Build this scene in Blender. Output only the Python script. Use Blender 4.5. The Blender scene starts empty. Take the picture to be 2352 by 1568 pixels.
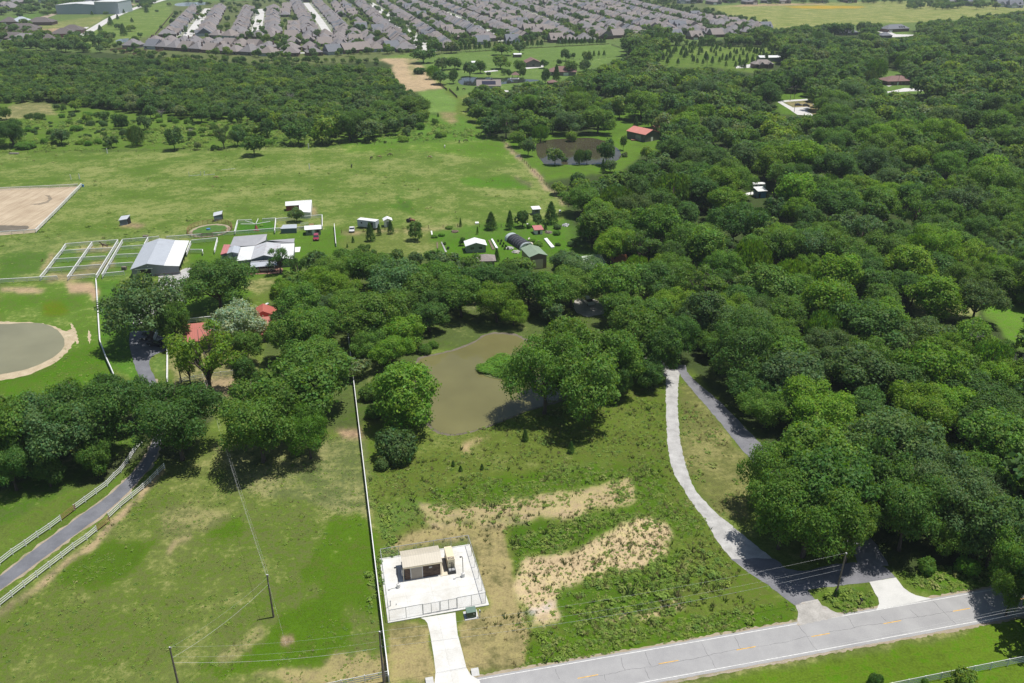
import bpy, bmesh, math, random
import numpy as np
from mathutils import Vector, Matrix
from mathutils.geometry import tessellate_polygon

scene = bpy.context.scene
COL = scene.collection
R_ = math.radians
# ------------------------------------------------------------------ camera, light, exposure
HAZE = 0.00010
CAM_H = 94.0
FOC = 1930.0                       # focal length in pixels of a 2352 px wide picture
PITCH = math.atan(909 / FOC)
SP, CP = math.sin(PITCH), math.cos(PITCH)
cam_d = bpy.data.cameras.new('camera')
cam_d.sensor_width = 36.0
cam_d.lens = 36.0 * FOC / 2352
cam_d.clip_start = 0.5
cam_d.clip_end = 20000
cam = bpy.data.objects.new('camera', cam_d)
COL.objects.link(cam)
cam.location = (0, 0, CAM_H)
cam.rotation_euler = (math.pi / 2 - PITCH, 0, 0)
scene.camera = cam

SUN_EL, SUN_AZ = R_(74), math.atan2(0.965, 0.26)      # azimuth measured from +Y towards +X
world = bpy.data.worlds.new("World")
scene.world = world
world.use_nodes = True
wn = world.node_tree.nodes
bg = wn['Background']
sky = wn.new('ShaderNodeTexSky')
sky.sky_type = 'NISHITA'
sky.sun_disc = False
sky.sun_elevation = SUN_EL
sky.sun_rotation = SUN_AZ
world.node_tree.links.new(sky.outputs[0], bg.inputs[0])
bg.inputs[1].default_value = 0.075
sun_d = bpy.data.lights.new('sun', 'SUN')
sun_d.energy = 5.0
sun_d.angle = R_(0.5)
sun_d.color = (1.0, 0.96, 0.9)
sun = bpy.data.objects.new('sun', sun_d)
COL.objects.link(sun)
sdir = Vector((math.sin(SUN_AZ) * math.cos(SUN_EL), math.cos(SUN_AZ) * math.cos(SUN_EL), math.sin(SUN_EL)))
sun.rotation_euler = sdir.to_track_quat('Z', 'Y').to_euler()
sun.location = (40, 120, 300)
vs = scene.view_settings
vs.view_transform = 'Standard'
vs.look = 'None'
vs.exposure = 0.07
vs.gamma = 1.0
cy = scene.cycles
cy.max_bounces = 6
cy.diffuse_bounces = 3
cy.glossy_bounces = 2
cy.transmission_bounces = 3
cy.transparent_max_bounces = 6
cy.volume_bounces = 0
cy.use_denoising = True
cy.denoiser = 'OPENIMAGEDENOISE'
cy.denoising_input_passes = 'RGB_ALBEDO_NORMAL'
cy.denoising_prefilter = 'ACCURATE'
cy.use_adaptive_sampling = True
cy.adaptive_threshold = 0.015
cy.caustics_reflective = False
cy.caustics_refractive = False

# ------------------------------------------------------------------ where a point of the photograph lies on the ground
def G(x, y, z=0.0):
    u, v = x - 1176.0, y - 784.0
    dn = FOC * SP + v * CP
    h = CAM_H - z
    return (h * u / dn, h * (FOC * CP - v * SP) / dn)

def PR(X, Y, Z=0.0):
    zc = Y * CP - (Z - CAM_H) * SP
    dn = -Y * SP - (Z - CAM_H) * CP
    return (1176 + FOC * X / zc, 784 + FOC * dn / zc, zc)

def T(c, r, x, y):
    return ((0, 784.5, 1568.3)[c] + x / 3.0, (0, 395.1, 790.1, 1173.2)[r] + y / 3.0)

def TL(c, r, *pts):
    return [T(c, r, *p) for p in pts]

def GL(pts, z=0.0):
    return [G(p[0], p[1], z) for p in pts]

GA = R_(12.6)                       # the local street grid against the camera axis
E1 = Vector((math.cos(GA), math.sin(GA)))
E2 = Vector((-math.sin(GA), math.cos(GA)))

# ------------------------------------------------------------------ objects
def tag(o, label=None, cat=None, group=None, kind=None):
    if label: o['label'] = label
    if cat: o['category'] = cat
    if group: o['group'] = group
    if kind: o['kind'] = kind
    return o

def empty(name, loc, rz=0.0, label=None, cat=None, group=None):
    o = bpy.data.objects.new(name, None)
    COL.objects.link(o)
    o.empty_display_size = 0.3
    o.location = (loc[0], loc[1], loc[2] if len(loc) > 2 else 0.0)
    o.rotation_euler = (0, 0, rz)
    return tag(o, label, cat, group)

def link(name, me, parent=None):
    o = bpy.data.objects.new(name, me)
    COL.objects.link(o)
    if parent is not None: o.parent = parent
    return o

def copy_tree(o, parent=None):
    c = o.copy()
    COL.objects.link(c)
    if parent is not None: c.parent = parent
    for ch in list(o.children): copy_tree(ch, c)
    return c

class MB:
    def __init__(s): s.v, s.f = [], []
    def add(s, vs, fs):
        n = len(s.v); s.v += [tuple(p) for p in vs]; s.f += [tuple(i + n for i in f) for f in fs]; return s
    def box(s, x0, x1, y0, y1, z0, z1):
        return s.add([(x0,y0,z0),(x1,y0,z0),(x1,y1,z0),(x0,y1,z0),(x0,y0,z1),(x1,y0,z1),(x1,y1,z1),(x0,y1,z1)],
                     [(3,2,1,0),(4,5,6,7),(0,1,5,4),(1,2,6,5),(2,3,7,6),(3,0,4,7)])
    def obox(s, a, b, w, z0, z1):
        """a plank standing from a to b (xy), w thick"""
        a, b = Vector(a[:2]), Vector(b[:2]); d = (b - a).normalized(); n = Vector((-d.y, d.x)) * (w / 2)
        q = [a - n, b - n, b + n, a + n]
        return s.add([(p.x, p.y, z0) for p in q] + [(p.x, p.y, z1) for p in q],
                     [(3,2,1,0),(4,5,6,7),(0,1,5,4),(1,2,6,5),(2,3,7,6),(3,0,4,7)])
    def prism(s, pts, z0, z1):
        n = len(pts)
        return s.add([(p[0], p[1], z0) for p in pts] + [(p[0], p[1], z1) for p in pts],
                     [tuple(range(n - 1, -1, -1)), tuple(range(n, 2 * n))] + [(i, (i + 1) % n, n + (i + 1) % n, n + i) for i in range(n)])
    def extr(s, prof, axis, a, b):
        """profile [(u,z)] swept along axis 'x' or 'y' from a to b"""
        n = len(prof)
        mk = (lambda u, z, t: (t, u, z)) if axis == 'x' else (lambda u, z, t: (u, t, z))
        s.add([mk(u, z, a) for u, z in prof] + [mk(u, z, b) for u, z in prof],
              [tuple(range(n)), tuple(range(2 * n - 1, n - 1, -1))] + [(i, n + i, n + (i + 1) % n, (i + 1) % n) for i in range(n)])
        return s
    def tube(s, pts, rad, n=8, cap=True):
        pts = [Vector(p) for p in pts]
        if not hasattr(rad, '__len__'): rad = [rad] * len(pts)
        base = len(s.v)
        for i, p in enumerate(pts):
            d = (pts[min(i + 1, len(pts) - 1)] - pts[max(i - 1, 0)]).normalized()
            a = d.cross(Vector((0, 0, 1)) if abs(d.z) < .9 else Vector((1, 0, 0))).normalized(); b = d.cross(a)
            for k in range(n):
                t = 2 * math.pi * k / n
                s.v.append(tuple(p + (a * math.cos(t) + b * math.sin(t)) * rad[i]))
        for i in range(len(pts) - 1):
            for k in range(n):
                k2 = (k + 1) % n
                s.f.append((base + i * n + k, base + i * n + k2, base + (i + 1) * n + k2, base + (i + 1) * n + k))
        if cap:
            s.f.append(tuple(base + k for k in range(n - 1, -1, -1)))
            s.f.append(tuple(base + (len(pts) - 1) * n + k for k in range(n)))
        return s
    def cyl(s, x, y, z0, z1, r, n=14, r2=None):
        return s.tube([(x, y, z0), (x, y, z1)], [r, r if r2 is None else r2], n)
    def mesh(s, name, mat, smooth=False):
        me = bpy.data.meshes.new(name); me.from_pydata(s.v, [], s.f)
        if mat is not None: me.materials.append(mat)
        bm = bmesh.new(); bm.from_mesh(me); bmesh.ops.recalc_face_normals(bm, faces=bm.faces); bm.to_mesh(me); bm.free()
        if smooth: me.polygons.foreach_set('use_smooth', [True] * len(me.polygons))
        me.update(); return me
    def build(s, name, mat, parent=None, smooth=False):
        return link(name, s.mesh(name, mat, smooth), parent)

# ------------------------------------------------------------------ materials
def newmat(name):
    m = bpy.data.materials.new(name); m.use_nodes = True
    nt = m.node_tree; return m, nt, nt.nodes['Principled BSDF']

def nnode(nt, t, **kw):
    n = nt.nodes.new(t)
    for k, v in kw.items():
        if k == 'i':
            for a, b in v.items(): n.inputs[a].default_value = b
        else: setattr(n, k, v)
    return n

def noise(nt, vec, scale, detail=3, rough=.55):
    n = nnode(nt, 'ShaderNodeTexNoise', i={'Scale': scale, 'Detail': detail, 'Roughness': rough})
    nt.links.new(vec, n.inputs['Vector']); return n.outputs['Fac']

def ramp(nt, fac, *st):
    r = nnode(nt, 'ShaderNodeValToRGB'); e = r.color_ramp.elements
    while len(e) < len(st): e.new(.5)
    for k, (p, c) in enumerate(st):
        e[k].position = p; e[k].color = tuple(c) + (1,) if len(c) == 3 else c
    nt.links.new(fac, r.inputs[0]); return r.outputs[0]

def mixc(nt, fac, a, b, mode='MIX'):
    m = nnode(nt, 'ShaderNodeMix', data_type='RGBA', blend_type=mode)
    for k, v in ((0, fac), (6, a), (7, b)):
        if hasattr(v, 'node'): nt.links.new(v, m.inputs[k])
        elif k == 0: m.inputs[0].default_value = v
        else: m.inputs[k].default_value = tuple(v) + ((1,) if len(v) == 3 else ())
    return m.outputs[2]

def math_(nt, op, a, b=0.0, c=0.0, clamp=False):
    m = nnode(nt, 'ShaderNodeMath', operation=op, use_clamp=clamp)
    for k, v in enumerate((a, b, c)):
        if hasattr(v, 'node'): nt.links.new(v, m.inputs[k])
        else: m.inputs[k].default_value = v
    return m.outputs[0]

def plain(name, col, rough=.7, metal=0.0, var=.12, scale=1.5, col2=None, bump=0.0, spec=None):
    """a coloured surface with blotches: var is how far they go lighter and darker"""
    m, nt, b = newmat(name)
    tc = nnode(nt, 'ShaderNodeTexCoord').outputs['Object']
    f = noise(nt, tc, scale, 4)
    lo = tuple(c * (1 - var) for c in col); hi = col2 or tuple(min(1, c * (1 + var)) for c in col)
    nt.links.new(ramp(nt, f, (.3, lo), (.7, hi)), b.inputs['Base Color'])
    b.inputs['Roughness'].default_value = rough; b.inputs['Metallic'].default_value = metal
    if spec is not None: b.inputs['Specular IOR Level'].default_value = spec
    if bump:
        bp = nnode(nt, 'ShaderNodeBump', i={'Strength': bump, 'Distance': .05}); nt.links.new(noise(nt, tc, scale * 12, 2), bp.inputs['Height']); nt.links.new(bp.outputs[0], b.inputs['Normal'])
    return m

def ribbed(name, col, step=.4, axis=0, rough=.45, metal=0.0, rust=None, dark=.75, var=.08):
    """ribbed sheet metal: a darker line every step metres along the axis, blotches of rust"""
    m, nt, b = newmat(name)
    tc = nnode(nt, 'ShaderNodeTexCoord').outputs['Object']
    sx = nnode(nt, 'ShaderNodeSeparateXYZ'); nt.links.new(tc, sx.inputs[0])
    w = math_(nt, 'FRACT', math_(nt, 'DIVIDE', sx.outputs[axis], step))
    line = math_(nt, 'LESS_THAN', w, .16)
    f = noise(nt, tc, .5, 4)
    c = ramp(nt, f, (.3, tuple(x * (1 - var) for x in col)), (.7, tuple(min(1, x * (1 + var)) for x in col)))
    c = mixc(nt, line, c, tuple(x * dark for x in col))
    if rust:
        mp = nnode(nt, 'ShaderNodeMapping'); mp.inputs['Scale'].default_value = (.25, 2.2, 1) if axis == 1 else (2.2, .25, 1)
        nt.links.new(tc, mp.inputs[0])
        r = noise(nt, mp.outputs[0], .9, 5, .65)
        c = mixc(nt, ramp(nt, r, (.56, (0, 0, 0)), (.66, (.8, .8, .8))), c, rust)
    nt.links.new(c, b.inputs['Base Color']); b.inputs['Roughness'].default_value = rough; b.inputs['Metallic'].default_value = metal
    return m

M = {}
M['white'] = plain('white_paint', (.78, .78, .76), .45, var=.06, scale=.8)
M['white_metal'] = ribbed('white_metal', (.74, .75, .75), .5, 0, dark=.9)
M['fence_white'] = plain('white_vinyl', (.74, .74, .73), .45, var=.08, scale=.5)
M['wood_grey'] = plain('grey_wood', (.17, .14, .115), .85, var=.3, scale=3)
M['wood_brown'] = plain('brown_wood', (.12, .075, .05), .85, var=.3, scale=3)
M['rust'] = plain('rusty_steel', (.26, .12, .07), .8, var=.35, scale=2)
M['steel'] = plain('galvanised_steel', (.42, .43, .44), .45, .4, var=.15, scale=2)
M['black'] = plain('black_metal', (.02, .02, .022), .45, var=.2)
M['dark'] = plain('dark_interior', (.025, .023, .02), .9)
M['glass'] = plain('window_glass', (.03, .037, .045), .12, var=.2, scale=.7, spec=.8)
M['concrete'] = plain('concrete', (.66, .655, .63), .85, var=.07, scale=.35)
M['beige'] = plain('beige_paint', (.66, .58, .40), .5, var=.06)
M['green_box'] = plain('green_cabinet', (.045, .085, .06), .5, var=.15)
M['rubber'] = plain('tyre_rubber', (.02, .02, .02), .9)
M['grey_wall'] = ribbed('grey_steel_wall', (.22, .24, .265), .35, 0, dark=.82)
M['blue_wall'] = ribbed('blue_grey_steel_wall', (.115, .155, .21), .35, 0, dark=.8)
M['red_wall'] = plain('red_barn_boards', (.26, .06, .05), .85, var=.25, scale=2)
M['grey_roof'] = ribbed('grey_steel_roof', (.40, .43, .47), .55, 1, dark=.9, var=.06)
M['grey_roof_worn'] = ribbed('grey_steel_roof_worn', (.40, .43, .47), .55, 1, dark=.9, rust=(.27, .25, .26))
M['rust_roof'] = ribbed('rust_streaked_roof', (.47, .48, .50), .6, 1, rust=(.30, .17, .15), dark=.85)
M['pale_roof'] = ribbed('pale_steel_roof', (.66, .67, .66), .6, 1, dark=.93)
M['dull_roof'] = ribbed('dull_grey_roof', (.32, .325, .34), .5, 0, dark=.93)
M['red_roof'] = ribbed('red_steel_roof', (.40, .115, .085), .5, 0, dark=.8, rough=.5)
M['pink_roof'] = ribbed('faded_red_roof', (.46, .17, .16), .6, 0, dark=.8)
M['salmon_roof'] = ribbed('salmon_steel_roof', (.55, .22, .17), .5, 0, dark=.88)
M['green_roof'] = ribbed('pale_green_roof', (.23, .30, .21), .5, 0, dark=.88)
M['tan_wall'] = ribbed('tan_steel_wall', (.25, .19, .14), .35, 0, dark=.86)
M['sage_wall'] = plain('sage_siding', (.26, .275, .22), .75, var=.08)
M['olive_wall'] = plain('olive_siding', (.12, .13, .10), .8, var=.1)
M['brick'] = plain('brown_brick', (.17, .11, .09), .85, var=.3, scale=4)
M['brick2'] = plain('grey_brick', (.20, .185, .175), .85, var=.3, scale=4)
M['siding'] = plain('pale_blue_siding', (.40, .45, .50), .75, var=.1)
M['shingle'] = plain('weathered_shingles', (.225, .20, .195), .9, var=.16, scale=1.6)
M['shingle2'] = plain('grey_shingles', (.205, .195, .20), .9, var=.16, scale=1.6)
M['shingle3'] = plain('brown_grey_shingles', (.235, .205, .19), .9, var=.16, scale=1.6)
M['shingle_b'] = plain('blue_grey_shingles', (.155, .165, .185), .9, var=.16, scale=1.6)
M['shingle_d'] = plain('dark_shingles', (.12, .105, .10), .9, var=.18, scale=1.6)
M['shingle_r'] = plain('red_brown_shingles', (.19, .115, .10), .9, var=.2, scale=1.6)
M['panel'] = plain('solar_panel', (.015, .017, .04), .2, var=.2, scale=3)
M['tank'] = plain('black_plastic', (.025, .025, .028), .35)
M['yellow'] = plain('yellow_plastic', (.6, .42, .05), .5)
M['orange'] = plain('orange_cloth', (.62, .26, .10), .7)
M['blue'] = plain('blue_paint', (.08, .2, .42), .5)
M['teal'] = plain('teal_tarp', (.10, .42, .45), .6)
M['shade'] = plain('black_shade_cloth', (.022, .025, .032), .75, var=.35, scale=1.2)
M['film'] = plain('greenhouse_film', (.42, .48, .48), .3, var=.15, scale=.8)
M['rowcover'] = plain('white_row_cover', (.76, .77, .76), .8, var=.05)
M['soil'] = plain('garden_soil', (.16, .12, .085), .95, var=.3, scale=2)

def stone_mat():
    m, nt, b = newmat('ledge_stone')
    tc = nnode(nt, 'ShaderNodeTexCoord').outputs['Object']
    sx = nnode(nt, 'ShaderNodeSeparateXYZ'); nt.links.new(tc, sx.inputs[0])
    cb = nnode(nt, 'ShaderNodeCombineXYZ'); nt.links.new(math_(nt, 'ADD', sx.outputs[0], sx.outputs[1]), cb.inputs[0]); nt.links.new(sx.outputs[2], cb.inputs[1])
    br = nnode(nt, 'ShaderNodeTexBrick', i={'Scale': 1.0, 'Color1': (.19, .135, .10, 1), 'Color2': (.085, .062, .052, 1), 'Mortar': (.045, .038, .034, 1), 'Mortar Size': .012, 'Brick Width': .55, 'Row Height': .17, 'Bias': -.1})
    nt.links.new(cb.outputs[0], br.inputs['Vector'])
    c = mixc(nt, noise(nt, tc, 3.5, 4), br.outputs['Color'], (.25, .21, .17), 'OVERLAY')
    nt.links.new(c, b.inputs['Base Color']); b.inputs['Roughness'].default_value = .9
    bp = nnode(nt, 'ShaderNodeBump', i={'Strength': .8, 'Distance': .06}); nt.links.new(br.outputs['Fac'], bp.inputs['Height']); bp.invert = True
    nt.links.new(bp.outputs[0], b.inputs['Normal'])
    return m
M['stone'] = stone_mat()

def mesh_mat():
    """chain link: mostly holes"""
    m, nt, b = newmat('chain_link_mesh')
    tr = nnode(nt, 'ShaderNodeBsdfTransparent'); mx = nnode(nt, 'ShaderNodeMixShader', i={0: .14})
    b.inputs['Base Color'].default_value = (.4, .41, .42, 1); b.inputs['Roughness'].default_value = .5
    nt.links.new(tr.outputs[0], mx.inputs[1]); nt.links.new(b.outputs[0], mx.inputs[2])
    nt.links.new(mx.outputs[0], nt.nodes['Material Output'].inputs[0]); return m
M['mesh'] = mesh_mat()

def surf_mat(name, lo, hi, scale, fine=6.0, rough=.92, extra=None):
    """road and gravel: broad stains and fine grain in world metres"""
    m, nt, b = newmat(name)
    tc = nnode(nt, 'ShaderNodeTexCoord').outputs['Object']
    a = noise(nt, tc, scale, 5, .6); g = noise(nt, tc, fine, 2, .6)
    c = ramp(nt, math_(nt, 'ADD', math_(nt, 'MULTIPLY', a, .65), math_(nt, 'MULTIPLY', g, .35)), (.35, lo), (.65, hi))
    if extra: c = mixc(nt, ramp(nt, noise(nt, tc, scale * .6, 5, .7), (.58, (0, 0, 0)), (.68, (.75, .75, .75))), c, extra)
    nt.links.new(c, b.inputs['Base Color']); b.inputs['Roughness'].default_value = rough
    return m
M['road'] = surf_mat('worn_asphalt', (.27, .268, .27), (.35, .348, .345), .25, 8)
M['asphalt'] = surf_mat('drive_asphalt', (.105, .11, .125), (.175, .18, .20), .35, 7)
M['drive2'] = surf_mat('grey_chipseal', (.125, .127, .14), (.20, .20, .215), .4, 5)
M['gravel'] = surf_mat('white_gravel', (.28, .275, .265), (.47, .465, .45), .5, 4.5)
M['gravel_thin'] = surf_mat('thin_gravel', (.26, .25, .23), (.46, .44, .41), .45, 4, extra=(.33, .26, .17))
M['street'] = surf_mat('pale_street', (.46, .45, .43), (.58, .57, .55), .1, 2)
M['apron'] = surf_mat('pale_concrete', (.46, .46, .44), (.58, .575, .555), .3, 5)
def pad_mat():
    m, nt, b = newmat('new_concrete')
    tc = nnode(nt, 'ShaderNodeTexCoord').outputs['Object']
    mp = nnode(nt, 'ShaderNodeMapping'); mp.inputs['Rotation'].default_value = (0, 0, -R_(13.8)); nt.links.new(tc, mp.inputs[0])
    br = nnode(nt, 'ShaderNodeTexBrick', i={'Scale': 1.0, 'Color1': (.60, .60, .58, 1), 'Color2': (.64, .64, .62, 1), 'Mortar': (.46, .45, .43, 1), 'Mortar Size': .018, 'Brick Width': 4.2, 'Row Height': 4.2}); br.offset = 0
    nt.links.new(mp.outputs[0], br.inputs['Vector'])
    st = ramp(nt, noise(nt, tc, .35, 5, .7), (.35, (.86, .84, .80)), (.6, (1, 1, 1)))
    c = mixc(nt, 1.0, br.outputs['Color'], st, 'MULTIPLY'); c = mixc(nt, 1.0, c, ramp(nt, noise(nt, tc, 5, 2), (.3, (.93, .93, .92)), (.7, (1.04, 1.04, 1.03))), 'MULTIPLY')
    nt.links.new(c, b.inputs['Base Color']); b.inputs['Roughness'].default_value = .9; return m
M['pad'] = pad_mat()
M['drypath'] = surf_mat('bare_earth', (.25, .205, .14), (.37, .315, .23), .35, 3, extra=(.14, .155, .05))
M['sand'] = surf_mat('sandy_bank', (.34, .27, .17), (.50, .42, .29), .4, 3, extra=(.13, .16, .045))
M['mud'] = surf_mat('mud', (.10, .085, .06), (.17, .145, .11), .5, 3)
M['crack'] = plain('road_crack', (.12, .12, .12), .95)
M['line_white'] = plain('line_white', (.62, .62, .60), .8, var=.2, scale=2)
M['line_yellow'] = plain('line_yellow', (.62, .36, .06), .8, var=.25, scale=2)

def arena_mat():
    m, nt, b = newmat('harrowed_sand')
    tc = nnode(nt, 'ShaderNodeTexCoord').outputs['Object']
    mp = nnode(nt, 'ShaderNodeMapping'); mp.inputs['Rotation'].default_value = (0, 0, -GA + R_(6)); mp.inputs['Scale'].default_value = (.9, .06, 1)
    nt.links.new(tc, mp.inputs[0])
    a = noise(nt, mp.outputs[0], 1.0, 4, .6); g = noise(nt, tc, .12, 3)
    c = ramp(nt, math_(nt, 'ADD', math_(nt, 'MULTIPLY', a, .6), math_(nt, 'MULTIPLY', g, .4)), (.35, (.31, .235, .155)), (.62, (.47, .385, .27)))
    nt.links.new(c, b.inputs['Base Color']); b.inputs['Roughness'].default_value = .95; return m
M['arena'] = arena_mat()

def water_mat(name, col, rough=.04, ripple=.025):
    m, nt, b = newmat(name)
    tc = nnode(nt, 'ShaderNodeTexCoord').outputs['Object']
    nt.links.new(ramp(nt, noise(nt, tc, .06, 3), (.3, tuple(c * .85 for c in col)), (.7, tuple(c * 1.12 for c in col))), b.inputs['Base Color'])
    b.inputs['Roughness'].default_value = rough; b.inputs['IOR'].default_value = 1.33
    bp = nnode(nt, 'ShaderNodeBump', i={'Strength': ripple, 'Distance': .1}); nt.links.new(noise(nt, tc, 1.6, 3), bp.inputs['Height']); nt.links.new(bp.outputs[0], b.inputs['Normal'])
    return m
M['water_olive'] = water_mat('murky_olive_water', (.150, .142, .058))
M['water_grey'] = water_mat('silty_grey_water', (.215, .21, .13))
M['water_brown'] = water_mat('brown_water', (.062, .056, .034))
M['water_dark'] = water_mat('dark_water', (.03, .035, .035))
M['water_blue'] = water_mat('pale_blue_water', (.22, .27, .33), .15)

def leaf_mat(name, trans=.42, own=True):
    m, nt, b = newmat(name)
    oi = nnode(nt, 'ShaderNodeObjectInfo')
    if own: c = oi.outputs['Color']
    else: c = ramp(nt, oi.outputs['Random'], *[(p, (FAR_GAIN * c[0] * 1.1, FAR_GAIN * c[1], FAR_GAIN * c[2])) for p, c in ((0, (.028, .064, .018)), (.15, (.046, .094, .020)), (.3, (.034, .076, .024)), (.45, (.062, .114, .020)), (.58, (.038, .082, .022)), (.7, (.050, .090, .036)), (.82, (.084, .138, .020)), (.92, (.038, .076, .026)), (.98, (.075, .110, .046)))])
    at = nnode(nt, 'ShaderNodeAttribute', attribute_name='tint')
    c = mixc(nt, 1.0, c, at.outputs['Color'], 'MULTIPLY')
    nt.links.new(c, b.inputs['Base Color']); b.inputs['Roughness'].default_value = .55; b.inputs['Specular IOR Level'].default_value = .2
    tl = nnode(nt, 'ShaderNodeBsdfTranslucent'); nt.links.new(mixc(nt, 1.0, c, (1.6, 1.6, .45), 'MULTIPLY'), tl.inputs[0])
    mx = nnode(nt, 'ShaderNodeMixShader', i={0: trans}); nt.links.new(b.outputs[0], mx.inputs[1]); nt.links.new(tl.outputs[0], mx.inputs[2])
    nt.links.new(mx.outputs[0], nt.nodes['Material Output'].inputs[0]); return m
FAR_GAIN = 2.15
M['leaf_far'] = leaf_mat('far_foliage', own=False)
M['leaf'] = leaf_mat('foliage')
def weed_mat(name, cols):
    m, nt, b = newmat(name)
    oi = nnode(nt, 'ShaderNodeObjectInfo')
    c = ramp(nt, oi.outputs['Random'], *[(k / (len(cols) - 1), c) for k, c in enumerate(cols)])
    nt.links.new(c, b.inputs['Base Color']); b.inputs['Roughness'].default_value = .8
    tl = nnode(nt, 'ShaderNodeBsdfTranslucent'); nt.links.new(c, tl.inputs[0])
    mx = nnode(nt, 'ShaderNodeMixShader', i={0: .3}); nt.links.new(b.outputs[0], mx.inputs[1]); nt.links.new(tl.outputs[0], mx.inputs[2])
    nt.links.new(mx.outputs[0], nt.nodes['Material Output'].inputs[0]); return m
M['weed'] = weed_mat('weed_leaves', [(.16, .27, .03), (.22, .34, .05), (.13, .24, .04), (.26, .34, .05), (.18, .29, .03), (.30, .32, .10)])
M['bark'] = plain('grey_brown_bark', (.095, .075, .06), .95, var=.35, scale=4)
M['deadwood'] = plain('dead_grey_twigs', (.22, .20, .19), .95, var=.2, scale=4)

# ------------------------------------------------------------------ the ground
rng = np.random.default_rng(7)
random.seed(7)
_LAT = rng.random((256, 256))
def vnoise(x, y, s):
    x = np.asarray(x, float) / s + 1000.37; y = np.asarray(y, float) / s + 1000.71
    xi = np.floor(x).astype(int); yi = np.floor(y).astype(int); fx = x - xi; fy = y - yi
    fx = fx * fx * (3 - 2 * fx); fy = fy * fy * (3 - 2 * fy)
    a = _LAT[xi % 256, yi % 256]; b = _LAT[(xi + 1) % 256, yi % 256]; c = _LAT[xi % 256, (yi + 1) % 256]; d = _LAT[(xi + 1) % 256, (yi + 1) % 256]
    return (a * (1 - fx) + b * fx) * (1 - fy) + (c * (1 - fx) + d * fx) * fy

def inpoly(px, py, poly):
    px = np.asarray(px, float); py = np.asarray(py, float)
    r = np.zeros(px.shape, bool); n = len(poly); j = n - 1
    for i in range(n):
        xi, yi = poly[i]; xj, yj = poly[j]
        if yi != yj:
            c = ((yi > py) != (yj > py)) & (px < (xj - xi) * (py - yi) / (yj - yi) + xi); r ^= c
        j = i
    return r
def inp1(x, y, poly): return bool(inpoly(np.array([x]), np.array([y]), poly)[0])

GRASS = (.105, .150, .026); NEAR = (.122, .152, .038); LUSH = (.076, .138, .008); WEEDY = (.125, .158, .030)
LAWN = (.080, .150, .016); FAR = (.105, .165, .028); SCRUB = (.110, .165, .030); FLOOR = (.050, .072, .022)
TAN = (.40, .345, .205); MOWDRY = (.185, .172, .068); DIRT = (.25, .18, .11); STRIP = (.30, .245, .15)
# (outline in the photograph, colour of the cover, share of dry straw, share of lush green, share of dark weeds)
A = []
def area(pts, col, dry=.2, lush=.2, weed=.2, soft=0): A.append((GL(pts), col, dry, lush, weed, soft))
def areaT(c, r, pts, *a, **k): area(TL(c, r, *pts), *a, **k)
# far land
area([(-400, -60), (2800, -60), (2800, 130), (-400, 130)], (.10, .15, .04), .15, .2, .1)
area([(365, 15), (720, -10), (1500, -10), (1640, 10), (1760, 62), (1700, 82), (1340, 92), (1100, 110), (900, 140), (620, 150), (240, 120), (250, 95), (330, 70)], (.105, .13, .045), .25, .2, .35)
areaT(2, 0, [(180, 40), (600, 20), (1000, 15), (1500, 5), (2500, 40), (2500, 60), (2150, 110), (1740, 150), (1130, 170), (900, 180), (660, 210), (420, 150)], (.165, .20, .05), .45, .4, .1)
areaT(2, 0, [(700, 42), (950, 38), (1250, 42), (1240, 54), (950, 60), (760, 54)], (.36, .25, .02), .1, .1, 0)
areaT(2, 0, [(420, 28), (950, 22), (1000, 28), (500, 42), (330, 44)], (.27, .21, .12), .5, .1, 0)
areaT(0, 0, [(0, 130), (380, 60), (400, 90), (260, 120), (0, 150)], (.085, .15, .03), .1, .3, .1)
areaT(0, 0, [(180, 205), (300, 160), (700, 105), (740, 100), (640, 190), (440, 190), (330, 205)], (.145, .18, .05), .4, .2, .05)
areaT(0, 0, [(0, 215), (440, 190), (600, 185), (520, 280), (60, 280), (0, 250)], (.30, .22, .14), .3, .3, .1)
areaT(0, 0, [(520, 290), (800, 120), (1080, 20), (1180, 10), (1190, 120), (1060, 240), (700, 320), (540, 345)], (.115, .175, .035), .3, .3, .1)
areaT(0, 0, [(600, 20), (870, 15), (940, 30), (800, 80), (560, 95)], (.33, .27, .20), .5, .1, .1)
# woodland floors
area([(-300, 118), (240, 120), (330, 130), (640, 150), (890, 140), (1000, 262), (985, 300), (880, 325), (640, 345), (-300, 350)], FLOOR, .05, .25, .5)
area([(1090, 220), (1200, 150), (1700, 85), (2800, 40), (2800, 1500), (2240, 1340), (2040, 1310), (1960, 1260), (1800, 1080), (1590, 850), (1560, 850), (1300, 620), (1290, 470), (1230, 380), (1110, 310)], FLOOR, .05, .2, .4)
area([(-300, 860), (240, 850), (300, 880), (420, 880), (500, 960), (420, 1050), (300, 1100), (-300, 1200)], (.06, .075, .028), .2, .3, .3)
area([(630, 640), (780, 570), (1100, 600), (1500, 620), (1560, 860), (1300, 800), (980, 800), (850, 1000), (700, 1000), (600, 880)], (.078, .108, .028), .2, .3, .3)
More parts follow.
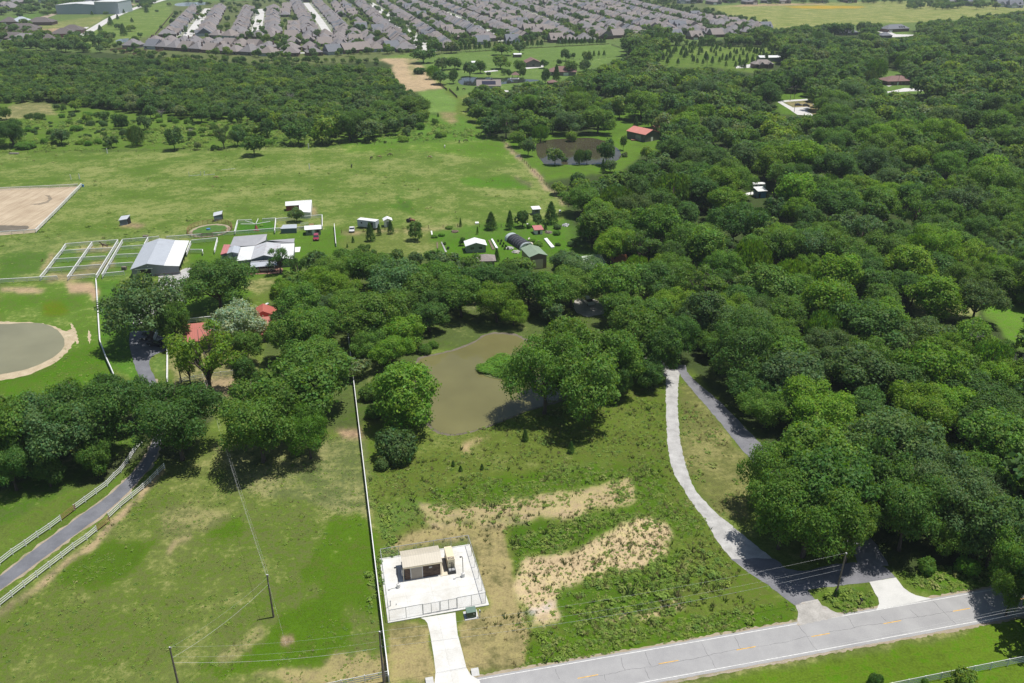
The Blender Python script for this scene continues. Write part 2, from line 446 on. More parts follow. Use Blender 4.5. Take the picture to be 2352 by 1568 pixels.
# left scrub and north meadow
area([(-300, 235), (60, 232), (230, 248), (300, 256), (560, 262), (690, 300), (860, 300), (985, 290), (1110, 312), (1118, 325), (700, 335), (-300, 356)], SCRUB, .2, .5, .35)
areaT(0, 0, [(0, 750), (160, 700), (360, 715), (380, 790), (200, 800), (60, 830), (0, 830)], (.15, .16, .06), .4, .2, .1)
areaT(1, 0, [(590, 790), (780, 775), (1010, 930), (1100, 960), (0, 1005), (0, 940), (300, 940), (560, 830)], (.105, .185, .03), .15, .45, .35)
areaT(1, 0, [(680, 770), (770, 770), (800, 840), (740, 860)], (.21, .19, .08), .5, .1, .1)
areaT(1, 0, [(270, 410), (330, 400), (520, 400), (560, 470), (690, 610), (510, 630), (430, 620), (360, 540), (350, 450)], STRIP, .7, .05, .05)
areaT(1, 0, [(440, 400), (520, 400), (520, 560), (460, 480)], (.19, .19, .08), .5, .2, .1)
areaT(1, 0, [(520, 632), (690, 612), (790, 690), (790, 770), (610, 780)], (.125, .205, .045), .15, .3, 0)
areaT(1, 0, [(270, 395), (500, 360), (520, 400), (330, 402)], (.12, .18, .04), .2, .3, .1)
# homesteads of the middle distance
areaT(1, 0, [(640, 390), (860, 350), (1800, 300), (1900, 310), (2000, 380), (1800, 450), (1400, 600), (1000, 640), (790, 660), (700, 570), (520, 420)], (.105, .17, .038), .2, .2, 0)
areaT(1, 0, [(1080, 960), (1340, 900), (1700, 930), (1930, 720), (2230, 715), (2352, 720), (2100, 900), (2060, 1000), (2030, 1100), (1900, 1170), (1400, 1180), (1340, 1170)], LAWN, .05, .3, .1)
area([(1170, 328), (1235, 378), (1255, 415), (1330, 402), (1425, 396), (1470, 360), (1540, 345), (1540, 300), (1440, 300), (1400, 330), (1230, 315)], (.088, .155, .018), .08, .35, .1)
areaT(2, 0, [(590, 640), (870, 630), (900, 730), (880, 790), (660, 790), (640, 700)], LAWN, .15, .2, 0)
areaT(2, 0, [(680, 700), (1000, 680), (1200, 780), (860, 790)], (.18, .165, .075), .5, .1, 0)
areaT(2, 0, [(1340, 500), (1525, 480), (1530, 590), (1920, 585), (1780, 650), (1680, 680), (1380, 640)], (.10, .165, .035), .1, .2, 0)
area([(1505, 104), (1772, 106), (1790, 140), (1730, 168), (1640, 155), (1505, 155)], (.115, .165, .035), .25, .5, .4)
areaT(2, 0, [(0, 330), (700, 320), (700, 370), (0, 380)], (.13, .18, .04), .2, .4, .2)
areaT(2, 0, [(1340, 210), (1500, 200), (1600, 235), (1400, 260)], (.11, .17, .04), .2, .2, 0)
areaT(2, 1, [(1560, 850), (1700, 840), (2010, 880), (2060, 990), (1900, 1005), (1600, 1000)], (.15, .19, .055), .5, .2, .1)
areaT(2, 1, [(2060, 900), (2260, 860), (2400, 760), (2400, 1250), (2280, 1200), (2100, 1000)], (.11, .195, .028), .1, .4, .1)
# the big pasture and its south part
area([(-300, 352), (10, 353), (700, 336), (1118, 322), (1160, 325), (1305, 475), (1260, 500), (1000, 520), (775, 520), (770, 560), (560, 640), (-300, 650)], FAR, .44, .45, .32)
areaT(1, 1, [(370, 150), (420, 150), (520, 290), (500, 310), (390, 220)], (.07, .135, .02), .1, .5, .1, soft=1)
areaT(1, 1, [(1140, 0), (1240, 40), (1300, 110), (1270, 120), (1180, 50)], (.105, .115, .05), .4, .1, .1, soft=1)
areaT(1, 1, [(850, 50), (1140, 40), (1300, 120), (1020, 110), (880, 90)], (.085, .165, .02), .1, .5, 0, soft=1)
areaT(1, 0, [(0, 1000), (1110, 975), (1250, 1120), (900, 1090), (400, 1030), (0, 1060)], (.105, .175, .025), .25, .5, .1, soft=1)
areaT(0, 1, [(0, 440), (480, 420), (1300, 395), (1620, 430), (1000, 475), (450, 510), (280, 700), (0, 760)], (.11, .165, .035), .4, .4, .3, soft=1)
areaT(0, 1, [(0, 560), (340, 540), (400, 560), (270, 690), (0, 740)], (.09, .15, .03), .3, .5, .4)
areaT(0, 1, [(360, 560), (390, 560), (290, 680), (260, 690)], (.21, .18, .09), .6, 0, 0)
areaT(0, 1, [(820, 370), (900, 350), (980, 370), (960, 385), (830, 388)], DIRT, .5, .1, 0)
areaT(0, 1, [(2140, 240), (2190, 240), (2170, 300), (2130, 310)], (.22, .17, .10), .5, .1, 0)
# paddocks, barnyard
areaT(0, 1, [(455, 510), (1020, 470), (930, 720), (280, 745)], (.095, .16, .03), .3, .45, .15)
for q in ([(560, 570), (640, 566), (620, 590), (540, 600)], [(600, 640), (800, 610), (790, 650), (640, 664)], [(330, 690), (720, 660), (700, 720), (300, 740)], [(640, 500), (800, 495), (770, 530), (620, 540)]):
    areaT(0, 1, q, (.19, .175, .085), .5, .3, 0, soft=1)
areaT(0, 1, [(1310, 470), (2352, 380), (2352, 560), (1960, 700), (1700, 880), (1250, 1000), (1180, 760), (1330, 640)], LAWN, .15, .35, .05)
areaT(0, 1, [(1700, 740), (1960, 720), (1950, 800), (1800, 840), (1680, 800)], (.125, .155, .04), .5, .2, .05)
areaT(0, 1, [(1640, 350), (1900, 340), (1900, 410), (1620, 425)], (.05, .14, .012), .1, .3, 0)
areaT(0, 1, [(1350, 385), (1450, 365), (1560, 375), (1580, 405), (1400, 430)], (.05, .14, .012), .1, .3, 0)
areaT(0, 1, [(670, 755), (830, 745), (900, 900), (960, 1100), (690, 1184)], (.068, .148, .016), .05, .3, 0)
area([(232, 790), (300, 770), (330, 880), (260, 852)], (.068, .148, .016), .05, .3, 0)
areaT(0, 2, [(1020, 120), (1145, 60), (1150, 240), (1080, 240)], (.09, .15, .03), .2, .3, 0)
areaT(0, 2, [(1160, 60), (1700, 20), (1800, 180), (1700, 260), (1200, 270)], (.125, .145, .045), .5, .2, .1)
areaT(0, 2, [(1380, 250), (1660, 200), (1730, 260), (1640, 360), (1400, 400)], (.20, .165, .095), .6, .2, .1)
# left pond bank
areaT(0, 1, [(0, 770), (660, 745), (690, 1184), (690, 1240), (400, 1240), (0, 1240)], (.10, .165, .025), .3, .5, .2)
areaT(0, 1, [(460, 770), (640, 760), (670, 860), (640, 890), (600, 830), (480, 830)], (.27, .20, .13), .75, .1, 0)
areaT(0, 1, [(0, 800), (200, 790), (330, 815), (200, 840), (60, 820), (0, 815)], (.28, .215, .14), .75, .1, 0)
areaT(0, 1, [(300, 900), (400, 885), (480, 960), (400, 1000), (300, 980)], (.115, .15, .008), .05, .5, .2)
area([(-60, 870), (60, 860), (200, 790), (232, 790), (258, 850), (240, 900), (-60, 930)], (.085, .15, .016), .15, .5, .2)
# verge of the left drive
area([(-100, 1330), (160, 1170), (345, 1040), (380, 1060), (160, 1240), (-100, 1440)], (.098, .150, .022), .2, .4, .1)
area([(-100, 1260), (150, 1130), (330, 1010), (300, 980), (-100, 1180)], (.085, .135, .026), .3, .5, .2)
# near pasture
area([(-300, 1760), (-300, 1480), (0, 1402), (220, 1240), (375, 1072), (500, 1010), (740, 985), (838, 985), (893, 1548), (897, 1760)], NEAR, .36, .5, .35)
area([(480, 1030), (700, 1000), (830, 995), (845, 1100), (850, 1180), (700, 1150), (520, 1120)], (.112, .140, .045), .45, .4, .15, soft=1)
areaT(0, 3, [(520, 330), (700, 230), (1010, 230), (960, 300), (880, 430), (760, 520), (560, 540), (420, 440)], (.10, .146, .02), .1, .7, .5, soft=1)
areaT(0, 3, [(1360, 170), (1640, 60), (1640, 200), (1480, 240), (1380, 210)], (.10, .148, .02), .1, .66, .25, soft=1)
areaT(0, 3, [(1300, 1060), (1800, 860), (2000, 680), (2352, 560), (2352, 1030), (1400, 1186)], (.098, .146, .018), .12, .72, .3, soft=1)
areaT(0, 3, [(2270, 20), (2352, 0), (2352, 520), (2290, 400), (2200, 280)], (.10, .148, .02), .15, .62, .25, soft=1)
area([(770, 1180), (850, 1175), (880, 1420), (780, 1400), (720, 1300)], (.10, .146, .02), .15, .66, .3, soft=1)
areaT(0, 3, [(1040, 0), (1640, 0), (1350, 180), (1060, 200)], (.135, .152, .05), .45, .35, .2, soft=1)
areaT(0, 3, [(1500, 900), (1760, 740), (1800, 790), (1640, 980), (1400, 1080)], (.135, .15, .05), .45, .35, .2, soft=1)
areaT(0, 3, [(1070, 310), (1210, 215), (1220, 240), (1120, 310)], (.16, .12, .085), .8, .1, .1, soft=1)
areaT(0, 3, [(1910, 880), (2000, 870), (2000, 920), (1930, 930)], (.17, .13, .08), .7, .2, .1, soft=1)
areaT(0, 3, [(1520, 1186), (2352, 1045), (2400, 1040), (2660, 1010), (2680, 1200)], (.20, .19, .08), .7, .5, .2, soft=1)
area([(0, 1402), (220, 1240), (375, 1072), (378, 1080), (226, 1250), (0, 1412)], (.26, .20, .13), .7, .1, 0)
area([(805, 985), (838, 985), (840, 1010), (790, 1000), (770, 985)], (.24, .17, .11), .6, .1, 0)
# the overgrown lot
area([(838, 960), (1000, 980), (1100, 975), (1280, 900), (1500, 880), (1530, 880), (1532, 1040), (1600, 1170), (1700, 1290), (1840, 1400), (1830, 1440), (1220, 1540), (890, 1560)], WEEDY, .28, .45, .5)
area([(850, 1060), (1100, 1000), (1400, 980), (1500, 1000), (1440, 1060), (1000, 1140), (870, 1160)], (.118, .150, .026), .3, .4, .55, soft=1)
area([(860, 1190), (880, 1160), (1100, 1120), (1300, 1090), (1420, 1060), (1300, 1070), (1000, 1170), (880, 1240)], (.115, .165, .035), .2, .4, .4)
area([(1000, 1130), (1180, 1095), (1420, 1060), (1500, 1075), (1600, 1200), (1560, 1230), (1450, 1200), (1380, 1130), (1140, 1160), (980, 1180)], (.092, .145, .014), .1, .6, .5, soft=1)
areaT(1, 2, [(540, 1200), (560, 1140), (900, 1100), (1300, 1085), (1560, 1010), (1700, 960), (1800, 930), (1950, 900), (2080, 1090), (1990, 1120), (1800, 1130), (1700, 1180), (1500, 1200)], (.33, .28, .165), .85, .6, .4, soft=1)
areaT(1, 3, [(500, 60), (1100, 70), (1500, 0), (1700, 30), (1400, 90), (1100, 120), (880, 100), (540, 110)], (.35, .295, .18), .8, .55, .4, soft=1)
areaT(1, 3, [(300, 240), (520, 120), (880, 95), (1110, 110), (1150, 330), (1190, 560), (1270, 780), (1300, 860), (1295, 1090), (860, 1110), (790, 780), (1020, 650), (880, 190), (270, 290)], MOWDRY, .62, .35, .05)
areaT(1, 3, [(300, 800), (590, 755), (640, 1180), (330, 1190)], MOWDRY, .6, .35, .05)
areaT(1, 3, [(1120, 120), (1400, 120), (1900, 20), (2100, 60), (1900, 130), (1600, 230), (1400, 310), (1180, 370), (1150, 300)], (.082, .138, .014), .12, .6, .5, soft=1)
areaT(1, 3, [(1180, 390), (1500, 290), (1700, 215), (1880, 100), (2100, 40), (2260, 150), (2240, 300), (2000, 380), (1700, 440), (1480, 540), (1440, 620), (1500, 680), (1420, 800), (1360, 880), (1270, 780), (1190, 560)], TAN, .9, .35, .3, soft=1)
areaT(1, 3, [(1240, 690), (1400, 640), (1440, 660), (1300, 720), (1200, 740)], (.48, .46, .43), .5, .1, .1, soft=1)
areaT(1, 3, [(1450, 620), (1500, 560), (1900, 440), (2352, 260), (2352, 640), (1900, 760), (1600, 860), (1420, 800)], (.096, .150, .018), .2, .65, .55, soft=1)
areaT(1, 3, [(1950, 680), (2352, 610), (2420, 620), (2352, 680), (1980, 730), (1830, 780), (1800, 750)], TAN, .85, .3, .2, soft=1)
areaT(1, 3, [(1360, 880), (1600, 840), (2352, 700), (2500, 720), (2352, 925), (1300, 1110), (1290, 900)], (.104, .156, .018), .1, .65, .45, soft=1)
area([(1760, 1390), (1830, 1385), (1832, 1430), (1500, 1490), (1500, 1450)], (.098, .152, .018), .1, .6, .5)
area([(1560, 880), (1590, 890), (1720, 1060), (1720, 1200), (1650, 1180), (1600, 1130), (1560, 1040)], (.145, .155, .048), .5, .4, .4)
area([(1858, 1362), (1990, 1340), (2015, 1390), (1940, 1408)], (.088, .142, .02), .15, .6, .5)
area([(2060, 1325), (2240, 1290), (2352, 1290), (2352, 1345), (2190, 1372), (2140, 1370)], (.092, .145, .02), .15, .6, .4)
areaT(1, 2, [(860, 710), (1040, 645), (1050, 655), (900, 720)], (.24, .19, .10), .6, .2, .2, soft=1)
# front lawn beyond the road
area([(1400, 1640), (1471, 1568), (1568, 1556), (2245, 1433), (2400, 1405), (2900, 1330), (2900, 1700)], (.096, .158, .012), .12, .35, .03)
area([(1471, 1568), (1568, 1556), (2245, 1433), (2245, 1450), (1568, 1580)], (.115, .145, .035), .45, .2, .1)
# garden
areaT(1, 1, [(600, 380), (800, 370), (1550, 330), (1620, 430), (1820, 560), (1700, 640), (1400, 620), (1000, 660), (640, 600), (560, 560)], (.082, .155, .022), .15, .4, .2)
areaT(1, 1, [(700, 460), (1180, 440), (1500, 440), (1700, 560), (1400, 560), (1000, 660), (720, 600)], (.070, .150, .012), .05, .35, .05)
areaT(1, 1, [(0, 400), (600, 390), (620, 470), (700, 500), (560, 560), (200, 600), (0, 540)], (.12, .16, .034), .35, .3, .35)
areaT(1, 1, [(0, 415), (300, 400), (600, 385), (800, 375), (800, 382), (600, 395), (0, 430)], (.22, .17, .10), .7, .2, .1)
areaT(1, 1, [(1330, 0), (1380, 30), (1400, 80), (1560, 230), (1550, 245), (1390, 90), (1310, 0)], (.24, .18, .13), .8, .1, .1)
areaT(1, 0, [(1115, 965), (1150, 1000), (1330, 1180), (1315, 1184), (1200, 1070), (1100, 975)], (.24, .18, .13), .8, .1, .1)
areaT(1, 1, [(1560, 240), (1700, 520), (1660, 560), (1540, 330)], (.06, .11, .02), .1, .3, .2)
areaT(1, 1, [(850, 850), (1060, 850), (1380, 830), (1400, 960), (1100, 960), (870, 950)], (.115, .145, .05), .5, .2, .05)

def cover(X, Y):
    j1 = (vnoise(X, Y, 3.1) - .5) * 2.2 + (vnoise(X, Y, 1.1) - .5) * .9; j2 = (vnoise(X + 77, Y - 31, 3.1) - .5) * 2.2 + (vnoise(X + 9, Y + 5, 1.1) - .5) * .9
    amp = np.clip(Y / 260, .55, 3)
    qx = X + j1 * amp; qy = Y + j2 * amp
    sx = qx + ((vnoise(X + 40, Y, 8) - .5) * 7 + (vnoise(X, Y + 90, 2.2) - .5) * 3.5) * np.minimum(amp, 1.6); sy = qy + ((vnoise(X, Y - 60, 8) - .5) * 7 + (vnoise(X - 30, Y, 2.2) - .5) * 3.5) * np.minimum(amp, 1.6)
    hx, hy = qx, qy
    col = np.empty((len(X), 3)); col[:] = GRASS; mk = np.empty((len(X), 3)); mk[:] = (.3, .35, .2)
    for poly, c, d, l, w, so in A:
        qx, qy = (sx, sy) if so else (hx, hy)
        xs = [p[0] for p in poly]; ys = [p[1] for p in poly]
        bb = (qx >= min(xs)) & (qx <= max(xs)) & (qy >= min(ys)) & (qy <= max(ys))
        idx = np.nonzero(bb)[0]
        if not len(idx): continue
        ins = idx[inpoly(qx[idx], qy[idx], poly)]
        col[ins] = c; mk[ins] = (d, l, w)
    return col, mk

def blur(a, n):
    for _ in range(n):
        b = a.copy(); b[1:-1] = (a[:-2] + 2 * a[1:-1] + a[2:]) / 4; a = b.copy(); a[:, 1:-1] = (b[:, :-2] + 2 * b[:, 1:-1] + b[:, 2:]) / 4
    return a

def make_ground():
    ys = np.concatenate([[-6000, -1500, -200, 0, 40], np.geomspace(70, 2600, 620), [3200, 4200, 6000, 9000, 14000]])
    s = np.concatenate([[-60, -12, -3], np.linspace(-1.02, 1.02, 760), [3, 12, 60]])
    sc_ = np.maximum(ys, 70) * .62 + 32
    X = (s[None, :] * sc_[:, None]); Y = np.repeat(ys[:, None], len(s), 1)
    nr, nc = X.shape
    co = np.zeros((nr * nc, 3), np.float32); co[:, 0] = X.ravel(); co[:, 1] = Y.ravel()
    col, mk = cover(X.ravel(), Y.ravel())
    col = blur(col.reshape(nr, nc, 3), 2).reshape(-1, 3); mk = blur(mk.reshape(nr, nc, 3), 2).reshape(-1, 3)
    i = np.arange(nr * nc).reshape(nr, nc)
    f = np.stack([i[:-1, :-1], i[:-1, 1:], i[1:, 1:], i[1:, :-1]], -1).reshape(-1, 4)
    me = bpy.data.meshes.new('ground')
    me.vertices.add(len(co)); me.vertices.foreach_set('co', co.ravel())
    me.loops.add(f.size); me.loops.foreach_set('vertex_index', f.ravel().astype(np.int32))
    me.polygons.add(len(f)); me.polygons.foreach_set('loop_start', np.arange(0, f.size, 4, dtype=np.int32))
    me.update(calc_edges=True)
    for nm, a in (('cover', col), ('share', mk)):
        at = me.attributes.new(nm, 'FLOAT_COLOR', 'POINT')
        at.data.foreach_set('color', np.concatenate([a, np.ones((len(a), 1))], 1).astype(np.float32).ravel())
    m, nt, b = newmat('ground_cover')
    P = nnode(nt, 'ShaderNodeNewGeometry').outputs['Position']
    cv = nnode(nt, 'ShaderNodeAttribute', attribute_name='cover').outputs['Color']
    sh = nnode(nt, 'ShaderNodeSeparateColor'); nt.links.new(nnode(nt, 'ShaderNodeAttribute', attribute_name='share').outputs['Color'], sh.inputs[0])
    n05 = noise(nt, P, .045, 4, .6); n2 = noise(nt, P, .22, 4, .6); n8 = noise(nt, P, .9, 4, .65); n30 = noise(nt, P, 3.2, 3, .65)
    def mask(share, a, wa, c, wc, soft=.07, d=None, wd=0):
        s_ = math_(nt, 'ADD', math_(nt, 'MULTIPLY', a, wa), math_(nt, 'MULTIPLY', c, wc))            # about .5
        if d: s_ = math_(nt, 'ADD', s_, math_(nt, 'MULTIPLY', d, wd))
        s_ = math_(nt, 'ADD', math_(nt, 'MULTIPLY', math_(nt, 'SUBTRACT', s_, .5), 3.0), share)
        return ramp(nt, s_, (.5 - soft, (0, 0, 0)), (.5 + soft, (1, 1, 1)))
    c = mixc(nt, mask(sh.outputs[1], n2, .4, n8, .6, .12), cv, mixc(nt, 1.0, cv, (.66, .90, .30), 'MULTIPLY'))
    c = mixc(nt, math_(nt, 'MULTIPLY', mask(sh.outputs[0], n8, .3, n2, .35, .14, n05, .35), .72), c, mixc(nt, .5, (.31, .26, .145), mixc(nt, 1.0, cv, (1.75, 1.45, 1.5), 'MULTIPLY')))
    c = mixc(nt, math_(nt, 'MULTIPLY', mask(sh.outputs[2], n2, .3, n30, .7, .1), .6), c, mixc(nt, 1.0, cv, (.50, .62, .45), 'MULTIPLY'))
    v = math_(nt, 'ADD', math_(nt, 'ADD', math_(nt, 'MULTIPLY', n30, .42), math_(nt, 'MULTIPLY', n2, .32)), math_(nt, 'ADD', math_(nt, 'MULTIPLY', n8, .36), math_(nt, 'MULTIPLY', n05, .2)))
    v = math_(nt, 'ADD', math_(nt, 'MULTIPLY', v, 2.5), -.62)
    vc = nnode(nt, 'ShaderNodeCombineColor')
    for k in range(3): nt.links.new(v, vc.inputs[k])
    c = mixc(nt, 1.0, c, vc.outputs[0], 'MULTIPLY')
    nt.links.new(c, b.inputs['Base Color']); b.inputs['Roughness'].default_value = .95; b.inputs['Specular IOR Level'].default_value = .1
    bp = nnode(nt, 'ShaderNodeBump', i={'Strength': .55, 'Distance': .25}); nt.links.new(n30, bp.inputs['Height']); nt.links.new(bp.outputs[0], b.inputs['Normal'])
    me.materials.append(m)
    o = link('ground', me); tag(o, 'grassy ground of pastures, lawns and an overgrown lot', kind='structure')
make_ground()

# ------------------------------------------------------------------ sheets: water, roads, drives
def dense(pts, step, jit, seed=0, closed=True):
    r = random.Random(seed); out = []; n = len(pts)
    for i in range(n if closed else n - 1):
        a, b = Vector(pts[i]), Vector(pts[(i + 1) % n]); L = (b - a).length; k = max(1, int(L / step)); nrm = Vector((-(b - a).y, (b - a).x)).normalized() if L > 0 else Vector((0, 0))
        for q in range(k):
            out.append(tuple(a.lerp(b, q / k) + nrm * (r.uniform(-jit, jit))))
    if not closed: out.append(tuple(pts[-1]))
    return out
def smooth(pts, closed=True, it=2):
    for _ in range(it):
        o = []; n = len(pts)
        if not closed: o.append(pts[0])
        for i in range(n if closed else n - 1):
            a, b = pts[i], pts[(i + 1) % n]
            o.append((a[0] * .75 + b[0] * .25, a[1] * .75 + b[1] * .25)); o.append((a[0] * .25 + b[0] * .75, a[1] * .25 + b[1] * .75))
        if not closed: o.append(pts[-1])
        pts = o
    return pts
def sheet(name, pts, z, mat, label=None, step=1.0, jit=0.0, sm=0, thick=0.0, parent=None, kind='structure'):
    if sm: pts = smooth(pts, True, sm)
    if jit: pts = dense(pts, step, jit, hash(name) % 97)
    me = bpy.data.meshes.new(name)
    tri = tessellate_polygon([[Vector((p[0], p[1], 0)) for p in pts]])
    n = len(pts); vs = [(p[0], p[1], z) for p in pts]; fs = [tuple(t) for t in tri]
    if thick:
        vs += [(p[0], p[1], z - thick) for p in pts]; fs += [(i, (i + 1) % n, n + (i + 1) % n, n + i) for i in range(n)]
    me.from_pydata(vs, [], fs); me.materials.append(mat)
    bm = bmesh.new(); bm.from_mesh(me); bmesh.ops.recalc_face_normals(bm, faces=bm.faces)
    if bm.faces and sum(f.normal.z * f.calc_area() for f in bm.faces) < 0: bmesh.ops.reverse_faces(bm, faces=bm.faces)
    bm.to_mesh(me); bm.free(); me.update()
    o = link(name, me, parent)
    if kind and parent is None: tag(o, label, kind=kind)
    return o
def strip(l, r): return list(l) + list(reversed(r))

# ponds
POND = TL(1, 2, (545, 95), (700, 65), (800, 40)) + TL(1, 1, (930, 1170), (970, 1135), (1040, 1113), (1150, 1118), (1215, 1130), (1265, 1165)) + \
       [(1225, 780), (1300, 800), (1372, 830), (1398, 862), (1370, 885)] + TL(1, 2, (1500, 395), (1300, 450), (1200, 487), (1100, 530), (1000, 568), (870, 608), (770, 622), (700, 612), (650, 590), (590, 545), (540, 480), (500, 420), (520, 300), (500, 200), (520, 130))
sheet('pond_bank', GL([(p[0] + (p[0] - 1150) * .03, p[1] + (p[1] - 885) * .035) for p in POND]), .006, M['mud'], 'muddy rim of the olive pond', .8, .25, 2)
sheet('pond_water', GL(POND), .03, M['water_olive'], 'murky olive pond water', .8, .12, 2)
isl = TL(1, 2, (935, 160), (960, 195), (1000, 225), (1080, 243), (1150, 250), (1230, 235), (1290, 200), (1280, 130), (1180, 95), (1080, 95), (1000, 110))
sheet('island', GL(isl), .12, plain('island_bank', (.11, .13, .045), .95, var=.4, scale=1.2), 'low green island in the pond', .8, .25, 1, thick=.2)
sheet('pond_water', GL([(-140, 742), (0, 745), (60, 741), (100, 742), (130, 755), (146, 772), (150, 792), (136, 812), (110, 828), (70, 846), (20, 857), (-140, 880)]), .034, M['water_grey'], 'silty grey water of the pond on the left', 1, .1, 2)
sheet('sandy_bank', GL([(-140, 738), (60, 738), (120, 746), (150, 762), (162, 757), (172, 752), (175, 770), (164, 798), (144, 820), (106, 844), (60, 864), (0, 873), (-140, 900)]), .012, M['sand'], 'sandy bank curving round the grey pond', 1, .35, 1)
for q in ([(480, 1040), (500, 1050), (530, 1110), (545, 1184), (520, 1184), (505, 1110)], [(600, 1080), (625, 1110), (625, 1180), (610, 1180)]):
    sheet('sand_track', GL(TL(0, 1, *q)), .014, M['sand'], 'pale sandy rut beside the grey pond', .6, .2, 1)
sheet('pond_water', GL(TL(1, 0, (1335, 1010), (1345, 980), (1450, 957), (1600, 952), (1700, 945), (1790, 962), (1860, 990), (1925, 1040), (1930, 1085), (1880, 1115), (1790, 1130), (1600, 1135), (1470, 1133), (1388, 1130), (1385, 1110), (1350, 1080))), .03, M['water_brown'], 'brown water of the pond by the red roofed shed', 1.5, .2, 2)
sheet('pond_water', GL(TL(1, 0, (800, 545), (850, 530), (1060, 535), (1200, 540), (1290, 545), (1370, 549), (1350, 558), (1200, 572), (1090, 580), (920, 592), (830, 586), (805, 570))), .03, M['water_dark'], 'dark water of the pond with the gazebo', 2, .3, 2)
sheet('pond_water', GL(TL(0, 0, (1190, 28), (1260, 15), (1400, 13), (1470, 18), (1400, 35), (1230, 45))), .04, M['water_blue'], 'far pale pond beyond the houses', 4, .5, 2)
sheet('pond_water', GL(TL(0, 0, (780, 285), (830, 265), (930, 262), (960, 272), (900, 295))), .04, M['water_blue'], 'small fountain pond behind the end house', 4, .3, 2)
sheet('muddy_puddle', GL([(-80, 520), (60, 516), (70, 526), (30, 532), (-80, 536)]), .03, M['mud'], 'muddy puddle in the sand arena corner', 1, .3, 1)

# sand arena
sheet('damp_track', GL(TL(0, 1, (200, 222), (280, 212), (325, 200), (335, 175), (305, 158), (345, 160), (360, 185), (330, 212), (270, 226))), .022, plain('damp_sand', (.22, .18, .125), .9, var=.25, scale=.6), 'damp curved track in the sand arena', .8, .25)
sheet('sand_arena', GL([(-260, 437), (0, 433), (182, 428), (80, 534), (0, 540), (-260, 556)]), .014, M['arena'], 'harrowed sand riding arena', 2, .15)

# the public road
ru0, ru1 = Vector(G(*T(2, 3, 0, 915))), Vector(G(*T(2, 3, 1860, 590)))
rl0 = Vector(G(*T(2, 3, 0, 1140)))
rd = (ru1 - ru0).normalized(); rn = Vector((rd.y, -rd.x)); rw = (rl0 - ru0).dot(rn)
def RD(t, n): p = ru0 + rd * t + rn * n; return (p.x, p.y)       # t along the road, n from its far edge towards the camera
road = sheet('asphalt_road', dense([RD(-110, -.35), RD(190, -.35)],   .6, .06, 3, False) + list(reversed(dense([RD(-110, rw + .35), RD(190, rw + .35)], .6, .06, 4, False))), .03, M['road'], 'worn grey two lane asphalt road')
sheet('road_shoulder', dense([RD(-110, -.8), RD(190, -.8)], .5, .22, 5, False) + list(reversed(dense([RD(-110, rw + .8), RD(190, rw + .8)], .5, .2, 6, False))),   .015, M['drypath'], 'gravel shoulder along the road')
for n0 in (.05, rw - .2):
    sheet('edge_line', strip([RD(t, n0 - .055) for t in range(-110, 191, 20)], [RD(t, n0 + .055) for t in range(-110, 191, 20)]), .034, M['line_white'], parent=road)
t0 = (Vector(G(*T(2, 3, 885, 865))) - ru0).dot(rd)
for k in range(-9, 10):
    t = t0 + 12.2 * k; n = rw / 2
    sheet('lane_dash', [RD(t, n - .07), RD(t + 3.05, n - .07), RD(t + 3.05, n + .07), RD(t, n + .07)], .034, M['line_yellow'], parent=road)
rk = random.Random(5)
def crack(a, b, w=.032, z=.032):
    a, b = Vector(G(*a)), Vector(G(*b)); L = (b - a).length; n = max(3, int(L / .5)); nr = Vector((-(b - a).y, (b - a).x)).normalized(); off = 0; l, r = [], []
    for i in range(n + 1):
        off = off * .7 + rk.uniform(-.12, .12); p = a.lerp(b, i / n) + nr * off; ww = w * rk.uniform(.4, 1)
        l.append(tuple(p + nr * ww)); r.append(tuple(p - nr * ww))
    sheet('road_crack', strip(l, r), z, M['crack'], parent=road)
for a, b in (((355, 870), (395, 950)), ((125, 910), (235, 1090)), ((795, 785), (935, 970)), ((1120, 720), (1190, 810)), ((1570, 680), (1625, 735)), ((1715, 610), (1885, 780)), ((1360, 725), (1400, 760))):
    crack(T(2, 3, *a), T(2, 3, *b))
for a, b in (((1480, 1090), (1500, 1160)), ((1925, 1010), (1955, 1100)), ((2085, 970), (2130, 1070)), ((2090, 1080), (2120, 1160)), ((1810, 1130), (1820, 1170))):
    crack(T(1, 3, *a), T(1, 3, *b))
crack(T(2, 3, 0, 1030), T(2, 3, 880, 865), .03); crack(T(2, 3, 1010, 838), T(2, 3, 1860, 690), .03); crack(T(1, 3, 1700, 1150), T(1, 3, 2352, 1030), .03)

# drives
gvl = [(1531, 850), (1529.5, 870), (1529.5, 957), (1534.5, 1043), (1548, 1090), (1568, 1120), (1588, 1153), (1613, 1185), (1630, 1210), (1642, 1236), (1678, 1283), (1718, 1313), (1755, 1337)]
gvr = [(1562, 845), (1559, 870), (1556, 923), (1561, 1007), (1570, 1050), (1588, 1113), (1611, 1143), (1650, 1183), (1685, 1210), (1728, 1246), (1775, 1283), (1808, 1310), (1850, 1315)]
sheet('gravel_drive', strip(smooth(GL(gvl), False), smooth(GL(gvr), False)), .022, M['gravel'], 'pale gravel drive curving up to the trees', .5, .11)
avl = [(1550, 838), (1566, 868), (1592, 898), (1661, 978), (1702, 1030), (1735, 1067), (1768, 1097), (1852, 1158), (1905, 1210), (1960, 1268), (1975, 1300)]
avr = [(1575, 838), (1580, 862), (1648, 917), (1690, 958), (1711, 983), (1768, 1038), (1790, 1062), (1890, 1130), (1950, 1180), (2010, 1245), (2042, 1300)]
sheet('asphalt_drive', strip(smooth(GL(avl), False), smooth(GL(avr), False)), .026, M['drive2'], 'grey asphalt drive along the wood edge', .8, .12)
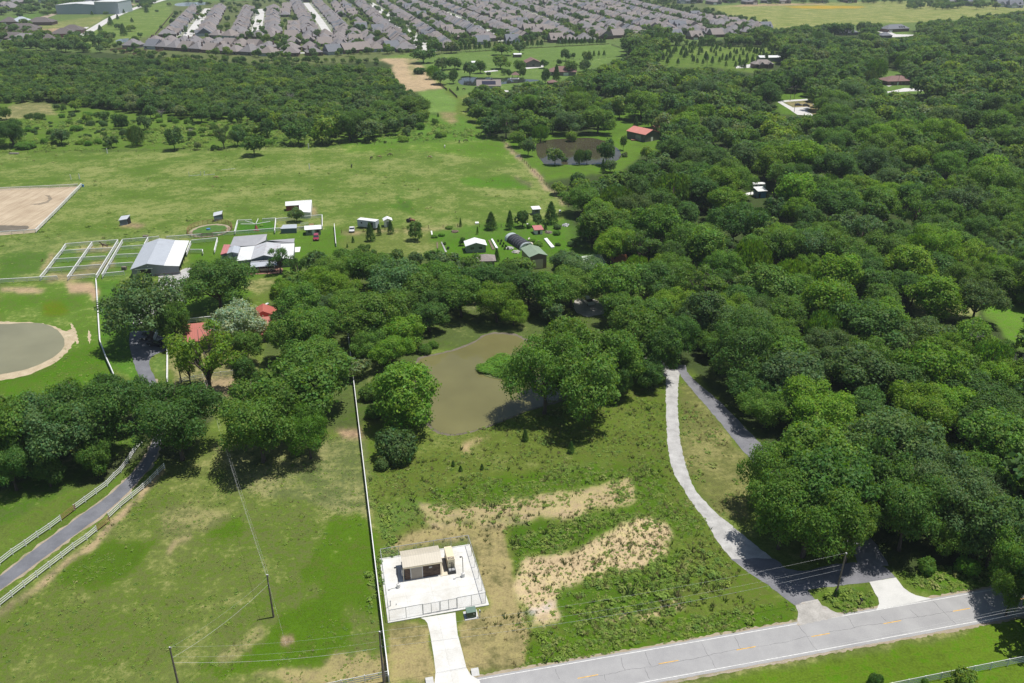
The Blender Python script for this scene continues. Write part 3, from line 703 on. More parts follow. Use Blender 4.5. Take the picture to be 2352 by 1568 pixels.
sheet('drive_junction', GL(TL(2, 3, (330, 330), (450, 420), (560, 490), (680, 580), (775, 655), (920, 612), (860, 548), (1040, 522), (1230, 497), (1287, 491), (1470, 461), (1420, 405), (1300, 350), (1060, 365), (860, 415), (720, 400), (620, 325))), .024, M['drive2'], 'shaded grey drive joining the gravel and concrete aprons', .8, .2)
sheet('gravel_apron', GL(TL(2, 3, (775, 648), (850, 625), (925, 610), (960, 650), (1050, 695), (1125, 716), (1060, 735), (790, 790), (797, 720))), .04, M['gravel_thin'], 'grey gravel apron at the road', .6, .12)
sheet('concrete_apron', GL(TL(2, 3, (1285, 490), (1470, 460), (1490, 490), (1520, 530), (1560, 560), (1605, 582), (1715, 605), (1560, 640), (1332, 682), (1352, 640), (1345, 600), (1325, 570))), .042, M['apron'], 'white concrete apron at the road', 1, .03)
sheet('asphalt_drive', strip(smooth(GL([(-120, 1400), (0, 1326), (80, 1260), (147, 1213), (200, 1173), (253, 1137), (300, 1090), (333, 1055), (352, 1010), (352, 950), (338, 905), (323, 872), (310, 843), (301, 812), (296, 780), (300, 760)]), False), smooth(GL([(-120, 1445), (0, 1355), (100, 1282), (187, 1216), (233, 1185), (293, 1133), (320, 1100), (352, 1065), (372, 1010), (374, 950), (366, 905), (358, 870), (347, 850), (340, 830), (352, 815), (380, 806), (392, 796), (390, 778), (330, 760)]), False)), .022, M['asphalt'], 'dark asphalt drive between white rail fences', .8, .08)
sheet('drive_gravel_edge', strip(smooth(GL([(-120, 1396), (0, 1322), (80, 1256), (147, 1209), (200, 1169), (253, 1133), (298, 1088), (330, 1055), (349, 1010), (349, 950), (334, 905), (319, 872)]), False), smooth(GL([(-120, 1450), (0, 1360), (100, 1287), (187, 1221), (237, 1187), (297, 1136), (325, 1100), (357, 1065), (376, 1010), (378, 950), (370, 905), (362, 870)]), False)), .012, M['drypath'], 'gravelly edge of the asphalt drive', .8, .3)
sheet('gravel_yard', GL(TL(0, 1, (1080, 705), (1230, 700), (1260, 665), (1335, 655), (1300, 720), (1260, 790), (1270, 900), (1180, 960), (1000, 1010), (960, 1060), (900, 1080), (930, 980), (1050, 880), (1100, 760))), .02, M['gravel'], 'pale gravel yard in front of the big barn', 1, .3, 1)
sheet('gravel_yard', GL(TL(1, 1, (1600, 900), (1640, 850), (1750, 880), (1850, 930), (1850, 960), (1760, 985), (1690, 1000), (1600, 960))), .02, M['gravel_thin'], 'gravel patch among the trees behind the pond', 1, .3, 1)
sheet('gravel_yard', GL(TL(1, 1, (1900, 1110), (1990, 1120), (2080, 1150), (2120, 1186), (2200, 1300), (2350, 1420), (2260, 1440), (2100, 1300), (2000, 1186), (1940, 1140))), .02, M['gravel_thin'], 'gravel track under the trees at the drive end', 1, .3, 1)
sheet('concrete_drive', GL(TL(1, 3, (545, 738), (575, 752), (592, 775), (610, 850), (635, 1000), (648, 1110), (640, 1200), (960, 1200), (950, 1168), (890, 1130), (860, 1080), (830, 960), (800, 850), (790, 760), (785, 700))), .036, M['pad'], 'new white concrete drive to the utility pad')
pc = GL(TL(1, 3, (262, 333), (882, 233), (1017, 652), (320, 776)))
sheet('concrete_pad', pc, .16, M['pad'], 'fenced white concrete utility pad', thick=.2)
ep = [Vector(pc[0]) + E1 * 8.9 + E2 * -1.0, Vector(pc[0]) + E1 * 11.3 + E2 * -1.0, Vector(pc[0]) + E1 * 11.3 + E2 * -6.4, Vector(pc[0]) + E1 * 8.9 + E2 * -6.4]
# far roads
def road_px(name, ptsc, w, mat, label, z=.02):
    p = [Vector(G(*q)) for q in ptsc]; l, r = [], []
    for i in range(len(p)):
        d = (p[min(i + 1, len(p) - 1)] - p[max(i - 1, 0)]).normalized(); n = Vector((-d.y, d.x)) * w / 2
        l.append(tuple(p[i] + n)); r.append(tuple(p[i] - n))
    return sheet(name, strip(smooth(l, False), smooth(r, False)), z, mat, label)
road_px('far_road', TL(0, 0, (480, 320), (540, 260), (680, 175), (760, 125), (850, 85), (960, 45), (1120, 0), (1250, -40)), 11, M['street'], 'pale road rising past the warehouse', .03)
road_px('far_road', TL(0, 0, (440, 290), (540, 225), (600, 185)), 5, M['apron'], 'pale concrete lane beside the rising road', .035)
sheet('gravel_yard', GL(TL(0, 0, (260, 120), (390, 85), (400, 95), (290, 135))), .03, M['drypath'], 'brown track left of the warehouse')
sheet('parking_lot', GL(TL(0, 0, (590, 85), (700, 35), (860, 25), (900, 40), (780, 70), (640, 92))), .03, M['drive2'], 'paved yard beside the warehouse')
sheet('concrete_street', GL(TL(2, 0, (650, 700), (700, 690), (860, 680), (860, 690), (720, 700), (690, 705), (760, 740), (860, 735), (880, 745), (850, 760), (905, 795), (790, 790), (730, 750))), .03, M['street'], 'pale street end by the parked cars', 2, .1)
sheet('concrete_street', GL(TL(2, 0, (1390, 632), (1440, 625), (1530, 605), (1650, 612), (1800, 600), (1915, 590), (1915, 600), (1700, 622), (1560, 628), (1440, 637), (1390, 642))), .03, M['street'], 'pale drive passing the brown roofed house', 2, .1)
sheet('house_path', GL(TL(2, 0, (1370, 575), (1385, 570), (1440, 590), (1420, 596))), .03, M['street'], 'white path at the brown roofed house')
sheet('concrete_street', GL(TL(2, 0, (1340, 215), (1420, 215), (1470, 235), (1600, 238), (1600, 248), (1450, 255), (1400, 240))), .03, M['street'], 'pale drive at the slate roofed house', 2, .1)
sheet('house_drive', GL(TL(1, 0, (980, 490), (1070, 480), (1080, 488), (990, 498))), .03, M['street'], 'pale drive by the gazebo pond', 2, .1)
sheet('house_drive', GL(TL(1, 0, (1120, 620), (1230, 628), (1225, 640), (1130, 632))), .03, M['street'], 'pale drive near the solar roofed house', 2, .1)
sheet('house_drive', GL(TL(1, 0, (1260, 465), (1370, 455), (1380, 440), (1330, 430), (1400, 425), (1390, 462), (1270, 475))), .03, M['street'], 'pale drive at the olive house', 2, .1)
sheet('house_drive', GL(TL(2, 0, (360, 455), (470, 440), (480, 465), (370, 470))), .03, M['street'], 'pale drive at the house among trees', 2, .1)
sheet('concrete_slab', GL(TL(0, 1, (2028, 518), (2072, 515), (2065, 550), (2028, 552))), .05, M['concrete'], 'white slab beside the barn')

# ------------------------------------------------------------------ fences
_pm = {}
def post_mesh(w, h, mat, rnd=False):
    k = (w, h, mat.name, rnd)
    if k not in _pm:
        mb = MB()
        if rnd: mb.cyl(0, 0, -.2, h, w / 2, 8)
        else: mb.box(-w/2, w/2, -w/2, w/2, -.2, h)
        _pm[k] = mb.mesh('post', mat)
    return _pm[k]
def fence(name, label, pts, h=1.35, rails=(.35, .68, 1.0, 1.3), step=2.5, mat=None, pw=.13, rh=.14, rt=.05, group=None, cat='fence', rmat=None, rnd=False, mesh=None, toprail=1):
    mat = mat or M['fence_white']; rmat = rmat or mat
    P0 = Vector(pts[0][:2]); root = empty(name, P0, 0, label, cat, group)
    loc = [Vector(p[:2]) - P0 for p in pts]
    pm = post_mesh(pw, h, mat, rnd); n = 0
    for a, b in zip(loc[:-1], loc[1:]):
        L = (b - a).length; k = max(1, round(L / step))
        ang = math.atan2((b - a).y, (b - a).x)
        for q in range(k + (1 if b is loc[-1] else 0)):
            p = a.lerp(b, q / k); o = link('post', pm, root); o.location = (p.x, p.y, 0); o.rotation_euler = (0, 0, ang); n += 1
    for z in rails:
        mb = MB()
        g = toprail if z == rails[-1] else 1
        for a, b in zip(loc[:-1], loc[1:]): mb.obox(a, b, rt * g, z - rh * g / 2, z + rh * g / 2)
        mb.build('rail', rmat, root)
    if mesh:
        mb = MB()
        for a, b in zip(loc[:-1], loc[1:]): mb.add([(a.x, a.y, .05), (b.x, b.y, .05), (b.x, b.y, h - .05), (a.x, a.y, h - .05)], [(0, 1, 2, 3)])
        mb.build('fence_mesh', mesh, root)
    return root
def fT(c, r, pts, label, **k): return fence(k.pop('name', 'rail_fence'), label, GL(TL(c, r, *pts)), **k)
WR = 'white rail fences of the ranch'
fence('rail_fence', 'long straight white rail fence between the mown pasture and the overgrown lot', GL([(893.8, 1566), (804.3, 808), (799.5, 772)]), group=WR, rt=.14, pw=.16)
fence('rail_fence', 'short white fence end at the pasture corner above the tree belt', GL([(768.3, 521), (772.3, 567)]), group=WR, step=3, rt=.2)
fence('rail_fence', 'white fence between the grey pond meadow and the green lawn strip', GL([(222, 648), (228, 745), (231, 790), (246, 830), (257, 854), (268, 880)]), group=WR, rt=.2)
RAIL = dict(step=2.7, rails=(.38, .78, 1.18), rh=.14)
fT(0, 3, [(-120, 745), (0, 662), (170, 527), (345, 392), (430, 327), (510, 264), (600, 202), (668, 144)], 'white three rail fence along the near side of the asphalt drive', group=WR, **RAIL)
fT(0, 2, [(752, 1205), (830, 1130), (990, 1000), (1040, 952), (1090, 900), (1135, 858)], 'white rail fence running into tree shade beside the asphalt drive', group=WR, **RAIL)
fT(0, 3, [(-120, 455), (0, 374), (90, 303), (180, 243), (262, 183), (345, 128), (422, 70)], 'white three rail fence along the far side of the asphalt drive', group=WR, **RAIL)
fT(0, 2, [(515, 1145), (590, 1090), (665, 1035), (740, 980), (790, 925), (835, 885), (880, 825), (930, 745), (980, 685)], 'white rail fence climbing into the dark trees by the asphalt drive', group=WR, **RAIL)
fT(0, 3, [(668, 144), (758, 74)], 'brown pipe gate in the near fence of the asphalt drive', name='pipe_gate', cat='gate', mat=M['rust'], step=2.6, rails=(.3, .6, .9, 1.2), rh=.06, rt=.06, pw=.08)
fT(0, 3, [(422, 70), (522, -6)], 'brown pipe gate in the far fence of the asphalt drive', name='pipe_gate', cat='gate', mat=M['rust'], step=2.6, rails=(.3, .6, .9, 1.2), rh=.06, rt=.06, pw=.08)
fT(2, 3, [(1180, 1285), (1430, 1234), (2000, 1117), (2352, 1046), (2560, 1004)], 'white rail fence crossing the front lawn beyond the road', group=WR, step=2.5, rails=(.32, .66, 1.0, 1.32), h=1.42)
fT(1, 3, [(-900, 1400), (0, 1212), (322, 1147)], 'white rail fence along the roadside of the mown pasture', group=WR, **RAIL)
fT(1, 3, [(-900, 1400), (-1000, 1422)], 'white end panel of the roadside pasture fence', group=WR, **RAIL)
# paddocks
PD = dict(step=4.2, rails=(.5, .95, 1.4), rh=.13, rt=.13, h=1.38, pw=.1, toprail=1.8)
for pts, lb in (([(458, 520), (430, 562), (380, 622), (330, 690), (282, 748)], 'leftmost white pipe fence of the horse paddocks'),
                ([(640, 508), (470, 750)], 'slanting white fence between the first two paddock columns'),
                ([(818, 492), (668, 740)], 'white fence on the near side of the paddock alley'),
                ([(848, 492), (708, 734)], 'white fence on the barn side of the paddock alley'),
                ([(458, 520), (640, 505), (818, 492)], 'white back rail of the left paddocks, behind the bay horse'),
                ([(430, 568), (620, 556), (780, 548)], 'second white cross rail of the left paddocks'),
                ([(380, 626), (735, 606)], 'third white cross rail of the left paddocks'),
                ([(330, 692), (700, 665)], 'fourth white cross rail of the left paddocks'),
                ([(-120, 775), (0, 768), (280, 752), (400, 745)], 'white front rail left of the paddocks, toward the picture edge'),
                ([(478, 744), (662, 730)], 'white front rail of the left paddocks'),
                ([(706, 728), (860, 712)], 'white front rail of the runs beside the big barn'),
                ([(848, 490), (1025, 475), (1100, 468)], 'white back rail of the runs beside the big barn'),
                ([(840, 540), (990, 530)], 'upper white cross rail of the barn runs'),
                ([(800, 596), (960, 588)], 'middle white cross rail of the barn runs'),
                ([(755, 660), (920, 650)], 'lower white cross rail of the barn runs'),
                ([(1025, 475), (1000, 520)], 'short white rail at the back corner of the big barn'),
                ([(1150, 470), (1310, 458), (1620, 434), (1900, 412), (2110, 402), (2222, 398)], 'long white rail fence behind both barns'),
                ([(1322, 496), (1500, 478)], 'white rail at the top of the small lot between the barns'),
                ([(1502, 478), (1480, 566)], 'white rail closing the small lot by the red roofed lean-to'),
                ([(1312, 560), (1400, 560), (1400, 575)], 'short white rail in the small lot between the barns'),
                ([(1318, 502), (1288, 580)], 'white rail along the open side of the big barn'),
                ([(1640, 356), (1738, 352)], 'white rail behind the horse walker'),
                ([(1640, 356), (1620, 434)], 'white rail left of the horse walker'),
                ([(1810, 347), (1902, 341)], 'white rail right behind the horse walker'),
                ([(1903, 341), (1895, 428)], 'white rail between the horse walker and the small sheds'),
                ([(1905, 345), (2110, 328), (2220, 318)], 'white rail behind the small sheds'),
                ([(2222, 318), (2223, 398)], 'white corner rail beside the white playhouse'),
                ([(-300, 140), (0, 130), (480, 108), (540, 104)], 'white rail along the far side of the sand arena'),
                ([(565, 100), (410, 260), (250, 420)], 'white rail along the pasture side of the sand arena'),
                ([(-300, 462), (0, 436), (250, 420)], 'white rail along the muddy end of the sand arena'),
                ([(1230, 1050), (1480, 1024)], 'white rail fence behind the red roofed house, by the silver tree'),
                ([(1750, 995), (1960, 978)], 'white rail fence under the trees right of the silver tree'),
                ([(1092, 1112), (1064, 1176)], 'white rail beside the parked pickup'),
                ([(1108, 1184), (1235, 1170)], 'white rail behind the black pickup, near the red roofed house')):
    fT(0, 1, pts, lb, group=WR, **PD)
fT(0, 2, [(1157, 45), (1157, 160), (1156, 272), (1175, 340), (1200, 440)], 'white fence between the drive loop and the red roofed house', group=WR, rt=.2)
fT(0, 2, [(1240, 268), (1440, 232), (1690, 203)], 'white three rail fence behind the sparse light green tree', group=WR, **RAIL)
# wooden and wire fences
WIRE = dict(mat=M['wood_brown'], pw=.16, rnd=True, rh=.03, rt=.03, rails=(.4, .8, 1.15), h=1.3)
fence('wire_fence', 'post and wire fence down the right edge of the big pasture', GL([(1154, 324), (1200, 368), (1244, 414), (1306, 475)]), step=4.5, cat='fence', **WIRE)
fence('wire_fence', 'thin wire fence along the far edge of the big pasture', GL([(-60, 354), (230, 350), (520, 346), (700, 338), (900, 331), (1118, 321)]), step=9, cat='fence', **WIRE)
fence('wire_fence', 'wire fence between the big pasture and the garden', GL(TL(1, 1, (0, 420), (300, 402), (600, 388), (800, 378), (1250, 380))), step=7, cat='fence', **WIRE)
fT(1, 0, [(668, 580), (728, 625)], 'dark board fence beside the bare mown strip', name='board_fence', mat=M['wood_brown'], step=3, rails=(.4, .75, 1.1, 1.45), rh=.3, h=1.6)
fT(1, 0, [(742, 622), (797, 675)], 'dark board fence at the green mown strip, nearer the trees', name='board_fence', mat=M['wood_brown'], step=3, rails=(.4, .75, 1.1, 1.45), rh=.3, h=1.6)
fT(1, 0, [(1860, 312), (1910, 328), (1975, 352)], 'brown board fence at the corner of the far green paddock', name='board_fence', mat=M['wood_grey'], step=4, rails=(.4, .9, 1.4), rh=.22, h=1.5)
fT(1, 0, [(860, 362), (1300, 335), (1840, 305)], 'long dark fence under the far pine row', name='board_fence', mat=M['wood_brown'], step=7, rails=(.4, .9), rh=.25, h=1.2)
fT(1, 0, [(1100, 440), (1400, 428), (1640, 412), (1900, 398)], 'thin fence across the far green paddock', name='wire_fence', step=9, **WIRE)
fT(1, 0, [(1200, 1088), (1230, 1084)], 'white gate in the pasture fence near the brown pond', name='pipe_gate', cat='gate', step=4, rails=(.3, .7, 1.1, 1.4), rh=.12, h=1.5)
for q, lb in (((740, 1057), 'single white post in the far pasture fence'), ((2127, 1023), 'white post below the dark bushy tree at the pasture edge'), ((2133, 1165), 'white post standing in the pasture')):
    o = link('fence_post', post_mesh(.35, 2.6, M['fence_white'])); o.location = (*G(*T(0, 0, *q)), 0); tag(o, lb, 'post')
for q, lb in (((490, 52), 'left white jump post in the pasture'), ((549, 48), 'right white jump post in the pasture')):
    o = link('fence_post', post_mesh(.25, 2.4, M['fence_white'])); o.location = (*G(*T(0, 1, *q)), 0); tag(o, lb, 'post')
r_ = empty('jump_poles', G(*T(0, 1, 1385, 22)), .3, 'white jump standards and poles lying in the pasture', 'jump')
for dx in (-5, 0, 1.6): o = link('upright', post_mesh(.2, 1.9, M['fence_white']), r_); o.location = (dx, 0, 0)
MB().obox((-5, 0), (0, .4), .12, .1, .22).build('pole', M['fence_white'], r_); MB().obox((1, -.5), (6, -.3), .12, .1, .22).build('pole', M['fence_white'], r_)
MB().obox((9, 4), (15, 4.6), .12, .9, 1.02).build('pole', M['fence_white'], r_)
# round pen of brown panels
cx_, cy_ = G(*T(0, 1, 1448, 402)); root = empty('round_pen', (cx_, cy_), 0, 'oval pen of rusty brown panels with grass inside', 'pen'); rp = []
for k in range(29):
    a = 2 * math.pi * k / 28; rp.append((math.cos(a) * 7.7, math.sin(a) * 8.6))
pm_ = post_mesh(.1, 1.8, M['rust'], True)
for k in range(28): o = link('post', pm_, root); o.location = (*rp[k], 0)
for z in (.3, .75, 1.2, 1.65):
    mb = MB(); [mb.obox(rp[k], rp[k + 1], .06, z - .06, z + .06) for k in range(28)]; mb.build('panel_rail', M['rust'], root)
sheet('pen_track', [(cx_ + math.cos(k * .2244) * 7.2, cy_ + math.sin(k * .2244) * 8.1) for k in range(28)], .012, M['drypath'], 'bare track round the grass of the pen', .8, .2)
sheet('pen_grass', [(cx_ + math.cos(k * .2244) * 5.9, cy_ + math.sin(k * .2244) * 6.6) for k in range(28)], .02, plain('pen_grass', (.055, .13, .014), .95, var=.25, scale=.7), 'oval of green grass in the pen', .8, .35)
# horse walker
hw = empty('horse_walker', G(*T(0, 1, 1768, 402)), 0, 'red and white four armed horse walker in the small green lot', 'horse walker')
MB().prism([(-.9, -.9), (.9, -.9), (.9, .9), (-.9, .9)], 0, .1).tube([(0, 0, 0), (0, 0, 2.0)], [.85, .3], 4).build('base', M['red_roof'], hw)
MB().tube([(0, 0, 2.0), (0, 0, 2.6)], .15, 8).build('hub', M['steel'], hw)
for k, a in enumerate((R_(20), R_(95), R_(150), R_(195))):
    MB().tube([(0, 0, 2.5), (math.cos(a) * 5.2, math.sin(a) * 5.2, 2.9)], .1, 6).build('arm', M['fence_white'], hw)

# chain link fence of the pad
pz = .16
def Lp(u, v): p = Vector(pc[0]) + E1 * u + E2 * v; return (p.x, p.y)
pe1 = (Vector(pc[1]) - Vector(pc[0])); pe1n = pe1.normalized(); pe2 = (Vector(pc[3]) - Vector(pc[0])); pe2n = pe2.normalized()
def Pp(u, v): p = Vector(pc[0]) + pe1n * u + pe2n * v; return (p.x, p.y)
W_, D_ = pe1.length, pe2.length
cor = [Pp(.25, .25), Pp(W_ - .25, .25), Pp(W_ - .1, D_ - .5), Pp(.3, D_ - .3)]
CL = dict(name='chain_link_fence', cat='fence', mat=M['steel'], step=2.9, rails=(2.15,), rh=.07, rt=.07, pw=.08, h=2.2, rnd=True, mesh=M['mesh'], group='chain link fence round the utility pad')
for a, b, lb in ((cor[0], cor[1], 'chain link fence behind the stone utility hut'), (cor[1], cor[2], 'chain link fence on the field side of the utility pad'), (cor[3], cor[0], 'chain link fence between the utility pad and the long white fence')):
    kk = dict(CL); nm = kk.pop('name'); o = fence(nm, lb, [a, b], **kk); o.location.z = pz
f0, f1 = Vector(cor[3]), Vector(cor[2])
for a, b, lb in ((0, .34, 'front run of chain link fence left of the pad gates'), (.7, 1, 'front run of chain link fence right of the pad gates')):
    kk = dict(CL); nm = kk.pop('name'); o = fence(nm, lb, [tuple(f0.lerp(f1, a)), tuple(f0.lerp(f1, b))], **kk); o.location.z = pz
for a, b, lb in ((.345, .515, 'left leaf of the chain link double gate on the pad'), (.525, .695, 'right leaf of the chain link double gate on the pad')):
    o = fence('chain_link_gate', lb, [tuple(f0.lerp(f1, a)), tuple(f0.lerp(f1, b))], h=2.1, rails=(.12, 2.05), step=1.3, mat=M['steel'], pw=.1, rh=.06, rt=.06, rnd=True, mesh=M['mesh'], cat='gate'); o.location.z = pz

# ------------------------------------------------------------------ poles and wires
def pole(q, h, label, arm=0, group='utility poles', rot=GA, lean=(0, 0), z=0, lamp=False):
    x, y = G(*q); r = empty('utility_pole', (x, y), rot, label, 'utility pole', group)
    MB().tube([(0, 0, -.3), (lean[0], lean[1], h)], [.17, .11], 9).build('shaft', M['wood_grey'], r)
    MB().cyl(lean[0], lean[1], h, h + .05, .12, 8, .02).build('cap', M['steel'], r)
    if arm:
        MB().box(lean[0] - arm, lean[0] + arm, lean[1] - .07, lean[1] + .07, h - .55, h - .4).build('crossarm', M['wood_grey'], r)
        for s in (-arm + .1, 0, arm - .1): MB().cyl(lean[0] + s, lean[1], h - .4, h - .18, .06, 7).build('insulator', M['steel'], r)
    else: MB().cyl(lean[0] + .16, lean[1], h - .35, h - .1, .07, 7).build('insulator', M['steel'], r)
    if lamp: MB().tube([(0, 0, h * .8), (-1.2, 0, h * .86)], .04, 6).cyl(-1.2, 0, h * .82, h * .86, .16, 8).build('lamp', M['white'], r)
    return Vector((x, y, 0)), h
pa = pole((628.5, 1417), 8.4, 'bare wooden pole standing in the mown pasture')
pb = pole((414, 1592), 8.6, 'wooden pole at the bottom edge by the roadside pasture fence')
pcn = pole((881.5, 1568), 9.6, 'tall wooden pole beside the long white fence and road')
pole((884.5, 1566), 7.0, 'shorter wooden stub pole leaning next to the tall pole by the drive', lean=(-.25, 0))
pd_ = pole((1918.5, 1372), 8.9, 'wooden pole with vines at its foot on the verge between the aprons', lean=(.25, 0))
MB().tube([(0, 0, 0), (0, 0, .01)], .01, 3)
for q, h, lb, ar in (((1814.6, 231), 9, 'first wooden pole at the pale street end', 1.2), ((1823.6, 228), 9, 'second wooden pole at the pale street end', 1), ((1894, 245), 8.5, 'pole with crossarm between the parked cars and trees', 1.2), ((1824, 257), 6, 'short pole at the mouth of the pale street', 0), ((2062, 195), 8, 'slim pole in front of the brown roofed house', 0), ((1986, 197), 9, 'pole between the yellow green tree and the brown house', 1),
                     ((1623, 158), 9.5, 'grey pole among the trees left of the house with the steel roof', 1.3), ((1599, 140), 9.5, 'grey crossarm pole in the young pine field', 1.4), ((1498.5, 120), 9, 'slim grey pole above the dense wood', 0), ((1753, 409), 13, 'tall wooden pole by the blue shed in the wood', 1.3), ((1724, 447), 6, 'white lamp post beside the camp trailer', 0),
                     ((417, 880), 8.5, 'wooden pole left of the sparse light green tree', 0), ((690.5, 738), 7, 'pale pole under the trees right of the silver tree', 0), ((1118.5, 322), 3, 'white post at the pasture corner', 0)):
    pole(q, h, lb, ar)
M['wire'] = plain('aluminium_wire', (.6, .6, .6), .5)
def wire(a, b, sag, r=.012, label='thin sagging overhead wire', group='overhead wires'):
    a, b = Vector(a), Vector(b); n = 14; r *= .36
    pts = [a.lerp(b, k / n) - Vector((0, 0, sag * 4 * (k / n) * (1 - k / n))) for k in range(n + 1)]
    o = MB().tube(pts, r, 5).build('overhead_wire', M['wire']); tag(o, label, 'wire', group); return o
top = lambda p, dz=0, dx=0: (p[0].x + dx, p[0].y, p[1] + dz)
wire(top(pcn), top(pd_, 0, .25), 1.2, .02, 'top wire from the roadside pole to the vine covered pole')
wire(top(pcn, -1.6), top(pd_, -2.2, .2), 1.3, .02, 'middle wire from the roadside pole to the vine covered pole')
wire(top(pcn, -2.9), top(pd_, -3.2, .2), 1.4, .045, 'thick cable from the roadside pole to the vine covered pole')
pe_ = (Vector((*RD(150, -6), 0)), 9.0)
wire(top(pb), top(pcn), .7, .016, 'top wire along the roadside over the mown pasture')
wire(top(pb, -1.8), top(pcn, -1.8), .8, .016, 'lower wire along the roadside over the mown pasture')
wire(top(pb, -2.8), top(pcn, -3), .9, .035, 'thick roadside cable over the mown pasture')
wire(top(pb, -.2), top(pa, -.6), .7, .016, 'upper wire from the corner pole up to the pasture pole')
wire(top(pb, -2.0), top(pa, -1.9), .8, .035, 'thick cable from the corner pole up to the pasture pole')
far_p = Vector((*G(500, 1050), 7.4))
p_up = Vector((*G(470, 905), 8.5))
wire(top(pa), p_up, 1.0, .016, 'first of the wires from the pasture pole to the shade trees')
wire(top(pa, -.5, .3), p_up + Vector((.5, 0, -.4)), 1.1, .016, 'second of the wires from the pasture pole to the shade trees')
wire(top(pa, -1.1), p_up + Vector((0, 0, -1)), 1.2, .03, 'thick cable from the pasture pole to the shade trees')
wire(top(pa, -1.2), (*G(657, 1481), .05), 0, .02, 'guy wire anchoring the pasture pole')
for n_, zz, rr, lb in ((rw + 6.5, 8.2, .02, 'top wire over the front lawn'), (rw + 4.6, 7.2, .02, 'middle wire over the front lawn'), (rw + 4.2, 6.2, .035, 'thick cable over the front lawn')):
    wire((*RD(-60, n_), zz), (*RD(45, n_), zz - .3), 1.2, rr, lb); wire((*RD(45, n_), zz - .3), (*RD(150, n_), zz), 1.2, rr, lb + ', far span')

# ------------------------------------------------------------------ buildings
def block(root, ptsD, zs, roof_m, wall_m=None, thick=.14, inset=.25, rname='roof', wname='wall', loc=None):
    """a sloping roof plate over four corners seen in the photograph at heights zs, and the walls below it"""
    O = root.location; n = len(ptsD)
    rot = Matrix.Rotation(-root.rotation_euler.z, 2)
    w = [rot @ (Vector(G(p[0], p[1], z)) - Vector((O.x, O.y))) for p, z in zip(ptsD, zs)]
    if loc: w = [Vector(p) for p in loc]
    mb = MB(); mb.add([(p.x, p.y, z) for p, z in zip(w, zs)] + [(p.x, p.y, z - thick) for p, z in zip(w, zs)],
                      [tuple(range(n)), tuple(range(2 * n - 1, n - 1, -1))] + [(i, (i + 1) % n, n + (i + 1) % n, n + i) for i in range(n)])
    r = mb.build(rname, roof_m, root)
    if wall_m:
        c = sum(w, Vector((0, 0))) / n; q = [p + (c - p).normalized() * inset for p in w]
        mb = MB(); mb.add([(p.x, p.y, z - thick - .01) for p, z in zip(q, zs)] + [(p.x, p.y, 0) for p in q],
                          [tuple(range(n)), tuple(range(2 * n - 1, n - 1, -1))] + [(i, (i + 1) % n, n + (i + 1) % n, n + i) for i in range(n)])
        mb.build(wname, wall_m, root)
    return w
def patch(root, name, mat, side, u0, u1, z0, z1, at, proud=.04, parent=None):
    """a door or window: a thin box proud of a wall; side f/b at y, l/r at x"""
    mb = MB()
    if side == 'f': mb.box(u0, u1, at - proud, at + .02, z0, z1)
    elif side == 'b': mb.box(u0, u1, at - .02, at + proud, z0, z1)
    elif side == 'l': mb.box(at - proud, at + .02, u0, u1, z0, z1)
    else: mb.box(at - .02, at + proud, u0, u1, z0, z1)
    return mb.build(name, mat, parent or root)
def house(name, label, cat, q, w, d, h, rise, roof, wm, rm, rot=GA, ov=.4, z=0, parts=(), group=None, world=None):
    """q: front left base corner in the photograph; roof gx/gy (ridge along x/y), hip, shed"""
    x, y = world or G(*q); r = empty(name, (x, y, z), rot, label, cat, group); t = .16
    mb = MB().box(0, w, 0, d, 0, h)
    if roof == 'gy': mb.extr([(0, h), (w, h), (w / 2, h + rise)], 'y', 0, d)
    if roof == 'gx': mb.extr([(0, h), (d, h), (d / 2, h + rise)], 'x', 0, w)
    if roof == 'shed': mb.extr([(0, h), (d, h), (d, h + rise)], 'x', 0, w)
    mb.build('wall', wm, r)
    sl = rise / ((w if roof == 'gy' else d) / 2)
    if roof == 'gy': pr = [(-ov, h - ov * sl), (w / 2, h + rise), (w + ov, h - ov * sl), (w + ov, h - ov * sl + t), (w / 2, h + rise + t), (-ov, h - ov * sl + t)]; MB().extr(pr, 'y', -ov, d + ov).build('roof', rm, r)
    elif roof == 'gx': pr = [(-ov, h - ov * sl), (d / 2, h + rise), (d + ov, h - ov * sl), (d + ov, h - ov * sl + t), (d / 2, h + rise + t), (-ov, h - ov * sl + t)]; MB().extr(pr, 'x', -ov, w + ov).build('roof', rm, r)
    elif roof == 'shed': sl = rise / d; MB().extr([(-ov, h - ov * sl), (d + ov, h + rise + ov * sl), (d + ov, h + rise + ov * sl + t), (-ov, h - ov * sl + t)], 'x', -ov, w + ov).build('roof', rm, r)
    elif roof == 'hip':
        e = min(w, d) / 2 + ov; zt = h + rise
        if w >= d: a, b = (e - ov, d / 2, zt), (w - e + ov, d / 2, zt)
        else: a, b = (w / 2, e - ov, zt), (w / 2, d - e + ov, zt)
        c4 = [(-ov, -ov, h), (w + ov, -ov, h), (w + ov, d + ov, h), (-ov, d + ov, h)]; c0 = [(p[0], p[1], h - .2) for p in c4]
        fs = [(0, 1, 5, 4), (1, 2, 5), (2, 3, 4, 5), (3, 0, 4)] if w >= d else [(0, 1, 4), (1, 2, 5, 4), (2, 3, 5), (3, 0, 4, 5)]
        MB().add(c4 + [a, b] + c0, fs + [(6, 7, 1, 0), (7, 8, 2, 1), (8, 9, 3, 2), (9, 6, 0, 3), (9, 8, 7, 6)]).build('roof', rm, r)
    for p in parts:
        o = patch(r, *p[:7], {'f': 0, 'b': d, 'l': 0, 'r': w}[p[2]])
    return r

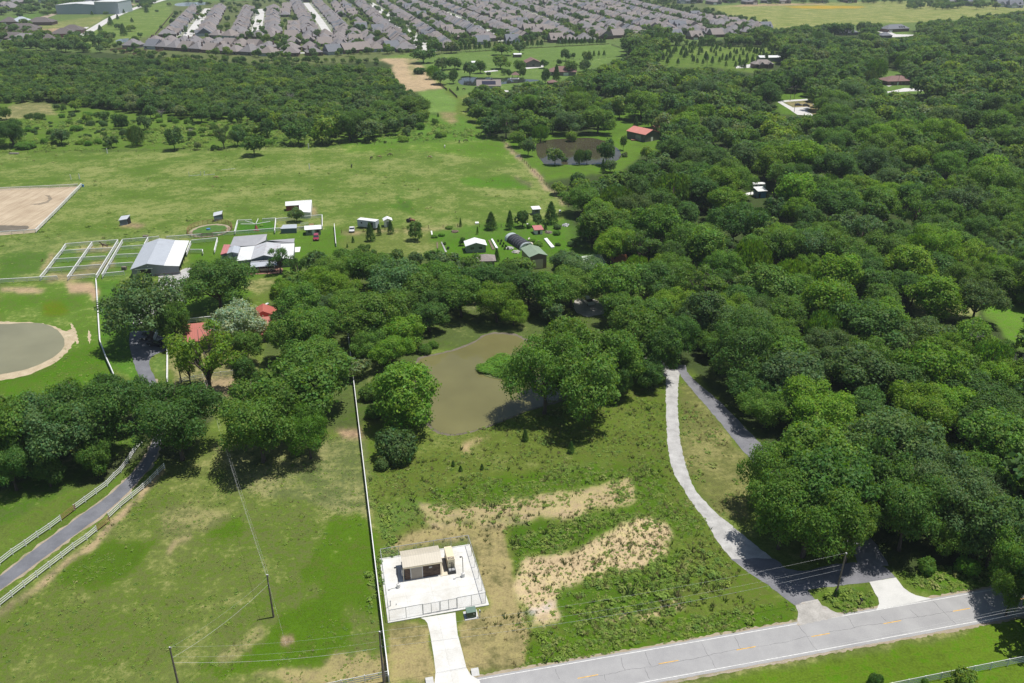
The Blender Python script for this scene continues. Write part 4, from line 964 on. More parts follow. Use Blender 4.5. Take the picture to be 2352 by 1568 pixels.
# the stone utility hut
M['tan_roof'] = ribbed('tan_standing_seam', (.50, .455, .365), .42, 0, dark=.86, rough=.5)
hut = house('utility_hut', 'small brown stone utility hut with tan metal roof on the white pad', 'utility building', (930.8, 1334.2), 5.9, 3.7, 2.75, .55, 'gx', M['stone'], M['tan_roof'], rot=R_(13.8), ov=.28, z=pz,
            parts=[('roll_door_frame', M['white'], 'f', .93, 2.95, 0, 2.32)])
MB().box(1.03, 2.85, -.07, -.045, .02, 2.22).build('roll_door', plain('tan_roll_door', (.33, .29, .24), .6, var=.06), hut)
MB().box(1.08, 2.8, -.09, -.072, .0, .05).build('door_sill', M['steel'], hut)
patch(hut, 'louvre_vent', M['steel'], 'f', 4.0, 4.5, 1.75, 2.0, 0, .06)
patch(hut, 'wall_lamp', M['white'], 'f', .75, .9, 2.35, 2.5, 0, .16)
MB().box(-.45, -.03, .45, 1.5, .5, 1.75).build('air_conditioner', M['steel'], hut)
MB().box(-.3, -.03, 1.8, 2.3, .9, 2.0).build('meter_box', M['steel'], hut)
MB().extr([(3.7 / 2 - .16, 2.75 + .55 + .12), (3.7 / 2, 2.75 + .55 + .24), (3.7 / 2 + .16, 2.75 + .55 + .12)], 'x', -.3, 6.2).build('ridge_cap', M['tan_roof'], hut)
MB().box(-.29, 6.19, -.33, -.285, 2.55, 2.68).build('gutter', M['beige'], hut)
MB().box(-.29, -.20, -.2, -.1, 0, 2.55).box(6.0, 6.09, -.12, -.02, 0, 2.55).build('downpipe', M['beige'], hut)
# generator beside it
gx, gy = G(1030.8, 1321.8); gen = empty('generator', (gx, gy, pz), R_(13.8), 'beige generator cabinet with black base beside the stone hut', 'generator')
MB().box(0, 1.25, 0, 4.3, 0, .55).build('base_tank', M['black'], gen)
MB().box(.04, 1.21, .85, 4.26, .552, 2.3).build('enclosure', M['beige'], gen)
MB().box(0, 1.25, .8, 4.3, 2.302, 2.38).build('enclosure_roof', M['beige'], gen)
MB().box(.12, 1.13, .9, 1.5, 2.382, 2.44).build('exhaust_grille', M['wood_grey'], gen)
MB().tube([(.3, .95, 2.45), (1.0, 1.4, 2.45)], .04, 5).tube([(1.0, .95, 2.45), (.3, 1.4, 2.45)], .04, 5).build('cross_brace', M['beige'], gen)
for k in (.35, .6): MB().tube([(.3 + k, .8, .55), (.3 + k, .8, 1.5)], .06, 8).build('conduit', M['black'], gen)
MB().box(.1, .5, .1, .6, .552, .8).box(.6, 1.1, .15, .7, .552, .7).build('battery_box', M['steel'], gen)
MB().box(.25, .85, .82, .86, 1.6, 1.72).build('control_panel', M['wood_grey'], gen)
e_ = MB(); e_.prism([tuple(Vector((gx, gy)) + Matrix.Rotation(R_(13.8), 2) @ Vector(p)) for p in ((-1.35, -.05), (-.02, -.05), (-.02, 4.5), (-1.35, 4.5))], pz, pz + .08)
tag(e_.build('equipment_slab', plain('cream_slab', (.60, .54, .42), .85, var=.06)), 'cream concrete strip between the hut and the generator', 'slab')
# lamp posts on round concrete bases
for q, lb in ((T(1, 3, 393, 532), 'lamp post on round concrete base in front of the stone hut'), (T(1, 3, 838, 457), 'lamp post on round concrete base right of the generator')):
    x, y = G(*q); lp = empty('lamp_post', (x, y, pz), GA, lb, 'lamp post', 'lamp posts on the pad')
    MB().cyl(0, 0, 0, .72, .31, 20).build('concrete_base', M['concrete'], lp)
    MB().tube([(0, 0, .72), (0, 0, 3.9)], .055, 8).build('post', M['black'], lp)
    MB().tube([(0, 0, 3.9), (-.1, -.1, 4.2), (-.28, -.2, 4.3)], .045, 7).box(-.5, -.2, -.34, -.12, 4.22, 4.34).build('lamp_head', M['black'], lp)
# small pipes in the pad corner
for q, lb, h in (((338, 660), 'steel bollard pipe in the near left pad corner', 1.0), ((338, 632), 'small blue pipe stub on the pad, upper one', .25), ((378, 652), 'small blue pipe stub on the pad, right one', .25)):
    x, y = G(*T(1, 3, *q)); o = MB().cyl(0, 0, 0, h, .07, 10).build('pipe_stub', M['steel']); o.location = (x, y, pz); tag(o, lb, 'pipe')
# transformer
x, y = G(*T(1, 3, 858, 757)); tf = empty('transformer_box', (x, y), R_(13), 'dark green transformer cabinet on a small slab by the pad', 'transformer')
MB().box(-.15, 2.0, 0, 1.9, 0, .14).build('slab', M['apron'], tf)
MB().box(.2, 1.65, .25, 1.35, .14, 1.25).build('cabinet', M['green_box'], tf); MB().extr([(.2, 1.252), (1.4, 1.252), (1.4, 1.38), (.2, 1.30)], 'x', .17, 1.68).build('lid', plain('green_lid', (.12, .19, .15), .5), tf)
patch(tf, 'warning_sign', M['white'], 'f', 1.2, 1.4, .8, 1.0, .25, .02)
x, y = G(*T(1, 3, 953, 732)); mp_ = empty('meter_post', (x, y), R_(13), 'white meter post beside the green transformer cabinet', 'meter post')
MB().box(-.06, .06, -.06, .06, 0, 1.5).build('post', M['white'], mp_); MB().box(-.14, .14, -.16, -.06, 1.0, 1.45).build('meter', M['steel'], mp_)
# mailbox and culvert
x, y = G(*T(2, 3, 1222, 648)); mbx = empty('mailbox', (x, y), GA, 'black mailbox on the grass verge between the two aprons', 'mailbox')
MB().box(-.05, .05, -.05, .05, 0, 1.0).build('post', M['wood_grey'], mbx); MB().extr([(-.13, 1.0), (.13, 1.0), (.13, 1.18), (.07, 1.28), (-.07, 1.28), (-.13, 1.18)], 'y', -.3, .3).build('box', M['black'], mbx)
for q, lb in (((605, 1168), 'pale culvert end left of the concrete drive'), ((918, 1105), 'pale culvert end right of the concrete drive')):
    x, y = G(*T(1, 3, *q)); o = MB().box(-.55, .55, -.25, .25, 0, .4).extr([(-.9, 0), (-.25, .4), (-.25, 0)], 'x', -.55, .55).build('culvert_end', M['apron']); o.location = (x, y, 0); o.rotation_euler.z = GA; tag(o, lb, 'culvert')

# the big grey barn
bx, by = G(301.7, 636); barn = empty('barn', (bx, by), GA, 'big grey steel barn with a pale lean-to roof beside the paddocks', 'barn')
q = [T(0, 1, *p) for p in ((905, 668), (1012, 632), (1108, 455), (985, 500))]
RF, RB = T(0, 1, 1012, 632), T(0, 1, 1108, 455)
w_ = G(*T(0, 1, 905, 668), 2.8), G(*RF, 4.2), G(*T(0, 1, 1130, 645), 3.2), G(*T(0, 1, 1230, 646), 2.75)
fr = Matrix.Rotation(-GA, 2)
u = [(fr @ (Vector(p) - Vector((bx, by)))) for p in w_]
ux = [p.x for p in u]; y0 = sum(p.y for p in u) / 4; dep = 25.5
def slab(root, x0, z0, x1, z1, ya, yb, rm, name='roof', t=.14):
    return MB().extr([(x0, z0), (x1, z1), (x1, z1 + t), (x0, z0 + t)], 'y', ya, yb).build(name, rm, root)
xe = [ux[0], ux[1], ux[2], ux[3]]
slab(barn, xe[0] - .3, 2.7, xe[1], 4.2, y0 - .3, y0 + dep * .66, M['grey_roof']); slab(barn, xe[0] - .3, 2.7, xe[1], 4.2, y0 + dep * .66 + .01, y0 + dep, M['grey_roof_worn'], 'worn_roof')
slab(barn, xe[1] + .01, 4.2, xe[2], 3.25, y0 - .3, y0 + dep * .72, M['grey_roof']); slab(barn, xe[1] + .01, 4.2, xe[2], 3.25, y0 + dep * .72 + .01, y0 + dep, M['grey_roof_worn'], 'worn_roof')
slab(barn, xe[2] + .01, 3.2, xe[3] + .3, 2.7, y0 - .3, y0 + dep, M['pale_roof'], 'lean_to_roof')
MB().extr([(xe[0], 0), (xe[2], 0), (xe[2], 3.18), (xe[1], 4.15), (xe[0], 2.75)], 'y', y0, y0 + dep - .3).build('wall', M['grey_wall'], barn)
MB().extr([(xe[2] + .02, 0), (xe[3], 0), (xe[3], 2.66), (xe[2] + .02, 3.12)], 'y', y0 + .01, y0 + .16).build('lean_to_wall', M['grey_wall'], barn)
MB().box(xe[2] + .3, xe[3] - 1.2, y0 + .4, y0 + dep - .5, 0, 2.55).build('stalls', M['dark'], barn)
for k in range(7): MB().box(xe[3] - .15, xe[3] + .02, y0 + .3 + k * 4.1, y0 + .45 + k * 4.1, 0, 2.7).build('post', M['black'], barn)
patch(barn, 'barn_door', M['dark'], 'f', xe[0] + 2.6, xe[0] + 5.6, 0, 2.5, y0); MB().box(xe[0] + 1.0, xe[0] + 6.2, y0 - .2, y0 - .06, 2.55, 2.72).build('door_track', M['white'], barn)
MB().cyl(xe[1] + .1, y0 - .15, 3.3, 3.5, .1, 8).build('lamp', M['white'], barn)
fence('rail_fence', 'dark low rail in front of the big grey barn', [tuple(Vector((bx, by)) + Matrix.Rotation(GA, 2) @ Vector((xx, y0 - 1.0))) for xx in (xe[1] + 2, xe[3] + .4)], h=1.1, rails=(.9,), step=2.4, mat=M['wood_brown'])

# the stable cluster, read off a closer view of the photograph
def Z2(x, y): return (479.7 + x / 8.324, 522.0 + y / 8.324)
st = empty('stable', G(*Z2(800, 830)), GA, 'rambling blue grey stable with rust streaked, white and grey roofs and a porch', 'stable')
def bz(pts, zs, rm, wm=None, **k): return block(st, [Z2(*p) for p in pts], zs, rm, wm, **k)
bz([(400, 365), (880, 345), (1085, 245), (1113, 125), (480, 175)], [3.0, 3.0, 3.4, 4.6, 4.6], M['dull_roof'], M['grey_wall'], rname='rear_roof')
bz([(1095, 262), (1370, 305), (1628, 290), (1640, 210), (1120, 248)], [3.2, 2.9, 2.9, 3.7, 3.7], M['dull_roof'], M['grey_wall'], rname='rear_lean_to_roof')
bz([(805, 612), (1050, 530), (1110, 275), (880, 347)], [3.4, 4.7, 4.7, 3.4], M['rust_roof'], M['blue_wall'], rname='main_roof')
bz([(1050, 530), (1372, 585), (1372, 308), (1110, 275)], [4.7, 3.4, 3.4, 4.7], M['rust_roof'], M['blue_wall'], rname='main_roof')
bz([(530, 640), (803, 613), (878, 350), (605, 377)], [2.8, 3.35, 3.35, 2.8], M['pale_roof'], M['grey_wall'], rname='lean_to_roof')
bz([(1375, 585), (1612, 600), (1636, 302), (1375, 312)], [3.3, 2.7, 2.7, 3.3], M['pale_roof'], M['grey_wall'], rname='lean_to_roof')
bz([(340, 502), (440, 470), (482, 345), (390, 382)], [3.6, 4.3, 4.3, 3.6], M['grey_roof'], M['grey_wall'], rname='tower_roof')
bz([(440, 470), (560, 492), (602, 366), (482, 345)], [4.3, 3.6, 3.6, 4.3], M['grey_roof'], M['grey_wall'], rname='tower_roof')
bz([(220, 517), (350, 482), (412, 325), (285, 325)], [2.5, 2.6, 2.6, 2.5], M['pink_roof'], M['grey_wall'], rname='red_lean_to_roof')
pw_ = bz([(790, 765), (1300, 722), (1310, 640), (800, 660)], [2.2, 2.2, 2.85, 2.85], M['grey_roof'], rname='porch_roof')
for tt in (.01, .34, .66, .99):
    p = Vector(pw_[0]).lerp(Vector(pw_[1]), tt); MB().box(p.x - .08, p.x + .08, p.y + .05, p.y + .2, 0, 2.08).build('porch_post', M['red_wall'], st)
MB().box(pw_[0].x, pw_[1].x, pw_[3].y - .3, pw_[3].y - .1, 0, 2.6).build('porch_back_wall', M['blue_wall'], st)
MB().box(pw_[0].x + .2, pw_[1].x + .8, pw_[3].y - .5, pw_[3].y - .36, 2.95, 3.15).build('door_track', M['white'], st)
MB().box(pw_[0].x + 2.8, pw_[0].x + 4.4, pw_[3].y - .34, pw_[3].y - .31, 2.6, 2.95).build('clerestory_window', M['dark'], st)
dw = [Vector(G(*Z2(*p))) for p in ((380, 650), (535, 640))]; dl = [Matrix.Rotation(-GA, 2) @ (p - Vector(st.location[:2])) for p in dw]
tw = [Matrix.Rotation(-GA, 2) @ (Vector(G(*Z2(340, 502), 3.6)) - Vector(st.location[:2])), Matrix.Rotation(-GA, 2) @ (Vector(G(*Z2(560, 492), 3.6)) - Vector(st.location[:2]))]
ty = min(tw[0].y, tw[1].y) + .02; MB().box(tw[0].x + .5, tw[1].x - .3, ty - .06, ty + .06, 0, 2.7).build('garage_door', M['white_metal'], st)
MB().box(pw_[0].x - .8, pw_[1].x + .4, pw_[0].y - 1.5, pw_[0].y - 1.4, .7, .85).build('hitch_rail', M['wood_brown'], st)
for tt in (0, .3, .62, .95): MB().box(pw_[0].x - .6 + tt * 9, pw_[0].x - .45 + tt * 9, pw_[0].y - 1.52, pw_[0].y - 1.38, 0, .72).build('hitch_post', M['wood_brown'], st)
sheet('dirt_floor', GL([Z2(700, 905), (Z2(1400, 880)), Z2(1420, 790), Z2(1310, 745), Z2(800, 790)]), .02, plain('red_dirt', (.24, .13, .095), .95, var=.2), 'reddish dirt floor at the stable porch')

# L-shaped white shed with red walls, run-in sheds, small huts
ls = empty('animal_shed', G(*T(0, 1, 1968, 270)), GA, 'white roofed L shaped shed with red walls in the pasture', 'shed')
def bs(root, c, r, pts, zs, rm, wm=None, **k): return block(root, TL(c, r, *pts), zs, rm, wm, **k)
bs(ls, 0, 1, [(1965, 232), (2058, 226), (2145, 190), (1965, 203)], [2.2, 2.2, 3.0, 3.0], M['pale_roof'], M['red_wall'])
bs(ls, 0, 1, [(2062, 272), (2140, 277), (2149, 190), (2060, 226)], [2.4, 2.4, 3.0, 2.6], M['white_metal'], M['white'], rname='wing_roof')
for c, r, pts, zs, lb in ((0, 1, [(815, 332), (875, 322), (897, 293), (835, 302)], [2.2, 2.2, 3.1, 3.1], 'grey run-in shed with open end in the pasture, left of the pen'), (0, 1, [(1468, 303), (1528, 288), (1533, 264), (1472, 278)], [2.2, 2.2, 3.0, 3.0], 'grey run-in shed behind the oval pen')):
    s_ = empty('run_in_shed', G(*T(c, r, pts[0][0], pts[0][1] + 36)), GA, lb, 'shed', 'run-in sheds'); w = bs(s_, c, r, pts, zs, M['grey_roof'], M['blue_wall'], inset=.3)
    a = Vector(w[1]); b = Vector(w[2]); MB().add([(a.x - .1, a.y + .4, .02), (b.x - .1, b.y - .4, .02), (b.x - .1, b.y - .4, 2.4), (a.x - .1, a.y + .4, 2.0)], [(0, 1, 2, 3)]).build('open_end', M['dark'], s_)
cs = empty('chicken_coop', G(*T(0, 1, 1935, 400)), GA, 'grey roofed low coop behind the white rail', 'coop'); bs(cs, 0, 1, [(1930, 390), (2045, 385), (2045, 358), (1950, 362)], [1.9, 1.9, 2.3, 2.3], M['grey_roof'], M['blue_wall'])
MB().box(7, 10, 0, 3, 0, 1.6).build('wire_run', M['mesh'], cs)
ph = house('playhouse', 'little white roofed grey hut beside the red car', 'hut', T(0, 1, 2110, 436), 5.2, 3.6, 2.2, .7, 'gx', M['sage_wall'], M['white_metal'], ov=.4, parts=[('window', M['glass'], 'f', .8, 1.7, .9, 1.7), ('window', M['glass'], 'f', 3.7, 4.6, .9, 1.7), ('door', M['white'], 'f', 2.2, 3.1, 0, 1.9)])
house('garden_shed', 'small white shed beside the dark trees by the trailer', 'shed', T(1, 1, 297, 380), 2.6, 2.6, 2.6, .6, 'gy', M['white'], M['white_metal'], parts=[('door', M['grey_wall'], 'f', .8, 1.8, 0, 2.0)])
house('deer_blind', 'white roofed box hut between the dark trees at the pasture edge', 'hut', T(1, 1, 1322, 297), 2.6, 2.6, 2.3, .25, 'shed', M['blue_wall'], M['white_metal'], parts=[('window', M['glass'], 'f', .6, 1.8, 1.3, 1.9)])
house('garden_house', 'sage green garden house with white roof on the lawn', 'shed', T(1, 1, 862, 558), 6.6, 5.0, 2.5, 1.0, 'gy', M['sage_wall'], M['white_metal'], rot=R_(9), parts=[('window', M['glass'], 'f', 1.4, 2.5, 1.1, 2.0), ('window', M['glass'], 'f', 4.2, 5.3, 1.1, 2.0), ('window_frame', M['white'], 'f', 1.3, 2.6, 1.0, 1.09), ('window_frame', M['white'], 'f', 4.1, 5.4, 1.0, 1.09), ('door', M['white'], 'l', 1.5, 2.5, 0, 2.0)])
house('garden_shed', 'shed with brown shingle hip roof half hidden by the tree belt', 'shed', T(1, 1, 935, 660), 5.6, 5.0, 2.4, 1.4, 'hip', M['sage_wall'], M['shingle3'], rot=R_(5), ov=.5, parts=[('window', M['glass'], 'f', 1.5, 2.6, 1, 1.9)])
tb = house('workshop', 'tall tan steel workshop with pale green roof behind the tree belt', 'workshop', T(1, 1, 1298, 672), 5.6, 8.6, 4.3, .9, 'gy', M['tan_wall'], M['green_roof'], rot=R_(17), ov=.35, parts=[('roll_door', M['beige'], 'f', 1.0, 4.4, 0, 3.2), ('window', M['glass'], 'l', 3, 4, 1.5, 2.4), ('door', M['white'], 'l', 5.4, 6.4, 0, 2.1)])
gh = house('farmhouse', 'pale green metal roofed house mostly hidden by trees behind the pond', 'house', T(1, 1, 1540, 728), 13.5, 8, 2.6, 2.2, 'gx', M['sage_wall'], M['green_roof'], rot=R_(20), ov=.6, parts=[('window', M['glass'], 'f', 2, 3.4, .9, 2.1), ('window', M['glass'], 'f', 6, 7.4, .9, 2.1), ('door', M['white'], 'f', 9, 10, 0, 2.1), ('window', M['glass'], 'f', 11, 12.4, .9, 2.1)])
house('rusty_hut', 'small hut with rusty red roof behind the greenhouse', 'hut', T(1, 1, 1335, 430), 2.7, 3.2, 1.7, .4, 'shed', M['white'], M['pink_roof'], parts=[('door', M['dark'], 'f', .9, 1.8, 0, 1.4)])
house('wood_shed', 'terracotta roofed lean-to at the wood edge right of the green roofed house', 'shed', T(1, 1, 1875, 660), 5, 3.5, 2.2, .5, 'shed', M['wood_brown'], plain('terracotta', (.42, .17, .09), .8, var=.2))
# hoop greenhouse
hx, hy = G(*T(1, 1, 1232, 541)); ghh = empty('greenhouse', (hx, hy), R_(26), 'hoop greenhouse under black shade cloth with a glazed end', 'greenhouse')
arc = [(2.6 * math.cos(math.pi * k / 14), 2.45 * math.sin(math.pi * k / 14) ** .8) for k in range(15)]
mb = MB(); n = 15; mb.add([(a + 2.6, .8, z) for a, z in arc] + [(a + 2.6, 10.8, z) for a, z in arc], [(i, i + 1, n + i + 1, n + i) for i in range(n - 1)]); mb.build('shade_cloth', M['shade'], ghh, True)
mb = MB(); arc2 = [(a * .985, z * .985) for a, z in arc]; mb.add([(a + 2.6, 0, z) for a, z in arc2] + [(a + 2.6, 12.6, z) for a, z in arc2], [(i, i + 1, n + i + 1, n + i) for i in range(n - 1)] + [tuple(range(n)), tuple(range(n, 2 * n))]); mb.build('film_cover', M['film'], ghh)
for k in range(7): MB().tube([(a * 1.012 + 2.6, .9 + k * 1.62, z * 1.012) for a, z in arc], .03, 5).build('hoop', M['steel'], ghh)
MB().box(2.1, 3.1, -.06, -.02, 0, 1.95).build('door', M['glass'], ghh); MB().box(2.0, 2.09, -.08, -.02, 0, 2.05).box(3.11, 3.2, -.08, -.02, 0, 2.05).box(2.0, 3.2, -.08, -.02, 2.05, 2.13).build('door_frame', M['white'], ghh)
# garden beds and row covers
def bed(pts, mat, name, label, h=.25, cat='garden bed'):
    o = MB().prism(GL(TL(1, 1, *pts)), 0, h).build(name, mat); tag(o, label, cat); return o
bed([(1395, 465), (1415, 460), (1468, 522), (1445, 526)], M['rowcover'], 'row_cover', 'broad white row cover right of the greenhouse', .45, 'row cover')
bed([(1030, 468), (1040, 465), (1078, 528), (1066, 534)], M['rowcover'], 'row_cover', 'narrow white row cover left of the greenhouse', .45, 'row cover')
bed([(1010, 472), (1022, 470), (1056, 535), (1040, 538)], M['soil'], 'garden_bed', 'bare soil bed beside the narrow white row cover')
bed([(1352, 475), (1362, 473), (1375, 500), (1365, 502)], M['soil'], 'garden_bed', 'short soil bed between greenhouse and broad row cover')
bed([(655, 488), (664, 486), (666, 525), (656, 528)], M['soil'], 'garden_bed', 'left soil bed of the garden patch by the meadow')
bed([(685, 485), (692, 482), (728, 555), (716, 558)], plain('plastic_mulch', (.32, .32, .31), .6, var=.4, scale=1.5), 'garden_bed', 'pale mulched bed of the garden patch by the meadow', .2)
bed([(1285, 460), (1296, 455), (1330, 520), (1300, 530)], plain('pale_rubble', (.5, .46, .40), .9, var=.35, scale=1.5), 'garden_bed', 'strip of pale rubble right of the greenhouse', .3)
for pts, lb in (([(1275, 362), (1290, 360), (1306, 382), (1296, 386)], 'white board lying by the dark trees'), ([(920, 350), (946, 350), (945, 360), (922, 361)], 'white trough on the pasture fence line'), ([(1498, 268), (1512, 268), (1512, 276), (1500, 278)], 'white tub at the pasture corner by the wood'), ([(615, 413), (624, 412), (628, 436), (620, 440)], 'white sheet lying in the meadow')):
    tag(MB().prism(GL(TL(1, 1, *pts)), 0, .5).build('white_panel', M['white']), lb, 'panel')
for q, lb, col in (((780, 412), 'pile of brown dirt on the meadow behind the garden house', 'soil'), ((1203, 552), 'pile of tan rubble left of the tall tan workshop', 'gravel_thin'), ((1160, 527), 'small pale stone pile by the greenhouse', 'gravel'), ((1425, 417), 'heap of scrap at the rusty hut', 'wood_grey'), ((1545, 368), 'grey scrap heap at the wood edge', 'steel')):
    x, y = G(*T(1, 1, *q)); mb = MB()
    me = bpy.data.meshes.new('rubble_heap'); bm = bmesh.new(); bmesh.ops.create_icosphere(bm, subdivisions=3, radius=1.3)
    for v in bm.verts: v.co *= 1 + random.uniform(-.25, .25); v.co.z *= .45
    bm.to_mesh(me); bm.free(); me.materials.append(M[col]); o = link('rubble_heap', me); o.location = (x, y, .1); tag(o, lb, 'heap')
# trampoline
tx, ty = G(*T(1, 1, 856, 650)); tr = empty('trampoline', (tx, ty), 0, 'round trampoline with black safety net at the tree belt', 'trampoline')
MB().cyl(0, 0, .85, .92, 1.9, 20).build('mat', M['black'], tr)
for k in range(6):
    a = k * math.pi / 3; MB().tube([(1.95 * math.cos(a), 1.95 * math.sin(a), 0), (1.95 * math.cos(a), 1.95 * math.sin(a), 2.7)], .04, 6).build('pole', M['green_box'], tr)
m_, nt_, b_ = newmat('safety_net'); t_ = nt_.nodes.new('ShaderNodeBsdfTransparent'); x_ = nt_.nodes.new('ShaderNodeMixShader'); x_.inputs[0].default_value = .5; b_.inputs['Base Color'].default_value = (.02, .03, .025, 1)
nt_.links.new(t_.outputs[0], x_.inputs[1]); nt_.links.new(b_.outputs[0], x_.inputs[2]); nt_.links.new(x_.outputs[0], nt_.nodes['Material Output'].inputs[0])
MB().tube([(0, 0, .95), (0, 0, 2.6)], 1.9, 18, False).build('net', m_, tr)
o = MB().prism([(2.4 * math.cos(k * .35), 2.4 * math.sin(k * .35)) for k in range(18)], 0, 1.0).build('swimming_pool', M['teal']); o.location = (*G(*T(1, 1, 830, 745)), 0); tag(o, 'round turquoise garden pool glimpsed through the tree belt', 'pool')

# house with the red roof among the trees
rh = house('ranch_house', 'long red metal roofed house hidden behind the sparse tree', 'house', T(0, 2, 1295, 35), 24, 9.5, 2.6, 2.3, 'gx', M['brick'], M['red_roof'], rot=R_(14), ov=.8,
           parts=[('window', M['glass'], 'f', 2, 3.6, .8, 2.0), ('window', M['glass'], 'f', 6, 7.6, .8, 2.0), ('door', M['white'], 'f', 10, 11, 0, 2.1), ('window', M['glass'], 'f', 14, 15.6, .8, 2.0), ('window', M['glass'], 'f', 19, 20.6, .8, 2.0)])
MB().box(11, 12, 4.6, 5.6, 3.5, 6.1).build('chimney', M['brick'], rh)
MB().extr([(14.5, 2.5), (23.6, 2.5), (19, 4.8), ], 'y', 9.4, 15).build('rear_wing_roof', M['red_roof'], rh)
# red roofed garage by the brown pond
house('garage', 'grey green garage with salmon red roof by the brown pond', 'garage', T(1, 0, 2090, 980), 10.5, 13.5, 4.0, 1.9, 'gy', M['olive_wall'], M['salmon_roof'], rot=R_(38), ov=.4, parts=[('door', M['white'], 'f', 4.5, 6, 0, 2.2), ('garage_door', M['sage_wall'], 'l', 3, 7, 0, 3)])
house('garden_shed', 'maroon roofed shed right behind the salmon roofed garage', 'shed', T(1, 0, 2165, 920), 7, 6, 2.6, 1.2, 'gx', M['brick'], M['red_roof'], rot=R_(20))
tag(MB().box(0, 5, 0, 2.5, 0, .5).build('wood_stack', M['rust']), 'low brown stack of wood left of the salmon roofed garage', 'wood stack').location = (*G(*T(1, 0, 1998, 970)), 0)
# playset
px_, py_ = G(*T(1, 0, 2026, 790)); ps = empty('playset', (px_, py_), R_(10), 'wooden playset with orange canopy and yellow slide on the lawn', 'playset')
for a in (-1.3, 1.3):
    for b in (-1.3, 1.3): MB().box(a - .1, a + .1, b - .1, b + .1, 0, 3.2).build('post', M['wood_brown'], ps)
MB().box(-1.4, 1.4, -1.4, 1.4, 1.5, 1.65).build('deck', M['wood_brown'], ps); MB().extr([(-1.8, 3.2), (0, 4.6), (1.8, 3.2), (1.8, 3.3), (0, 4.75), (-1.8, 3.3)], 'y', -1.8, 1.8).build('canopy', M['orange'], ps)
MB().extr([(1.4, 1.6), (4.8, .2), (4.8, .35), (1.4, 1.8)], 'y', -.5, .5).build('slide', M['yellow'], ps)
# houses of the middle distance
solar = house('lake_house', 'pale roofed house with solar panels at the gazebo pond', 'house', T(1, 0, 935, 614), 17, 11, 2.4, 3.4, 'gx', M['siding'], M['shingle3'], rot=R_(4), ov=.5, parts=[('window', M['glass'], 'f', 3, 5, 1, 2.2)])
sp_ = MB().box(3.5, 13.5, .9, 4.8, 0, .06).build('solar_panel', M['panel'], solar); sp_.rotation_euler = (math.atan2(3.4, 5.5), 0, 0); sp_.location = (0, 0, 2.4 + .24)
MB().box(10.5, 11.3, 5.1, 5.9, 5.5, 7.4).build('chimney', M['brick'], solar)
oh = house('olive_house', 'olive sided house with brown gable roof by the far green paddock', 'house', T(1, 0, 1275, 462), 12.5, 16, 3.6, 2.6, 'gy', M['olive_wall'], M['shingle_r'], rot=R_(8), ov=.5, parts=[('window', M['glass'], 'f', 5, 7, 1, 2.2)])
house('brick_house', 'brown roofed house hidden by yard trees right of the olive house', 'house', T(1, 0, 1425, 520), 22, 13, 3, 3.6, 'hip', M['brick2'], M['shingle_r'], rot=R_(-3), ov=.6, parts=[('window', M['glass'], 'f', 3, 5, 1, 2.2), ('garage_door', M['white'], 'f', 12, 16, 0, 2.4)])
house('garden_shed', 'white shed between two round trees beyond the gazebo pond', 'shed', T(1, 0, 900, 458), 5, 5, 3.4, .8, 'gx', M['white'], M['white_metal'])
house('carport', 'white roofed carport behind the olive house', 'carport', T(1, 0, 1190, 395), 7, 6, 2.6, .7, 'gx', M['wood_grey'], M['white_metal'])
house('garden_shed', 'dark red roofed small house glimpsed through trees near the gazebo pond', 'shed', T(1, 0, 1430, 592), 7, 6, 2.5, 1.6, 'hip', M['brick'], M['shingle_r'])
gz = empty('gazebo', G(*T(1, 0, 1197, 540)), 0, 'square gazebo with dark red roof on the pond shore', 'gazebo')
for a in (-2.2, 2.2):
    for b in (-2.2, 2.2): MB().box(a - .15, a + .15, b - .15, b + .15, 0, 3).build('post', M['wood_brown'], gz)
MB().add([(-3, -3, 3), (3, -3, 3), (3, 3, 3), (-3, 3, 3), (0, 0, 5.2)], [(0, 1, 4), (1, 2, 4), (2, 3, 4), (3, 0, 4), (3, 2, 1, 0)]).build('roof', M['shingle_r'], gz); MB().box(-4, 3, -4.5, 3, .1, .35).build('deck', M['concrete'], gz)
# right side houses
fh = house('wood_house', 'house with steel rear roof and jagged brown gables among young trees', 'house', T(2, 0, 490, 470), 17, 9, 3.4, 3.2, 'hip', M['brick'], M['shingle3'], rot=R_(6), ov=.5, parts=[('window', M['glass'], 'f', 2, 3.6, 1, 2.3), ('door', M['white'], 'f', 8, 9.2, 0, 2.2)])
MB().extr([(3, 3.3), (8, 3.3), (5.5, 5.6)], 'y', -4, 4).build('front_gable_roof', M['shingle3'], fh); MB().box(3.3, 7.7, -3.8, .1, 0, 3.28).build('front_gable_wall', M['brick'], fh)
MB().extr([(11, 3.3), (15, 3.3), (13, 5.2)], 'y', -3, 4).build('front_gable_roof', M['shingle3'], fh); MB().box(11.2, 14.8, -2.8, .1, 0, 3.28).build('front_gable_wall', M['brick'], fh)
house('steel_shop', 'long grey steel roofed shop behind the jagged brown gabled house', 'workshop', T(2, 0, 530, 425), 27, 10, 3.6, 1.2, 'gx', M['grey_wall'], M['pale_roof'], rot=R_(4))
house('brown_house', 'low dark brick house with brown hip roof left of a big oak', 'house', T(2, 0, 1408, 588), 21, 13, 3, 3.0, 'hip', M['brick'], M['shingle_r'], rot=R_(10), ov=.7, parts=[('window', M['glass'], 'f', 3, 5, .9, 2.1), ('door', M['white'], 'f', 8, 9, 0, 2.1), ('window', M['glass'], 'f', 12, 14, .9, 2.1)])
house('slate_house', 'hip roofed slate grey house left of the long dormered house', 'house', T(2, 0, 1092, 243), 21, 16, 3.2, 5.2, 'hip', M['brick2'], M['shingle_b'], ov=.5)
